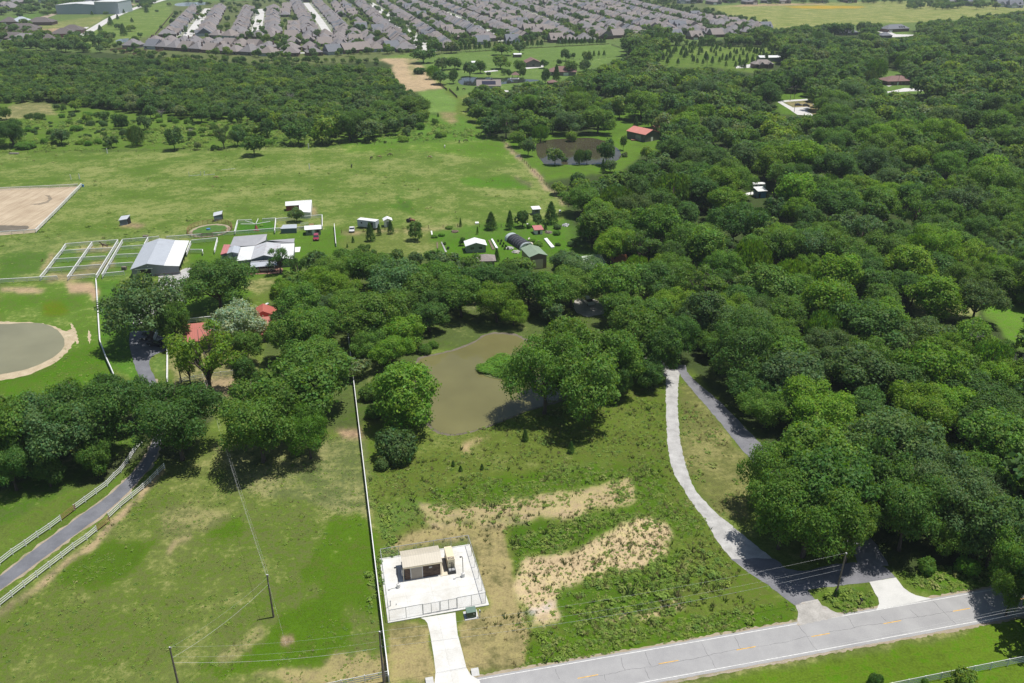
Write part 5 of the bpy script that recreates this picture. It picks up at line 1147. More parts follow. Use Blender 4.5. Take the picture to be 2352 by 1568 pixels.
dh = house('dormer_house', 'long slate grey house with three dormers below the yellow field', 'house', T(2, 0, 1412, 222), 33, 14, 3.6, 4.6, 'hip', M['brick'], M['shingle_b'], rot=R_(22), ov=.6, parts=[('garage_door', M['white'], 'f', 2, 7, 0, 2.6)])
for k in range(3): MB().extr([(18 + k * 3.4, 4.6), (19.8 + k * 3.4, 4.6), (18.9 + k * 3.4, 6.4)], 'y', .8, 4).build('dormer', M['shingle_b'], dh)
house('garage', 'small slate grey hip roof in front of the dormered house', 'garage', T(2, 0, 1370, 262), 13, 10, 2.8, 3.2, 'hip', M['brick2'], M['shingle_b'])
house('blue_shed', 'small blue shed with pale roof in a gap of the wood', 'shed', T(2, 1, 515, 180), 3.6, 4, 2.9, .6, 'shed', M['blue'], M['pale_roof'], parts=[('door', M['dark'], 'f', .4, 1.2, 0, 2)])
# top left: warehouse and new houses
wh = house('warehouse', 'big pale blue grey warehouse with a taller block beside it at the top left', 'warehouse', T(0, 0, 393, 98), 62, 60, 13, 2, 'gy', plain('warehouse_wall', (.36, .42, .48), .6, var=.06), M['pale_roof'], rot=R_(6))
MB().box(58, 92, -3, 64, 0, 17).build('office_block', plain('warehouse_block', (.40, .45, .50), .6, var=.05), wh); MB().box(57.5, 92.5, -3.5, 64.5, 17.01, 17.6).build('office_roof', M['pale_roof'], wh)
for q, w, d, rm, lb in (((345, 258), 26, 20, 'shingle_d', 'dark hip roofed new house on the bare dirt lot'), ((415, 232), 24, 18, 'shingle_d', 'grey new house behind the dark hip roofed one'), ((110, 236), 20, 16, 'shingle_d', 'small dark hip house left of the dirt lot'), ((20, 222), 38, 20, 'shingle_d', 'long dark roofed house at the far left'), ((180, 175), 32, 22, 'shingle_d', 'dark roofed house below the warehouse track'), ((75, 170), 22, 18, 'siding', 'white new house with pale roof at the far left'), ((0, 172), 20, 18, 'shingle_d', 'dark house at the left edge below the far trees'), ((-30, 290), 30, 20, 'shingle_d', 'dark roof at the left edge above the wood'), ((60, 300), 30, 20, 'shingle2', 'grey roof just above the wood at the left'), ((200, 300), 26, 18, 'shingle_d', 'blue grey roof behind the wood, left of the rising road')):
    house('new_house', lb, 'house', T(0, 0, *q), w, d, 4.0, 5.5, 'hip', M['brick'] if rm != 'siding' else M['white'], M[rm], rot=R_(8), ov=.8, group='new houses at the top left', parts=[('garage_door', M['white'], 'f', 2, 8, 0, 3)])

# ------------------------------------------------------------------ vehicles
_paint = {}
def paint(c):
    if c not in _paint:
        m, nt, b = newmat('car_paint'); b.inputs['Base Color'].default_value = (*c, 1); b.inputs['Roughness'].default_value = .3; b.inputs['Coat Weight'].default_value = .5; _paint[c] = m
    return _paint[c]
def wheel_mesh():
    return MB().tube([(-.11, 0, 0), (.11, 0, 0)], .34, 16).mesh('wheel', M['rubber'])
WM = wheel_mesh(); RM = MB().tube([(-.12, 0, 0), (.12, 0, 0)], .19, 10).mesh('rim', M['steel'])
def car(kind, col, q, rz, label, world=None, group=None):
    x, y = world or G(*q)
    r = empty({'pickup': 'pickup_truck', 'suv': 'parked_suv', 'sedan': 'parked_car'}[kind], (x, y, .03), rz, label, 'pickup' if kind == 'pickup' else 'car', group)
    L = {'pickup': 5.6, 'suv': 4.8, 'sedan': 4.6}[kind]; h = L / 2; W = .93
    lo = {'pickup': [(-h, .42), (-h + .1, .95), (-h + 1.3, 1.12), (h - .02, 1.12), (h, .5), (h - .3, .34), (-h + .3, .34)],
          'suv': [(-h, .42), (-h + .08, .85), (-h + 1.1, 1.05), (h - .05, 1.1), (h, .5), (h - .3, .32), (-h + .3, .32)],
          'sedan': [(-h, .4), (-h + .08, .72), (-h + 1.2, .9), (h - .1, .95), (h, .5), (h - .3, .3), (-h + .3, .3)]}[kind]
    MB().extr(lo, 'x', -W, W).build('body', paint(col), r)
    ca = {'pickup': [(-h + 1.25, 1.1), (-h + 1.9, 1.78), (-h + 3.2, 1.8), (-h + 3.45, 1.1)], 'suv': [(-h + 1.05, 1.03), (-h + 1.75, 1.68), (h - .55, 1.7), (h - .12, 1.05)], 'sedan': [(-h + 1.1, .88), (-h + 1.85, 1.4), (h - 1.5, 1.42), (h - .65, .93)]}[kind]
    n = len(ca); W2 = W * .8
    MB().add([(-W * .95, *ca[0]), (-W2, *ca[1]), (-W2, *ca[2]), (-W * .95, *ca[3]), (W * .95, *ca[0]), (W2, *ca[1]), (W2, *ca[2]), (W * .95, *ca[3])], [(0, 1, 2, 3), (7, 6, 5, 4), (0, 4, 5, 1), (1, 5, 6, 2), (2, 6, 7, 3)]).build('cabin_glass', M['glass'], r)
    MB().add([(-W2, ca[1][0] - .05, ca[1][1] + .005), (W2, ca[1][0] - .05, ca[1][1] + .005), (W2, ca[2][0] + .05, ca[2][1] + .005), (-W2, ca[2][0] + .05, ca[2][1] + .005)] + [(-W2 * .9, ca[1][0] + .15, ca[1][1] + .06), (W2 * .9, ca[1][0] + .15, ca[1][1] + .06), (W2 * .9, ca[2][0] - .15, ca[2][1] + .06), (-W2 * .9, ca[2][0] - .15, ca[2][1] + .06)],
             [(3, 2, 1, 0), (4, 5, 6, 7), (0, 1, 5, 4), (1, 2, 6, 5), (2, 3, 7, 6), (3, 0, 4, 7)]).build('roof', paint(col), r)
    if kind == 'pickup': MB().box(-W + .12, W - .12, -h + 3.6, h - .12, 1.121, 1.13).build('cargo_bed', M['dark'], r)
    for sx in (-1, 1):
        for yy in (-h + .95, h - 1.0):
            o = link('wheel', WM, r); o.location = (sx * (W - .06), yy, .34); link('rim', RM, o)
    for sx in (-.6, .6): MB().box(sx - .16, sx + .16, -h - .015, -h + .1, .6, .75).build('headlight', M['white'], r)
    return r
car('suv', (.30, .03, .06), T(0, 1, 2180, 462), R_(10), 'dark red car parked beside the white roofed hut')
car('sedan', (.7, .7, .7), T(1, 1, 72, 405), R_(8), 'white car at the pasture edge beside the grey trailer')
car('pickup', (.03, .035, .05), T(0, 1, 1022, 1136), R_(-8), 'dark pickup parked under the big tree by the drive')
car('pickup', (.015, .015, .017), T(0, 2, 1090, 14), R_(70), 'black pickup on the shaded drive near the ranch house')
car('pickup', (.62, .58, .48), Z2(1090, 830), R_(-76), 'cream pickup standing under the stable porch')
car('suv', (.7, .7, .7), T(1, 1, 1700, 905), R_(20), 'white car in the tree shade behind the pond')
for q, c, lb in (((795, 727), (.02, .04, .1), 'dark blue car on the dry grass by the street end'), ((848, 730), (.03, .03, .03), 'black car, middle of the cars by the street end'), ((918, 728), (.5, .53, .56), 'silver car at the tree shade by the street end')):
    car('sedan', c, T(2, 0, *q), R_(75), lb, group='cars at the street end')
car('suv', (.7, .7, .7), T(2, 0, 1422, 222), R_(40), 'white car in front of the dormered house')
car('pickup', (.7, .7, .7), T(0, 0, 322, 220), R_(80), 'white truck on the dirt lot by the dark new house')
car('suv', (.55, .58, .6), T(1, 0, 1213, 636), R_(90), 'silver car on the drive by the solar roofed house')
x, y = G(*T(0, 1, 1848, 946)); ut = empty('utility_cart', (x, y), R_(70), 'small red and white utility cart at the tree edge', 'utility cart')
MB().box(-.7, .7, -1.4, 1.4, .45, .95).build('body', M['red_wall'], ut); MB().box(-.6, .6, -.4, .5, 1.75, 1.82).build('roof', M['white'], ut); MB().box(-.55, .55, .1, .5, .95, 1.5).build('seat', M['black'], ut)
for a in (-.6, .6):
    for b in (-.4, .5): MB().tube([(a, b, .95), (a, b, 1.78)], .03, 5).build('roof_post', M['black'], ut)
    for b in (-1, 1): o = link('wheel', WM, ut); o.location = (a * 1.05, b, .34)
# trailers
x, y = G(*T(1, 1, 112, 385)); tl = empty('box_trailer', (x, y), R_(-20), 'long grey white trailer at the pasture edge by the dark cedars', 'trailer')
MB().box(0, 7.5, 0, 2.6, .7, 3.2).build('body', M['siding'], tl); MB().box(-.05, 7.55, -.05, 2.65, 3.202, 3.3).build('roof', M['white_metal'], tl); patch(tl, 'window', M['glass'], 'f', 1.4, 2.0, 1.9, 2.5, 0); patch(tl, 'door', M['dark'], 'f', 4.6, 6.4, .8, 2.8, 0)
for a in (3.0, 4.0):
    for b in (.1, 2.5): o = link('wheel', WM, tl); o.location = (a, b, .36); o.rotation_euler.z = math.pi / 2
x, y = G(*T(2, 1, 480, 125)); tl = empty('camp_trailer', (x, y), R_(5), 'white camp trailer in the wood gap beside the blue shed', 'trailer')
MB().extr([(0, .6), (2.4, .6), (2.4, 2.7), (2.1, 2.9), (.3, 2.9), (0, 2.6)], 'x', 0, 5.5).build('body', M['white'], tl); patch(tl, 'window', M['glass'], 'f', 1, 2, 1.4, 2.1, 0); patch(tl, 'door', M['wood_grey'], 'f', 3, 3.8, .7, 2.5, 0)
for b in (.1, 2.3): o = link('wheel', WM, tl); o.location = (2.7, b, .36); o.rotation_euler.z = math.pi / 2
sheet('concrete_slab', GL(TL(2, 1, (410, 150), (480, 135), (500, 150), (430, 162))), .04, M['concrete'], 'pale slab in the wood gap')
x, y = G(*T(0, 1, 2147, 372)); pt = empty('picnic_table', (x, y), GA, 'reddish picnic table behind the white railed sheds', 'picnic table')
MB().box(-.9, .9, -.4, .4, .72, .77).build('table_top', M['pink_roof'], pt)
for b in (-.85, .85): MB().box(-.9, .9, b - .14, b + .14, .42, .46).build('seat', M['pink_roof'], pt)
for a in (-.7, .7): MB().tube([(a, -.8, 0), (a, -.1, .72)], .05, 4).tube([(a, .8, 0), (a, .1, .72)], .05, 4).build('leg', M['wood_brown'], pt)
x, y = G(*T(1, 1, 478, 345)); tk = empty('farm_tractor', (x, y), R_(60), 'rusty tractor between the dark cedars', 'tractor')
MB().box(-.4, .4, -1.6, .4, .7, 1.3).build('hood', M['rust'], tk); MB().box(-.5, .5, .4, 1.2, .8, 1.2).build('seat', M['black'], tk)
for a in (-.75, .75): o = link('wheel', WM, tk); o.location = (a, .8, .75); o.scale = (1.6, 2.2, 2.2); o = link('wheel', WM, tk); o.location = (a, -1.2, .36)
tag(MB().cyl(0, 0, 0, .9, .45, 12).build('feed_barrel', M['blue']), 'blue barrel at the pasture corner of the sand arena', 'barrel').location = (*G(*T(0, 1, 573, 100)), 0)
tag(MB().cyl(0, 0, 0, .5, .7, 14).build('water_tub', M['blue']), 'blue water tub in the oval pen', 'tub').location = (*G(*T(0, 1, 1436, 397)), 0)
tag(MB().box(0, 1.4, 0, 1, 0, 1.1).build('feed_bunk', M['wood_grey']), 'dark feed box in the run beside the big barn', 'feed box').location = (*G(*T(0, 1, 838, 677)), 0)
tag(MB().box(0, 1.7, 0, 1.3, 0, .35).build('wooden_pallet', M['wood_grey']), 'wooden pallet lying in the pasture behind the big barn', 'pallet').location = (*G(*T(0, 1, 982, 446)), 0)
tag(MB().box(0, 4.5, 0, 1.6, 0, .5).build('fallen_trunk', M['deadwood']), 'long white pipe lying at the far left pasture edge', 'pipe').location = (*G(*T(0, 0, 60, 1062)), 0)

# ------------------------------------------------------------------ horses
def horse_mesh(grazing):
    bm = bmesh.new(); sk = bm.verts.layers.skin.verify(); V = {}
    def v(n, p, r, par=None):
        V[n] = bm.verts.new(p); V[n][sk].radius = r if hasattr(r, '__len__') else (r, r)
        if par: bm.edges.new((V[par], V[n]))
    v('pelvis', (0, .62, 1.12), (.27, .29)); V['pelvis'][sk].use_root = True
    v('belly', (0, .1, 1.08), (.29, .31), 'pelvis'); v('chest', (0, -.5, 1.1), (.25, .32), 'belly')
    if grazing: v('n1', (0, -.85, 1.1), (.15, .2), 'chest'); v('n2', (0, -1.2, .72), (.1, .14), 'n1'); v('poll', (0, -1.42, .42), (.09, .12), 'n2'); v('muz', (0, -1.5, .08), (.065, .07), 'poll')
    else: v('n1', (0, -.8, 1.4), (.15, .2), 'chest'); v('n2', (0, -1.05, 1.75), (.1, .14), 'n1'); v('poll', (0, -1.2, 1.98), (.09, .12), 'n2'); v('muz', (0, -1.62, 1.72), (.065, .07), 'poll')
    for s, k in ((-.17, 'l'), (.17, 'r')):
        v('ear' + k, (s * .35, V['poll'].co.y + .05, V['poll'].co.z + .2), .025, 'poll')
        st_ = .12 if k == 'l' else -.1
        v('sh' + k, (s, -.52, .85), .11, 'chest'); v('kn' + k, (s, -.54 + st_ * .5, .45), .055, 'sh' + k); v('fe' + k, (s, -.52 + st_, .1), .04, 'kn' + k); v('fh' + k, (s, -.56 + st_, .02), .055, 'fe' + k)
        v('st' + k, (s, .58, .8), .14, 'pelvis'); v('ho' + k, (s, .86 - st_ * .5, .5), .06, 'st' + k); v('re' + k, (s, .78 - st_, .1), .042, 'ho' + k); v('rh' + k, (s, .74 - st_, .02), .055, 're' + k)
    me = bpy.data.meshes.new('horse_rig'); bm.to_mesh(me); bm.free()
    o = bpy.data.objects.new('horse_rig', me); COL.objects.link(o); o.modifiers.new('s', 'SKIN'); o.modifiers.new('d', 'SUBSURF').levels = 1
    dg = bpy.context.evaluated_depsgraph_get(); m2 = bpy.data.meshes.new_from_object(o.evaluated_get(dg)); m2.name = 'horse'
    m2.polygons.foreach_set('use_smooth', [True] * len(m2.polygons)); bpy.data.objects.remove(o); return m2
HM = [horse_mesh(True), horse_mesh(False)]
def horse(q, col, mane, rz, g, label, white=None):
    x, y = G(*q); m = plain('horse_coat', col, .6, var=.2, scale=2); mm = plain('horse_mane', mane, .8)
    me = HM[g].copy(); me.materials.clear(); me.materials.append(m); o = link('horse', me); o.location = (x, y, 0); o.rotation_euler.z = rz; tag(o, label, 'horse', 'horses of the pasture'); o.scale = (1.08,) * 3
    MB().tube([(0, .9, 1.2), (0, 1.02, .95), (0, 1.0, .45)], [.05, .08, .03], 7).build('tail', mm, o, True)
    if g == 0: MB().tube([(0, -.62, 1.38), (0, -.95, 1.2), (0, -1.3, .82), (0, -1.45, .55)], [.04, .06, .06, .03], 6).build('mane', mm, o, True)
    else: MB().tube([(0, -.6, 1.5), (0, -.8, 1.68), (0, -1.0, 1.93), (0, -1.18, 2.1)], [.04, .06, .06, .03], 6).build('mane', mm, o, True)
BK, BAY, CH, BUCK, WH = (.018, .014, .012), (.06, .028, .016), (.17, .075, .035), (.36, .24, .12), (.62, .60, .56)
horse(T(0, 1, 722, 522), BAY, BK, R_(-88), 1, 'bay horse standing at the back rail of the paddock')
horse(T(0, 1, 1488, 48), BUCK, BUCK, R_(80), 0, 'buckskin horse grazing near the jump poles')
horse(T(1, 0, 70, 1150), BK, BK, R_(10), 0, 'black horse grazing alone, lowest of the herd')
horse(T(1, 0, 207, 1096), BK, BK, R_(-20), 0, 'black horse grazing at the left of the loose row')
horse(T(1, 0, 258, 1090), BUCK, BK, R_(75), 0, 'tan horse grazing beside the black horse')
horse(T(1, 0, 330, 1075), BAY, BK, R_(95), 0, 'dark bay horse with pale rump, right of the tan horse')
horse(T(1, 0, 606, 1092), BUCK, WH, R_(70), 0, 'pale tan horse grazing alone in mid pasture')
horse(T(1, 0, 711, 1016), WH, WH, R_(5), 0, 'white horse grazing near the far pasture fence')
horse(T(1, 0, 812, 982), BK, BK, R_(15), 0, 'small dark horse at the far fence track')
horse(T(1, 0, 852, 978), BAY, BK, R_(88), 0, 'dark bay horse on the far fence track')
horse(T(1, 0, 841, 620), BAY, BK, R_(80), 0, 'brown horse beyond the board fence by the solar roofed house')

# ------------------------------------------------------------------ tree shapes (unit crown radius 1, height 2)
def unit(v): return v / np.maximum(np.linalg.norm(v, axis=-1, keepdims=True), 1e-9)
def cards_mesh(name, P, N, size, tint, asp=.62, droop=None, rg=None, mat=None):
    n = len(P); N = unit(N)
    a = rg.normal(size=(n, 3)) if droop is None else np.tile(droop, (n, 1)) + rg.normal(size=(n, 3)) * .25
    u = unit(np.cross(N, a)) if droop is None else unit(a); w = unit(np.cross(N, u)); s = (size * rg.uniform(.65, 1.35, n))[:, None]
    k = rg.uniform(.8, 1.2, (n, 1)); b = N * s * rg.uniform(-.25, .25, (n, 1))
    v = np.stack([P + u * s, P + w * s * asp * k + b, P - u * s, P - w * s * asp * k + b], 1).reshape(-1, 3)
    me = bpy.data.meshes.new(name); me.vertices.add(4 * n); me.vertices.foreach_set('co', v.astype(np.float32).ravel())
    me.loops.add(4 * n); me.loops.foreach_set('vertex_index', np.arange(4 * n, dtype=np.int32)); me.polygons.add(n); me.polygons.foreach_set('loop_start', np.arange(0, 4 * n, 4, dtype=np.int32)); me.update(calc_edges=True)
    at = me.attributes.new('tint', 'FLOAT_COLOR', 'POINT'); t = np.repeat(tint, 4, 0); at.data.foreach_set('color', np.concatenate([t, np.ones((4 * n, 1))], 1).astype(np.float32).ravel())
    me.materials.append(mat or M['leaf']); return me
def make_tints(rg, cl, n):
    """each clump a little lighter, yellower or darker than the next, and each leaf again"""
    b = rg.uniform(.74, 1.28, cl.max() + 1)[cl] * rg.uniform(.82, 1.2, n); h = rg.normal(0, .09, cl.max() + 1)[cl]
    return np.stack([b * (1 + h * 1.4), b, b * (1 - h)], 1)
def crown(kind, seed, n, size):
    rg = np.random.default_rng(seed)
    if kind in ('broad', 'round', 'sparse', 'shrub', 'tall'):
        L = {'broad': 21, 'round': 13, 'sparse': 15, 'shrub': 9, 'tall': 14}[kind]; cs, rs = [], []
        for k in range(L):
            a = k * 2.39996 + seed; t = (k + .5) / L
            if kind == 'shrub': rr = rg.uniform(.2, .62); z = rg.uniform(.2, .75); ra = rg.uniform(.3, .45)
            elif kind == 'sparse': rr = rg.uniform(.3, .82); z = rg.uniform(.75, 1.8); ra = rg.uniform(.14, .25)
            else:
                zr = {'broad': (.84, 1.72), 'round': (.7, 1.6), 'tall': (.5, 1.7)}[kind]; z = zr[0] + (zr[1] - zr[0]) * t
                env = math.sqrt(max(.02, 1 - ((z - zr[0] - .35) / (zr[1] - zr[0] - .15)) ** 2)) if z > zr[0] + .35 else 1.0
                rr = env * rg.uniform(.34, .98) * {'broad': 1, 'round': .82, 'tall': .72}[kind] * (1 + .16 * math.sin(a * 2 + seed)); ra = rg.uniform(.15, .36) if kind == 'broad' else rg.uniform(.22, .42)
                z += rg.uniform(-.07, .07)
            cs.append((rr * math.cos(a), rr * math.sin(a), z)); rs.append(ra)
        if kind != 'sparse': cs.append((0, 0, {'shrub': .55}.get(kind, 1.15))); rs.append({'broad': .55, 'round': .6, 'tall': .55, 'shrub': .5}[kind]); L += 1
        cs, rs = np.array(cs), np.array(rs)
        m = int(n * 2.6) // 9; pk = rg.choice(L, m, p=rs**2 / (rs**2).sum()); d = unit(rg.normal(size=(m, 3)) + np.array([0, 0, .25]))
        bump = 1 + .16 * np.sin(d[:, 0] * 7 + pk) * np.sin(d[:, 1] * 6 + pk * 2) + rg.normal(0, .07, m)
        p = cs[pk] + d * (rs[pk] * bump)[:, None] * np.array([1, 1, .85 if kind != 'tall' else 1.0])
        dist = np.linalg.norm(p[:, None] - cs[None], axis=2) / rs[None]; dist[np.arange(m), pk] = 9
        ok = (dist.min(1) > .84) & ((d[:, 2] > -.35) | (rg.random(m) < .4)) & (p[:, 2] > .08)
        p, d = p[ok], d[ok]
        k = max(3, n // max(1, len(p))); cl = np.repeat(np.arange(len(p)), k); q = p[cl] + rg.normal(0, .058 if kind != 'sparse' else .045, (len(cl), 3)); N = d[cl] + np.array([0, 0, .35]) + rg.normal(0, .55, (len(cl), 3))
        me = cards_mesh('crown', q, N, size, make_tints(rg, cl, len(cl)), rg=rg); return me, cs
    if kind in ('cedar', 'pine'):
        m = n // 7; t = rg.random(m) ** .8; a = rg.uniform(0, 2 * math.pi, m); z0 = .12 if kind == 'cedar' else .5
        tier = .82 + .18 * np.sin(t * 38 + a * 2); r = (1 - t) ** (.75 if kind == 'cedar' else .6) * (.97 if kind == 'cedar' else .9) * tier * rg.uniform(.75, 1.05, m) + .04
        p = np.stack([r * np.cos(a), r * np.sin(a), z0 + t * (2 - z0)], 1); d = np.stack([np.cos(a), np.sin(a), np.full(m, .45)], 1)
        cl = np.repeat(np.arange(m), 7); q = p[cl] + rg.normal(0, .06, (len(cl), 3)); N = d[cl] + rg.normal(0, .5, (len(cl), 3))
        return cards_mesh('crown', q, N, size, make_tints(rg, cl, len(cl)), .5, rg=rg), np.zeros((0, 3))
    if kind == 'willow':
        m = n // 12; d = unit(rg.normal(size=(m, 3)) + np.array([0, 0, .5])); p = np.array([0, 0, 1.2]) + d * np.array([.85, .85, .72]) * rg.uniform(.75, 1.05, (m, 1))
        cl = np.repeat(np.arange(m), 12); j = np.tile(np.arange(12), m)[:, None] / 12.0; q = p[cl] + np.array([0, 0, -1]) * j * rg.uniform(.25, .8, (m, 1))[cl] + rg.normal(0, .03, (len(cl), 3)); q[:, 2] = np.maximum(q[:, 2], .12)
        return cards_mesh('crown', q, d[cl] * np.array([1, 1, .4]) + rg.normal(0, .4, (len(cl), 3)), size, make_tints(rg, cl, len(cl)), .32, droop=np.array([0, 0, -1.0]), rg=rg), np.zeros((0, 3))
def trunk(kind, seed, cs, mat):
    rg = random.Random(seed); mb = MB(); j = lambda s: rg.uniform(-s, s)
    top = {'cedar': 1.8, 'pine': 1.85, 'willow': 1.3, 'shrub': .7}.get(kind, 1.25); r0 = {'shrub': .03, 'pine': .05}.get(kind, .055)
    mb.tube([(0, 0, -.03), (j(.01), j(.01), .12), (j(.03), j(.03), top * .5), (j(.05), j(.05), top)], [r0 * 1.35, r0, r0 * .75, r0 * .3], 7)
    for c in list(cs)[::2] if len(cs) > 16 else list(cs):
        b = (c[0] * .08, c[1] * .08, top * rg.uniform(.32, .6)); mid = (c[0] * .5 + j(.06), c[1] * .5 + j(.06), (b[2] + c[2]) / 2 + .04)
        mb.tube([b, mid, tuple(c)], [r0 * .55, r0 * .35, r0 * .12], 5)
        for _ in range(2): mb.tube([mid, (c[0] + j(.3), c[1] + j(.3), c[2] + rg.uniform(0, .3))], [r0 * .25, r0 * .08], 4)
    return mb.mesh('trunk', mat, True)
def dead_mesh(seed):
    rg = random.Random(seed); mb = MB(); mb.tube([(0, 0, 0), (.02, 0, .7), (0, .03, 1.5)], [.06, .045, .015], 6)
    for k in range(16):
        a = rg.uniform(0, 6.3); z = rg.uniform(.5, 1.3); e = (math.cos(a) * rg.uniform(.5, .95), math.sin(a) * rg.uniform(.5, .95), z + rg.uniform(.2, .7)); mb.tube([(0, 0, z), (e[0] * .5, e[1] * .5, z + .15), e], [.03, .02, .008], 4)
        for _ in range(7): t = rg.uniform(.4, 1); s = (e[0] * t, e[1] * t, z + (e[2] - z) * t); mb.tube([s, (s[0] + rg.uniform(-.25, .25), s[1] + rg.uniform(-.25, .25), s[2] + rg.uniform(-.05, .3))], [.011, .005], 3)
    return mb.mesh('trunk', M['deadwood'])
SHAPES = {}
def shapes(key, kind, seeds, n, size):
    SHAPES[key] = []
    for s in seeds: me, cs = crown(kind, s, n, size); SHAPES[key].append((me, trunk(kind, s, cs, M['bark'])))
for s_, n_, z_ in ((11, 16000, .036), (12, 19000, .031), (13, 14000, .040), (14, 16500, .035), (15, 20000, .030), (16, 13000, .042)):
    shapes('b', 'broad', (s_,), n_, z_); SHAPES.setdefault('broad', []).extend(SHAPES.pop('b'))
shapes('round', 'round', (21, 22, 23), 11000, .041)
shapes('tall', 'tall', (26, 27), 10500, .042)
shapes('sparse', 'sparse', (31, 32, 33), 4200, .038)
shapes('shrub', 'shrub', (41, 42, 43), 4500, .058)
shapes('cedar', 'cedar', (51, 52), 3800, .062)
shapes('pine', 'pine', (55, 56), 3000, .07)
shapes('willow', 'willow', (61, 62), 5200, .075)
shapes('far', 'broad', (71, 72, 73, 74), 2600, .085)
shapes('far_round', 'round', (75, 76), 2200, .09)
shapes('far_pine', 'pine', (77,), 900, .12)
SHAPES['dead'] = [(None, dead_mesh(81))]

TONE = {'dark': (.080, .164, .034), 'mid': (.114, .214, .034), 'yellow': (.150, .265, .026), 'grey': (.104, .186, .066), 'olive': (.102, .176, .052), 'pale': (.28, .34, .23), 'fresh': (.126, .255, .030)}
TW = {'dark': 'dark green', 'mid': 'mid green', 'yellow': 'yellowish green', 'grey': 'greyish green', 'olive': 'dull olive', 'pale': 'silvery', 'fresh': 'fresh green'}
KN = {'broad': ('broadleaf_tree', 'broadleaf tree'), 'round': ('broadleaf_tree', 'broadleaf tree'), 'tall': ('broadleaf_tree', 'broadleaf tree'), 'sparse': ('open_crowned_tree', 'open crowned tree'), 'shrub': ('bush', 'bush'), 'cedar': ('cedar_tree', 'cedar'), 'pine': ('pine_tree', 'pine'), 'willow': ('willow_tree', 'weeping willow'), 'dead': ('dead_tree', 'bare grey tree')}
TREES = []          # x, y, R, H, kind, tone, label
_cell = {}
def near_ok(x, y, R, f=.72):
    i, j = int(x // 15), int(y // 15)
    for a in range(i - 2, i + 3):
        for b in range(j - 2, j + 3):
            for (X, Y, Q) in _cell.get((a, b), ()):
                if (X - x) ** 2 + (Y - y) ** 2 < (f * (R + Q)) ** 2: return False
    return True
def put(x, y, R, H, kind, tone, label=None):
    TREES.append((x, y, R, H, kind, tone, label)); _cell.setdefault((int(x // 15), int(y // 15)), []).append((x, y, R))
def tree_c(cx, cy, w, H=None, kind='broad', tone='mid', label=None):
    """a crown seen at (cx, cy), w wide in the photograph"""
    zc = PR(*G(cx, cy, 8), 8)[2]; R = w / 2 * zc / FOC
    if H is None: H = min(max(R * (1.75 if kind in ('broad', 'round') else 2.2), 4), 17)
    if kind == 'shrub': H *= 1.45
    x, y = G(cx, cy, H * (.3 if kind == 'shrub' else .60)); put(x, y, R, H, kind, tone, label)
def tree_t(c, r, bx, by, w, top, kind='round', tone='mid', label=None):
    """a tree standing at (bx, by) of an enlarged view, w wide there, its top at row top"""
    d = T(c, r, bx, by); x, y = G(*d); zc = PR(x, y)[2]; R = w / 6 * zc / FOC
    H = (by - top) / 3 * zc / (FOC * CP - (d[1] - 784) * SP) * .93; put(x, y, R, max(H, 1.2) * (1.4 if kind == 'shrub' else 1), kind, tone, label)
B = tree_c
# near trees on the left
B(592, 965, 188, 16, 'broad', 'mid', 'big shade tree standing over its round shadow in the mown pasture')
B(706, 988, 95, 11, 'broad', 'fresh', 'lower tree leaning out right of the big pasture shade tree')
B(688, 888, 205, 16, 'broad', 'mid', 'broad tree left of the long white fence above the pasture')
B(402, 965, 180, 15.5, 'broad', 'dark', 'dark tree over the asphalt drive where the white fences end')
B(212, 955, 190, 16, 'broad', 'dark', 'dark tree second left from the asphalt drive')
B(115, 985, 170, 15, 'broad', 'grey', 'dark tree with grey trunk third left from the asphalt drive')
B(10, 985, 175, 15, 'broad', 'mid', 'tree at the left edge above the white fence')
B(250, 915, 120, 12, 'broad', 'dark'); B(158, 930, 125, 12, 'broad', 'mid'); B(55, 945, 120, 11, 'round', 'mid'); B(318, 912, 105, 11, 'round', 'dark'); B(-60, 960, 130, 12, 'broad', 'mid')
B(214, 1045, 78, 8, 'round', 'mid', 'small tree on a grey trunk by the far white fence of the drive'); B(105, 1075, 75, 7, 'round', 'dark'); B(20, 1065, 110, 10, 'broad', 'dark')
B(334, 698, 162, 17, 'broad', 'grey', 'tall tree in front of the big grey barn, over the drive')
B(395, 735, 80, 12, 'broad', 'mid', 'lower tree crown against the tall tree by the drive')
B(262, 697, 40, 4.5, 'round', 'dark', 'small round tree on the lawn strip left of the tall tree')
B(497, 643, 142, 14, 'broad', 'dark', 'dark broad tree on the lawn below the stable')
B(640, 590, 62, 9, 'sparse', 'dark', 'open tree in front of the stable porch'); B(682, 612, 52, 9, 'sparse', 'dark', 'open tree just right of the stable porch')
B(680, 490, 36, 5.5, 'round', 'dark', 'small dark tree in front of the white L shaped shed')
B(542, 732, 125, 12, 'round', 'pale', 'silvery leaved tree behind the red roofed ranch house')
B(468, 812, 165, 17, 'sparse', 'yellow', 'sparse light green tree in front of the red roofed ranch house')
B(560, 850, 70, 9, 'tall', 'dark'); B(562, 788, 80, 9, 'round', 'mid'); B(430, 840, 60, 8, 'sparse', 'yellow')
B(655, 775, 85, 11); B(700, 760, 110, 13, 'broad', 'mid'); B(688, 693, 105, 12, 'broad', 'mid'); B(655, 668, 70, 9, 'round', 'yellow'); B(735, 650, 80, 11, 'broad', 'yellow'); B(650, 728, 55, 8, 'round', 'grey')
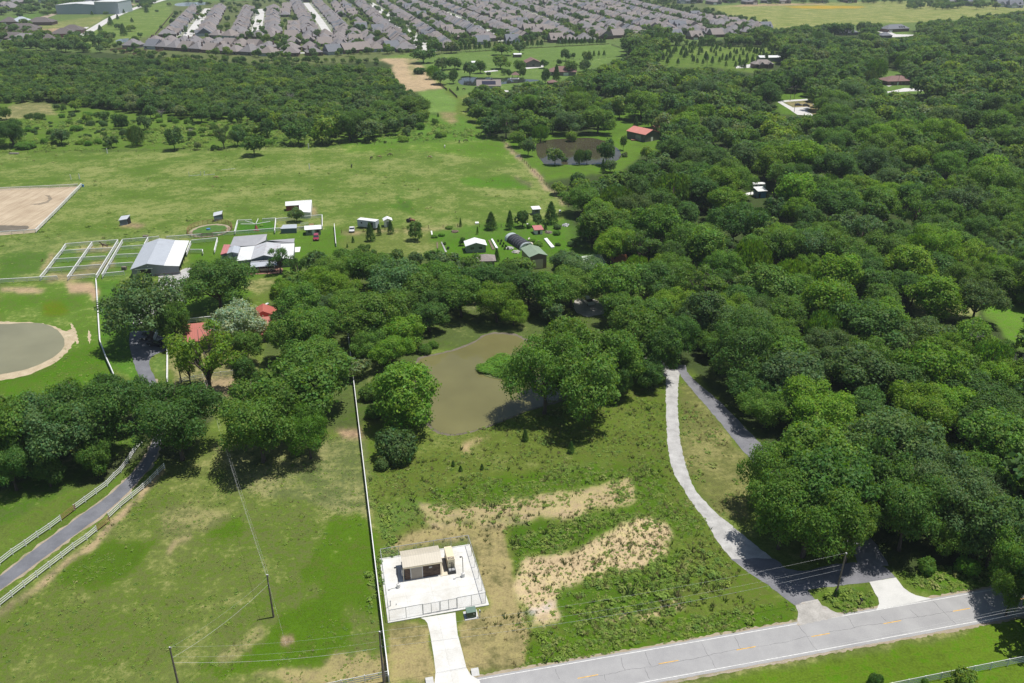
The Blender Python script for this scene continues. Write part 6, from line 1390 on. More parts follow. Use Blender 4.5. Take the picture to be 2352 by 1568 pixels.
# belt between garden and pond
for k, (cx, cy, w, t) in enumerate(((765, 622, 90, 'mid'), (802, 592, 75, 'mid'), (850, 615, 100, 'mid'), (905, 640, 120, 'grey'), (960, 655, 110, 'mid'), (1008, 632, 95, 'mid'), (1058, 675, 110, 'mid'), (1105, 640, 100, 'dark'), (1140, 690, 105, 'yellow'), (1168, 632, 75, 'dark'), (1215, 655, 115, 'dark'), (1262, 665, 112, 'mid'), (1312, 655, 105, 'mid'), (1300, 600, 85, 'grey'), (1340, 622, 95, 'grey'), (1402, 650, 120, 'mid'), (1450, 638, 120, 'mid'), (1500, 645, 115, 'dark'), (1545, 625, 100, 'mid'), (1490, 715, 110, 'mid'), (1550, 700, 100, 'yellow'), (1430, 705, 95, 'mid'),
                                   (741, 742, 100, 'mid'), (752, 700, 70, 'grey'), (860, 722, 140, 'mid'), (921, 755, 100, 'yellow'), (846, 785, 85, 'mid'), (903, 803, 90, 'yellow'), (729, 812, 125, 'mid'), (822, 842, 60, 'dark'), (800, 700, 95, 'mid'), (985, 720, 90, 'dark'), (770, 660, 90, 'yellow'), (1000, 690, 80, 'dark'), (930, 690, 90, 'mid'), (1180, 715, 70, 'yellow'), (1270, 715, 60, 'yellow'))):
    B(cx, cy, w, None, ('broad', 'round', 'broad')[k % 3], t)
# round the pond
B(922, 893, 178, 14.5, 'tall', 'fresh', 'bright broad tree on the left shore of the olive pond')
B(907, 1020, 112, 7.2, 'shrub', 'olive', 'dull olive rounded bush below the pond, beside the long white fence'); B(878, 1062, 44, 2.8, 'shrub', 'olive', 'small olive bush at the foot of the big rounded bush')
B(1252, 850, 150, 18, 'broad', 'mid', 'tall tree on the near pond shore, left of a twin'); B(1345, 868, 160, 17, 'broad', 'mid', 'tall tree on the near pond shore, right of its twin'); B(1300, 800, 140, 18, 'broad', 'mid', 'tall tree behind the two shore trees of the pond')
B(1412, 815, 125, 15, 'broad', 'mid'); B(1462, 765, 130, 15, 'broad', 'mid'); B(1515, 800, 100, 13, 'broad', 'dark', 'dark tree beside the top of the gravel drive'); B(1420, 870, 70, 9, 'round', 'dark'); B(1490, 850, 75, 8, 'round', 'dark'); B(1555, 770, 90, 12, 'broad', 'dark')
B(1118, 843, 62, 1.5, 'shrub', 'fresh', 'leftmost leafy bush on the pond island'); B(1150, 828, 84, 2.0, 'shrub', 'fresh', 'tallest leafy bush on the pond island'); B(1192, 832, 80, 1.8, 'shrub', 'mid', 'darker leafy bush at the right of the pond island'); B(1165, 854, 84, 1.2, 'shrub', 'fresh', 'low leafy bush along the near side of the pond island'); B(1205, 852, 70, 1.4, 'shrub', 'fresh', 'leafy bush on the island tucked under the tall shore tree')
for cx, cy, w in ((975, 800, 40), (995, 790, 30), (850, 900, 60), (860, 945, 50)): B(cx, cy, w, w * .07, 'shrub', 'mid')
for q, lb in (((1206, 1012), 'young cedar in the rough grass below the pond, upper left one'), ((1311, 1040), 'young cedar in the rough grass below the pond, right one'), ((1058, 1082), 'small cedar seedling in the rough grass'), ((1107, 1078), 'small cedar seedling beside a white scrap'), ((1041, 1070), 'leftmost cedar seedling in the rough grass')):
    x, y = G(*q); put(x, y, .9 if q[1] < 1050 else .55, 2.6 if q[1] < 1050 else 1.3, 'cedar', 'dark', lb)
# the first trees of the big wood
for cx, cy, w, H, t, lb in ((1881, 940, 168, 12, 'yellow', 'broad dome shaped tree by the asphalt drive'), (1831, 868, 150, 13, 'grey', 'greyish tree behind the dome shaped tree'), (1846, 1000, 48, 6, 'mid', 'small pointed tree at the foot of the dome shaped tree'),
                            (1870, 1050, 190, 16, 'mid', 'tall tree at the bend of the asphalt drive'), (1790, 1095, 140, 14, 'mid', 'tree hanging over the asphalt drive'), (1905, 1135, 190, 17, 'dark', 'big dark tree inside the drive bend'), (1862, 1176, 192, 15.5, 'mid', 'big tree in front, where the two drives join'), (1802, 1172, 140, 13.5, 'mid', 'tree over the gravel drive with bright leaves'), (1958, 1212, 118, 12, 'mid', 'tree above the concrete apron, behind the vine covered pole'),
                            (2045, 1020, 200, 16, 'olive', 'broad olive tree top in the wood, above the aprons'), (2005, 1085, 150, 15, 'dark', None), (2118, 1075, 165, 14, 'grey', None), (2088, 1165, 160, 15, 'dark', 'dark tree behind the concrete apron'), (2180, 1140, 170, 14, 'grey', None), (2292, 1215, 155, 13, 'olive', 'olive green tree on the verge right of the concrete apron'), (2335, 1290, 120, 12, 'mid', 'tree at the road edge throwing shade on the road'), (2185, 1225, 90, 8, 'mid', None), (2330, 1352, 75, 9, 'mid', 'tree crown hanging over the road'), (2420, 1330, 150, 13, 'dark', None), (2470, 1400, 170, 13, 'dark', None)):
    B(cx, cy, w, H, 'broad', t, lb)
B(2225, 1300, 60, 4, 'shrub', 'fresh', 'leafy bush on the verge right of the concrete apron'); B(2130, 1298, 50, 3, 'shrub', 'mid', 'bush behind the concrete apron'); B(1921, 1360, 14, 2.2, 'shrub', 'mid', 'vine clump at the foot of the wooden pole')
B(2214, 1556, 62, 3.6, 'round', 'dark', 'small round tree behind the front lawn fence'); B(2012, 1562, 40, 2.6, 'shrub', 'dark', 'dark bush at the bottom edge of the front lawn'); B(2125, 1568, 22, 1.5, 'shrub', 'mid', 'small bush left of the front lawn fence tree')
# garden cedars and shrubs
for bx, by, w, tp, k, t, lb in ((200, 475, 82, 345, 'cedar', 'dark', 'broad dark cedar below the grey trailer'), (260, 435, 40, 355, 'cedar', 'dark', 'slim dark cedar beside the broad cedar by the trailer'), (340, 425, 58, 328, 'cedar', 'dark', 'dark cedar beside the small white shed'), (508, 470, 108, 328, 'round', 'dark', 'round dark tree alone in the meadow'), (820, 375, 26, 315, 'cedar', 'mid', 'slim young tree on the pasture fence line'), (937, 428, 23, 370, 'cedar', 'mid', 'small lone sapling in the garden meadow'),
                            (1030, 395, 112, 272, 'cedar', 'dark', 'first big cedar of the row behind the garden'), (1160, 395, 76, 262, 'cedar', 'dark', 'second tall cedar of the row behind the garden'), (1247, 378, 96, 248, 'round', 'mid', 'bright tree in the row behind the garden'), (1350, 375, 75, 278, 'round', 'mid', 'low tree beside the white box hut'), (1442, 355, 118, 200, 'cedar', 'dark', 'tallest cedar at the end of the row by the wood'), (80, 485, 28, 440, 'cedar', 'dark', 'lone small cedar in the lower meadow'), (40, 520, 18, 490, 'cedar', 'dark', 'tiny cedar left in the lower meadow'), (1070, 612, 52, 520, 'cedar', 'dark', 'slender tree between the brown roofed shed and the beds'), (832, 505, 44, 442, 'round', 'dark', 'small dark tree left of the garden house'),
                            (1405, 400, 34, 350, 'cedar', 'dark', 'small tree beside the rusty hut'), (1590, 508, 72, 462, 'shrub', 'grey', 'rounded grey green bush at the garden edge'), (1490, 390, 60, 350, 'shrub', 'grey', 'feathery bush right of the tall cedar'), (1485, 430, 66, 395, 'shrub', 'fresh', 'low bush behind the broad row cover'), (1310, 480, 60, 455, 'shrub', 'fresh', 'garden greens right of the greenhouse'), (1355, 505, 70, 470, 'shrub', 'fresh', 'garden greens beside the broad row cover'), (1490, 505, 44, 480, 'shrub', 'dark', 'dark shrub right of the broad row cover'), (1290, 385, 40, 345, 'shrub', 'mid', 'bush between the bright tree and the box hut')):
    tree_t(1, 1, bx, by, w, tp, k, t, lb)
for k in range(8): tree_t(1, 1, 1080 + (k % 4) * 15 + (k // 4) * 22, 480 + (k % 4) * 18, 16, 468 + (k % 4) * 18, 'shrub', 'mid', 'low row of garden plants between the covers and greenhouse')
for bx, by, w in ((740, 390, 60), (690, 440, 50), (710, 500, 24), (735, 530, 24), (640, 450, 50)): tree_t(1, 1, bx, by, w, by - 16, 'shrub', 'fresh')
for bx, by, w, h in ((60, 590, 50, 60), (150, 560, 70, 70), (185, 540, 40, 50), (20, 570, 40, 50), (120, 600, 60, 60), (200, 640, 100, 110), (380, 620, 100, 100), (300, 660, 110, 110), (640, 640, 110, 110), (520, 640, 110, 100)): tree_t(1, 1, bx, by, w, by - h, 'round', random.choice(('mid', 'dark', 'yellow')))
# scrub on the left
for bx, by, w, tp, k, t in ((45, 825, 84, 720, 'tall', 'dark'), (95, 1005, 200, 815, 'broad', 'dark'), (180, 1020, 150, 955, 'shrub', 'mid'), (430, 1000, 125, 880, 'broad', 'mid'), (770, 1018, 82, 925, 'round', 'dark'), (840, 888, 84, 770, 'broad', 'dark'), (945, 1005, 140, 850, 'willow', 'olive'), (1000, 893, 88, 780, 'round', 'mid'), (1205, 1035, 118, 860, 'tall', 'dark'), (1365, 1032, 52, 970, 'tall', 'dark'), (1545, 1022, 132, 840, 'sparse', 'olive'), (1640, 1005, 105, 880, 'broad', 'mid'), (1755, 1072, 155, 920, 'broad', 'mid'), (1760, 940, 160, 830, 'broad', 'mid'), (1845, 945, 95, 800, 'tall', 'dark'), (2060, 998, 165, 830, 'broad', 'dark'), (2272, 990, 190, 780, 'broad', 'dark'), (1935, 898, 42, 860, 'shrub', 'mid'), (275, 822, 72, 760, 'shrub', 'dark'), (205, 815, 62, 770, 'shrub', 'dark'), (600, 848, 56, 775, 'tall', 'grey'), (525, 768, 92, 680, 'broad', 'yellow'), (722, 835, 104, 760, 'broad', 'yellow'), (720, 942, 46, 890, 'shrub', 'grey'), (395, 757, 50, 710, 'tall', 'dark'), (442, 772, 42, 710, 'tall', 'dark'), (690, 720, 80, 640, 'round', 'dark'), (1040, 815, 90, 715, 'round', 'yellow'), (1250, 815, 110, 720, 'broad', 'mid'), (1390, 845, 120, 740, 'broad', 'olive'), (1480, 1032, 70, 985, 'shrub', 'dark'), (1750, 820, 80, 755, 'round', 'mid'), (2140, 860, 90, 800, 'shrub', 'yellow'), (2190, 960, 100, 860, 'shrub', 'yellow'), (1590, 835, 40, 790, 'shrub', 'mid'), (530, 900, 90, 850, 'shrub', 'mid'), (560, 990, 80, 955, 'shrub', 'yellow'), (920, 845, 40, 815, 'shrub', 'mid'), (1310, 965, 40, 930, 'shrub', 'grey')):
    tree_t(0, 0, bx, by, w, tp, k, t)
tree_t(0, 0, 2005, 720, 100, 620, 'dead', 'grey', 'bare grey tree standing out of the dense wood on the left'); tree_t(0, 0, 1118, 826, 66, 730, 'dead', 'grey', 'bare grey tree at the near edge of the left wood'); tree_t(0, 0, 1310, 915, 70, 880, 'dead', 'grey', 'low bare grey tree in the scrub meadow')
for k in range(240):
    bx, by = random.uniform(0, 2352), random.uniform(770, 1015)
    if by < 800 + 130 * (bx > 1900): continue
    w = random.choice((1, 1, 1, 1.8)) * random.uniform(20, 62); d = T(0, 0, bx, by); x, y = G(*d)
    if near_ok(x, y, w / 6 * 480 / FOC, .8): tree_t(0, 0, bx, by, w, by - w * random.uniform(.5, .85), 'shrub', random.choice(('mid', 'fresh', 'yellow', 'grey', 'mid', 'dark')))
# mid distance trees by the ponds and yards
for bx, by, w, tp, k, t in ((500, 815, 235, 655, 'broad', 'mid'), (330, 805, 205, 690, 'broad', 'mid'), (182, 970, 165, 815, 'broad', 'dark'), (60, 970, 205, 750, 'broad', 'dark'), (370, 930, 108, 805, 'broad', 'fresh'), (670, 948, 62, 895, 'shrub', 'mid'), (450, 934, 72, 870, 'round', 'grey'), (645, 860, 50, 800, 'shrub', 'mid'), (540, 890, 66, 825, 'shrub', 'mid'), (425, 972, 90, 930, 'shrub', 'yellow'), (700, 940, 60, 905, 'shrub', 'yellow'), (300, 985, 22, 962, 'shrub', 'dark'), (665, 805, 20, 775, 'cedar', 'dark'), (545, 930, 40, 905, 'shrub', 'mid'),
                            (565, 435, 155, 330, 'broad', 'dark'), (692, 482, 104, 385, 'round', 'dark'), (782, 478, 112, 382, 'round', 'dark'), (545, 508, 94, 420, 'willow', 'fresh'), (632, 545, 112, 440, 'willow', 'fresh'), (682, 580, 112, 478, 'round', 'mid'), (770, 575, 66, 465, 'tall', 'mid'), (885, 530, 100, 415, 'tall', 'dark'), (957, 505, 84, 402, 'round', 'dark'), (1095, 475, 122, 370, 'round', 'dark'), (1120, 515, 46, 470, 'round', 'mid'), (1155, 535, 40, 470, 'tall', 'dark'), (1250, 537, 50, 450, 'tall', 'dark'), (1226, 495, 84, 402, 'round', 'dark'), (1395, 470, 60, 402, 'round', 'dark'), (1105, 380, 132, 290, 'round', 'dark'), (1225, 370, 88, 278, 'round', 'dark'), (757, 365, 92, 275, 'round', 'dark'), (640, 375, 112, 258, 'tall', 'dark'), (800, 622, 26, 592, 'cedar', 'dark'),
                            (1545, 420, 72, 325, 'tall', 'dark'), (1597, 403, 32, 357, 'round', 'dark'), (1690, 450, 64, 340, 'tall', 'dark'), (1738, 398, 26, 345, 'pine', 'dark'), (1772, 392, 24, 345, 'pine', 'dark'), (1808, 392, 30, 345, 'pine', 'dark'), (1405, 575, 62, 460, 'tall', 'mid'), (1480, 560, 66, 440, 'cedar', 'dark'), (1580, 515, 96, 402, 'round', 'grey'), (1672, 495, 82, 400, 'round', 'yellow'), (1015, 530, 36, 490, 'sparse', 'mid'), (1500, 450, 40, 400, 'tall', 'mid'),
                            (1285, 1075, 106, 940, 'round', 'mid'), (1220, 1015, 112, 890, 'round', 'mid'), (1370, 975, 132, 845, 'willow', 'fresh'), (1580, 972, 84, 838, 'willow', 'yellow'), (1470, 1135, 112, 1008, 'round', 'mid'), (1640, 1132, 100, 1018, 'willow', 'olive'), (1690, 1130, 70, 1018, 'round', 'mid'), (1820, 1135, 122, 945, 'tall', 'dark'), (1800, 1185, 42, 1090, 'cedar', 'dark'), (1850, 1188, 90, 1090, 'round', 'dark'), (1940, 1035, 52, 925, 'sparse', 'mid'), (1950, 1080, 44, 1035, 'shrub', 'mid'), (2025, 910, 56, 800, 'cedar', 'dark'), (2135, 885, 142, 740, 'round', 'dark'), (1840, 745, 94, 668, 'round', 'dark'), (1540, 1110, 50, 1062, 'willow', 'olive'), (985, 640, 90, 575, 'round', 'dark'), (1075, 648, 80, 590, 'round', 'mid'), (930, 645, 60, 600, 'round', 'dark')):
    tree_t(1, 0, bx, by, w, tp, k, t)
for k in range(22): tree_t(1, 0, 690 + k * 33 + random.uniform(-7, 7), 366 - k * 2.1, 38, 296 - k * 1.6 + random.uniform(-8, 8), 'pine', 'dark')
for k in range(13): tree_t(1, 0, 1490 + k * 27 + random.uniform(-6, 6), 316 - k * .9, 36, 256 + random.uniform(-8, 8), 'pine', 'dark')
# far left field trees
for bx, by, w, tp, k, t in ((140, 125, 52, 78, 'round', 'dark'), (765, 178, 52, 108, 'cedar', 'dark'), (855, 245, 62, 158, 'cedar', 'dark'), (902, 215, 72, 165, 'round', 'dark'), (820, 203, 54, 155, 'round', 'mid'), (692, 213, 40, 168, 'cedar', 'dark'), (910, 152, 30, 120, 'cedar', 'dark'), (1012, 88, 40, 35, 'cedar', 'dark'), (812, 132, 28, 95, 'cedar', 'dark'), (635, 103, 28, 73, 'cedar', 'dark'), (732, 102, 40, 75, 'round', 'dark'), (855, 92, 24, 60, 'cedar', 'dark'), (650, 312, 42, 270, 'cedar', 'dark'), (695, 310, 38, 262, 'cedar', 'dark'), (540, 345, 66, 265, 'cedar', 'dark'), (585, 345, 60, 285, 'cedar', 'dark'), (605, 275, 36, 235, 'cedar', 'mid'), (630, 268, 30, 230, 'cedar', 'mid'), (290, 285, 54, 228, 'round', 'mid'), (1165, 42, 36, 12, 'round', 'dark'), (1080, 80, 30, 60, 'shrub', 'dark'), (970, 258, 36, 220, 'tall', 'fresh'), (1110, 195, 26, 165, 'shrub', 'dark'), (740, 285, 26, 262, 'round', 'dark')):
    tree_t(0, 0, bx, by, w, tp, k, t)
for k in range(16): tree_t(0, 0, random.uniform(0, 260), random.uniform(55, 105), random.uniform(40, 75), random.uniform(30, 50), 'round', 'dark')
for k in range(14): tree_t(0, 0, 280 + random.uniform(0, 110), random.uniform(85, 110), 30, 70, 'round', 'dark')

# ------------------------------------------------------------------ woods: crowns that may not cover what the photograph shows clear
KP = [[(1570, 868), (1592, 872), (1711, 985), (1770, 1046), (1755, 1062), (1690, 995), (1640, 955), (1600, 905)], [(1500, 890), (1550, 880), (1640, 975), (1725, 1068), (1712, 1150), (1690, 1230), (1760, 1310), (1760, 1400), (1400, 1300), (1400, 1000)],
      [(1800, 1325), (1990, 1330), (2065, 1325), (2145, 1385), (1900, 1420)], TL(2, 3, (1480, 440), (1640, 380), (1760, 420), (1800, 520), (1860, 585), (1720, 610)), TL(2, 1, (1590, 860), (1700, 855), (1880, 870), (2010, 885), (2050, 910), (2130, 890), (2260, 870), (2330, 790), (2400, 740), (2400, 1130), (2280, 1100), (2190, 1040), (2060, 1010), (1950, 1010), (1620, 1000)),
      TL(2, 0, (600, 650), (860, 632), (870, 700), (950, 745), (900, 792), (800, 790), (640, 780), (655, 700)), TL(2, 0, (1340, 510), (1525, 488), (1520, 590), (1680, 600), (1800, 590), (1900, 592), (1780, 620), (1680, 660), (1560, 630), (1400, 640), (1380, 590)),
      TL(2, 0, (480, 388), (670, 388), (675, 465), (480, 470)), TL(2, 0, (350, 450), (480, 440), (480, 470), (350, 475)), TL(2, 0, (1050, 198), (1215, 195), (1220, 243), (1040, 248)), TL(2, 0, (1345, 200), (1500, 155), (1600, 160), (1600, 240), (1440, 258), (1360, 255)),
      TL(2, 1, (400, 60), (570, 60), (585, 212), (520, 228), (410, 175)), TL(1, 0, (1160, 985), (1340, 960), (1560, 940), (1700, 925), (1900, 925), (1930, 720), (2230, 715), (2190, 770), (2060, 790), (1990, 850), (2030, 885), (2190, 885), (2180, 980), (2070, 1015), (2040, 1100), (1900, 1140), (1900, 1170), (1400, 1180), (1330, 1180)),
      TL(1, 0, (560, 480), (790, 480), (850, 400), (1800, 290), (1920, 310), (2000, 360), (1800, 440), (1650, 490), (1400, 560), (1370, 550), (1200, 580), (1110, 600), (1060, 600), (920, 610), (800, 650), (700, 560)), TL(1, 0, (1100, 605), (1210, 605), (1205, 640), (1110, 640)),
      TL(1, 1, (1100, 460), (1480, 400), (1560, 330), (1700, 520), (1840, 590), (1790, 600), (1400, 580), (1200, 560)), TL(1, 1, (1330, 0), (1400, 70), (1560, 230), (1500, 330), (1300, 200)), [(1154, 322), (1310, 480), (1250, 500), (1100, 400)],
      TL(1, 0, (680, 600), (790, 680), (790, 760), (1000, 930), (980, 950), (620, 800), (540, 640)), TL(1, 0, (270, 400), (490, 395), (560, 470), (690, 600), (520, 630), (430, 600), (370, 520)),
      [(1500, 700), (1520, 850), (1400, 900), (1380, 860)], [(2100, 1345), (2352, 1318), (2352, 1420), (2150, 1420)], TL(2, 0, (0, 330), (420, 322), (650, 330), (640, 350), (420, 350), (0, 352)), TL(2, 0, (0, 60), (220, 90), (400, 150), (470, 180), (470, 215), (180, 235), (0, 250)),
      TL(2, 0, (200, 40), (2352, 40), (2352, 55), (2100, 90), (1740, 130), (1500, 110), (1130, 150), (880, 150), (660, 190), (470, 140)),
      TL(1, 0, (1130, 300), (1500, 520), (1400, 470), (1560, 430), (1250, 390), (1240, 470))]
def clear_of(x, y, R, H, s=.9):
    for (dx, z) in ((0, H), (-R * s, H * .6), (R * s, H * .6), (0, H * .6), (0, 0), (-R * .6, H * .9), (R * .6, H * .9)):
        X, Y, _ = PR(x + dx, y, z)
        for k in KP:
            if inp1(X, Y, k): return False
    return True
def wood(polyD, R0, R1, tones, kinds, hf=(1.55, 2.1), tries=6000, f=.72, clear=True):
    W = GL(polyD); xs = [p[0] for p in W]; ys = [p[1] for p in W]; n = 0
    cx = rng.uniform(min(xs), max(xs), tries); cy_ = rng.uniform(min(ys), max(ys), tries); ok = inpoly(cx, cy_, W)
    for x, y in zip(cx[ok], cy_[ok]):
        t = min(1, max(0, (y - 100) / 500)); R = random.uniform(R0, R1) * (1 if random.random() > .2 else .75)
        if not near_ok(x, y, R, f): continue
        H = min(max(R * random.uniform(*hf), 3), 17)
        if clear and not clear_of(x, y, R, H): continue
        v = vnoise(x, y, 28); put(x, y, R, H, random.choice(kinds), tones[int((v * .7 + random.random() * .3) * len(tones)) % len(tones)]); n += 1
MIX = ['dark', 'mid', 'grey', 'mid', 'dark', 'yellow', 'mid', 'olive', 'dark', 'mid', 'fresh']
WA = [(1575, 838), (1615, 856), (1675, 910), (1745, 980), (1800, 1045), (1915, 1150), (2000, 1240), (2075, 1292), (2240, 1300), (2352, 1318), (2600, 1330), (2600, 38), (2352, 46), (2270, 60), (2150, 68), (2050, 74), (1960, 72), (1880, 78), (1790, 76), (1730, 84), (1690, 96), (1600, 98), (1480, 98), (1445, 106), (1425, 118), (1390, 152), (1330, 168), (1290, 188), (1210, 196), (1060, 214), (1050, 236), (1100, 300), (1122, 322), (1165, 330), (1240, 392), (1305, 475), (1316, 505), (1325, 560), (1380, 625), (1500, 640), (1560, 690), (1570, 760)]
near_part = [p for p in WA]
YP = [(1516, 104), (1770, 108), (1775, 140), (1725, 165), (1640, 152), (1520, 152)]
_sv = KP; KP = KP + [YP]
wood([(1575, 838), (1675, 910), (1745, 980), (1800, 1045), (1915, 1150), (2000, 1240), (2075, 1292), (2240, 1300), (2352, 1318), (2700, 1330), (2700, 560), (2352, 560), (1500, 560), (1400, 640), (1500, 640), (1560, 690)], 4.8, 8.4, MIX, ('broad',) * 11 + ('tall',) * 4 + ('round', 'sparse', 'willow'), tries=5000, f=.66)
wood(WA, 4.6, 9.4, MIX, ('broad',) * 9 + ('round',) * 4 + ('tall',) * 5 + ('sparse', 'willow'), tries=30000, f=.66)
wood(WA, 2.2, 3.8, MIX, ('round', 'tall', 'shrub'), tries=12000, f=.8)
KP = _sv
wood(YP, 1.6, 2.4, ['dark', 'grey', 'mid'], ('pine',), (2.6, 3.6), 260, 1.0, False)
WB = [(-260, 132), (60, 132), (160, 144), (240, 152), (400, 155), (480, 158), (560, 166), (700, 173), (850, 170), (888, 174), (905, 195), (960, 238), (985, 266), (985, 285), (930, 302), (870, 318), (800, 322), (690, 312), (640, 296), (560, 284), (450, 270), (300, 260), (230, 250), (120, 234), (60, 236), (-260, 246)]
wood(WB, 3.2, 5.6, MIX, ('broad', 'round', 'round', 'tall'), tries=26000, f=.7)
wood([(640, 170), (880, 172), (900, 195), (850, 215), (700, 200)], 1.6, 2.4, ['dark', 'grey'], ('pine',), (2.6, 3.4), 500, .8, False)
wood([(280, 128), (240, 118), (560, 140), (900, 140), (880, 150), (640, 158), (400, 146)], 2.0, 3.2, ['dark', 'mid'], ('round', 'tall'), tries=500, f=1.0)
for q_ in ((1590, 470), (1960, 560), (2110, 330), (2290, 520), (1680, 300), (2230, 830), (2330, 900)):
    x, y = G(*q_); put(x, y, 3.5, 11, 'dead', 'grey')
# thickets behind the belt, beside the pond and left
wood([(700, 640), (780, 590), (1000, 620), (1400, 640), (1520, 720), (1440, 750), (1300, 715), (1000, 745), (880, 850), (720, 880), (640, 760)], 3.0, 4.4, MIX, ('broad', 'round'), tries=260, f=.85, clear=False)
wood([(-200, 1010), (300, 985), (330, 1010), (200, 1060), (-200, 1130)], 3.6, 5.0, ['dark', 'mid', 'grey'], ('broad', 'round'), tries=400, f=.8, clear=False)

# ------------------------------------------------------------------ the housing estate
def ordw(k): return ('nearest', 'second', 'third', 'fourth', 'fifth', 'sixth', 'seventh', 'eighth', 'ninth', 'tenth', 'eleventh', 'twelfth')[k - 1] if k <= 12 else f"{k}{'st' if k % 10 == 1 and k != 11 else 'nd' if k % 10 == 2 else 'rd' if k % 10 == 3 else 'th'}"
def hip(mb, x0, x1, y0, y1, h, rise, ov=.5):
    w, d = x1 - x0, y1 - y0; e = min(w, d) / 2
    a, b = ((x0 + e * .85, (y0 + y1) / 2), (x1 - e * .85, (y0 + y1) / 2)) if w >= d else (((x0 + x1) / 2, y0 + e * .85), ((x0 + x1) / 2, y1 - e * .85))
    c = [(x0 - ov, y0 - ov), (x1 + ov, y0 - ov), (x1 + ov, y1 + ov), (x0 - ov, y1 + ov)]
    fs = [(0, 1, 5, 4), (1, 2, 5), (2, 3, 4, 5), (3, 0, 4)] if w >= d else [(0, 1, 4), (1, 2, 5, 4), (2, 3, 5), (3, 0, 4, 5)]
    mb.add([(*p, h) for p in c] + [(*a, h + rise), (*b, h + rise)] + [(*p, h - .25) for p in c], fs + [(6, 7, 1, 0), (7, 8, 2, 1), (8, 9, 3, 2), (9, 6, 0, 3), (9, 8, 7, 6)])
def gabroof(mb, x0, x1, y0, y1, h, rise): mb.extr([(x0 - .4, h - .1), ((x0 + x1) / 2, h + rise), (x1 + .4, h - .1), (x1 + .4, h + .1), ((x0 + x1) / 2, h + rise + .2), (x0 - .4, h + .1)], 'y', y0, y1)
def proto(k, rm, wm):
    """front towards -y, 14 m wide; the origin at the middle of the house"""
    root = bpy.data.objects.new('brick_house', None); P = []
    def part(name, mb, mat): P.append((name, mb.mesh(name, mat)))
    wall, roof = MB(), MB(); h = 3.0
    if k == 0:
        wall.box(-6.8, 6.8, -7, 9, 0, h); hip(roof, -6.8, 6.8, -7, 9, h, 5.2); wall.box(-6.4, -.6, -10, -7, 0, h); gx = (-6.4, -.6); hip(roof, -6.4, -.6, -10, -4, h, 2.9)
        part('front_gable', MB().extr([(1.2, h), (6.2, h), (3.7, h + 3.4)], 'y', -8.2, -2), M[rm])
    elif k == 1:
        wall.box(-6.8, 6.8, -8, 8, 0, h); hip(roof, -6.8, 6.8, -8, 8, h, 5.6); gx = (.4, 6.4); wall.box(.4, 6.4, -10.5, -8, 0, h); gabroof(roof, .4, 6.4, -10.9, -4, h, 3.0); wall.extr([(.4, h), (6.4, h), (3.4, h + 2.9)], 'y', -10.5, -8)
        part('dormer', MB().extr([(-5, h + 1.2), (-2.4, h + 1.2), (-3.7, h + 3.1)], 'y', -7.2, -2), M[rm])
    elif k == 2:
        wall.box(-6.8, 6.8, -7, 8, 0, h); roof.extr([(-7.6, h - .1), (.5, h + 5.6), (8.6, h - .1)], 'x', -7.0, 7.0); wall.extr([(-7, h), (8, h), (.5, h + 5.2)], 'x', -6.8, 6.8); gx = (-6, 0); wall.box(-6.2, 0, -9.5, -7, 0, h); gabroof(roof, -6.2, 0, -9.9, -2, h, 2.9); wall.extr([(-6.2, h), (0, h), (-3.1, h + 2.8)], 'y', -9.5, -7)
        part('dormer', MB().extr([(2, h + 1.5), (4.6, h + 1.5), (3.3, h + 3.4)], 'y', -6, -1), M[rm])
    else:
        wall.box(-6.8, 6.8, -6, 9, 0, h + .2); hip(roof, -6.8, 6.8, -6, 9, h + .2, 4.8); gx = (-6.4, -.8); wall.box(-6.6, -.5, -9, -6, 0, h); hip(roof, -6.6, -.5, -9, -2, h, 2.6)
        part('front_gable', MB().extr([(.4, h), (5.6, h), (3, h + 2.9)], 'y', -7, -1), M[rm]); part('chimney', MB().box(4.2, 5.2, 2, 3, h, h + 5.4), M['brick'])
    fy = {0: -10, 1: -10.5, 2: -9.5}.get(k, -9); my = {0: -7, 1: -8, 2: -7}.get(k, -6)
    part('wall', wall, M[wm]); part('roof', roof, M[rm]); part('garage_door', MB().box(gx[0] + .7, gx[1] - .7, fy - .05, fy + .02, 0, 2.2), M['white'])
    wx = (2.2, 4.6) if gx[0] < 0 else (-5.4, -3); part('window', MB().box(wx[0], wx[1], my - .05, my + .02, .8, 2.2), M['glass']); part('window', MB().box(-5, -3.4, {0: 9, 1: 8, 2: 8}.get(k, 9) - .02, {0: 9, 1: 8, 2: 8}.get(k, 9) + .05, .8, 2.2), M['glass'])
    return P
PROTO = [(k, rm, wm, tn, proto(k, rm, wm)) for k, rm, wm, tn in ((0, 'shingle', 'brick', 'grey brown'), (1, 'shingle2', 'brick2', 'grey'), (2, 'shingle3', 'brick', 'warm brown grey'), (3, 'shingle', 'brick2', 'grey brown'), (1, 'shingle3', 'siding', 'warm brown grey'), (0, 'shingle2', 'brick', 'grey'), (2, 'shingle_b', 'siding', 'blue grey'), (3, 'shingle2', 'brick', 'grey'))]
KIND_W = ('hip roofed house', 'garage gabled house', 'gable roofed house', 'low hip roofed house')
HOUSES = []; _hc = []
EST = [(252, 96), (330, 96), (362, 84), (416, 16), (430, 0), (1500, -6), (1560, 10), (1640, 30), (1770, 62), (1700, 80), (1540, 88), (1340, 92), (1240, 96), (1110, 104), (1000, 118), (930, 124), (830, 128), (640, 140), (520, 134), (400, 120), (240, 112)]
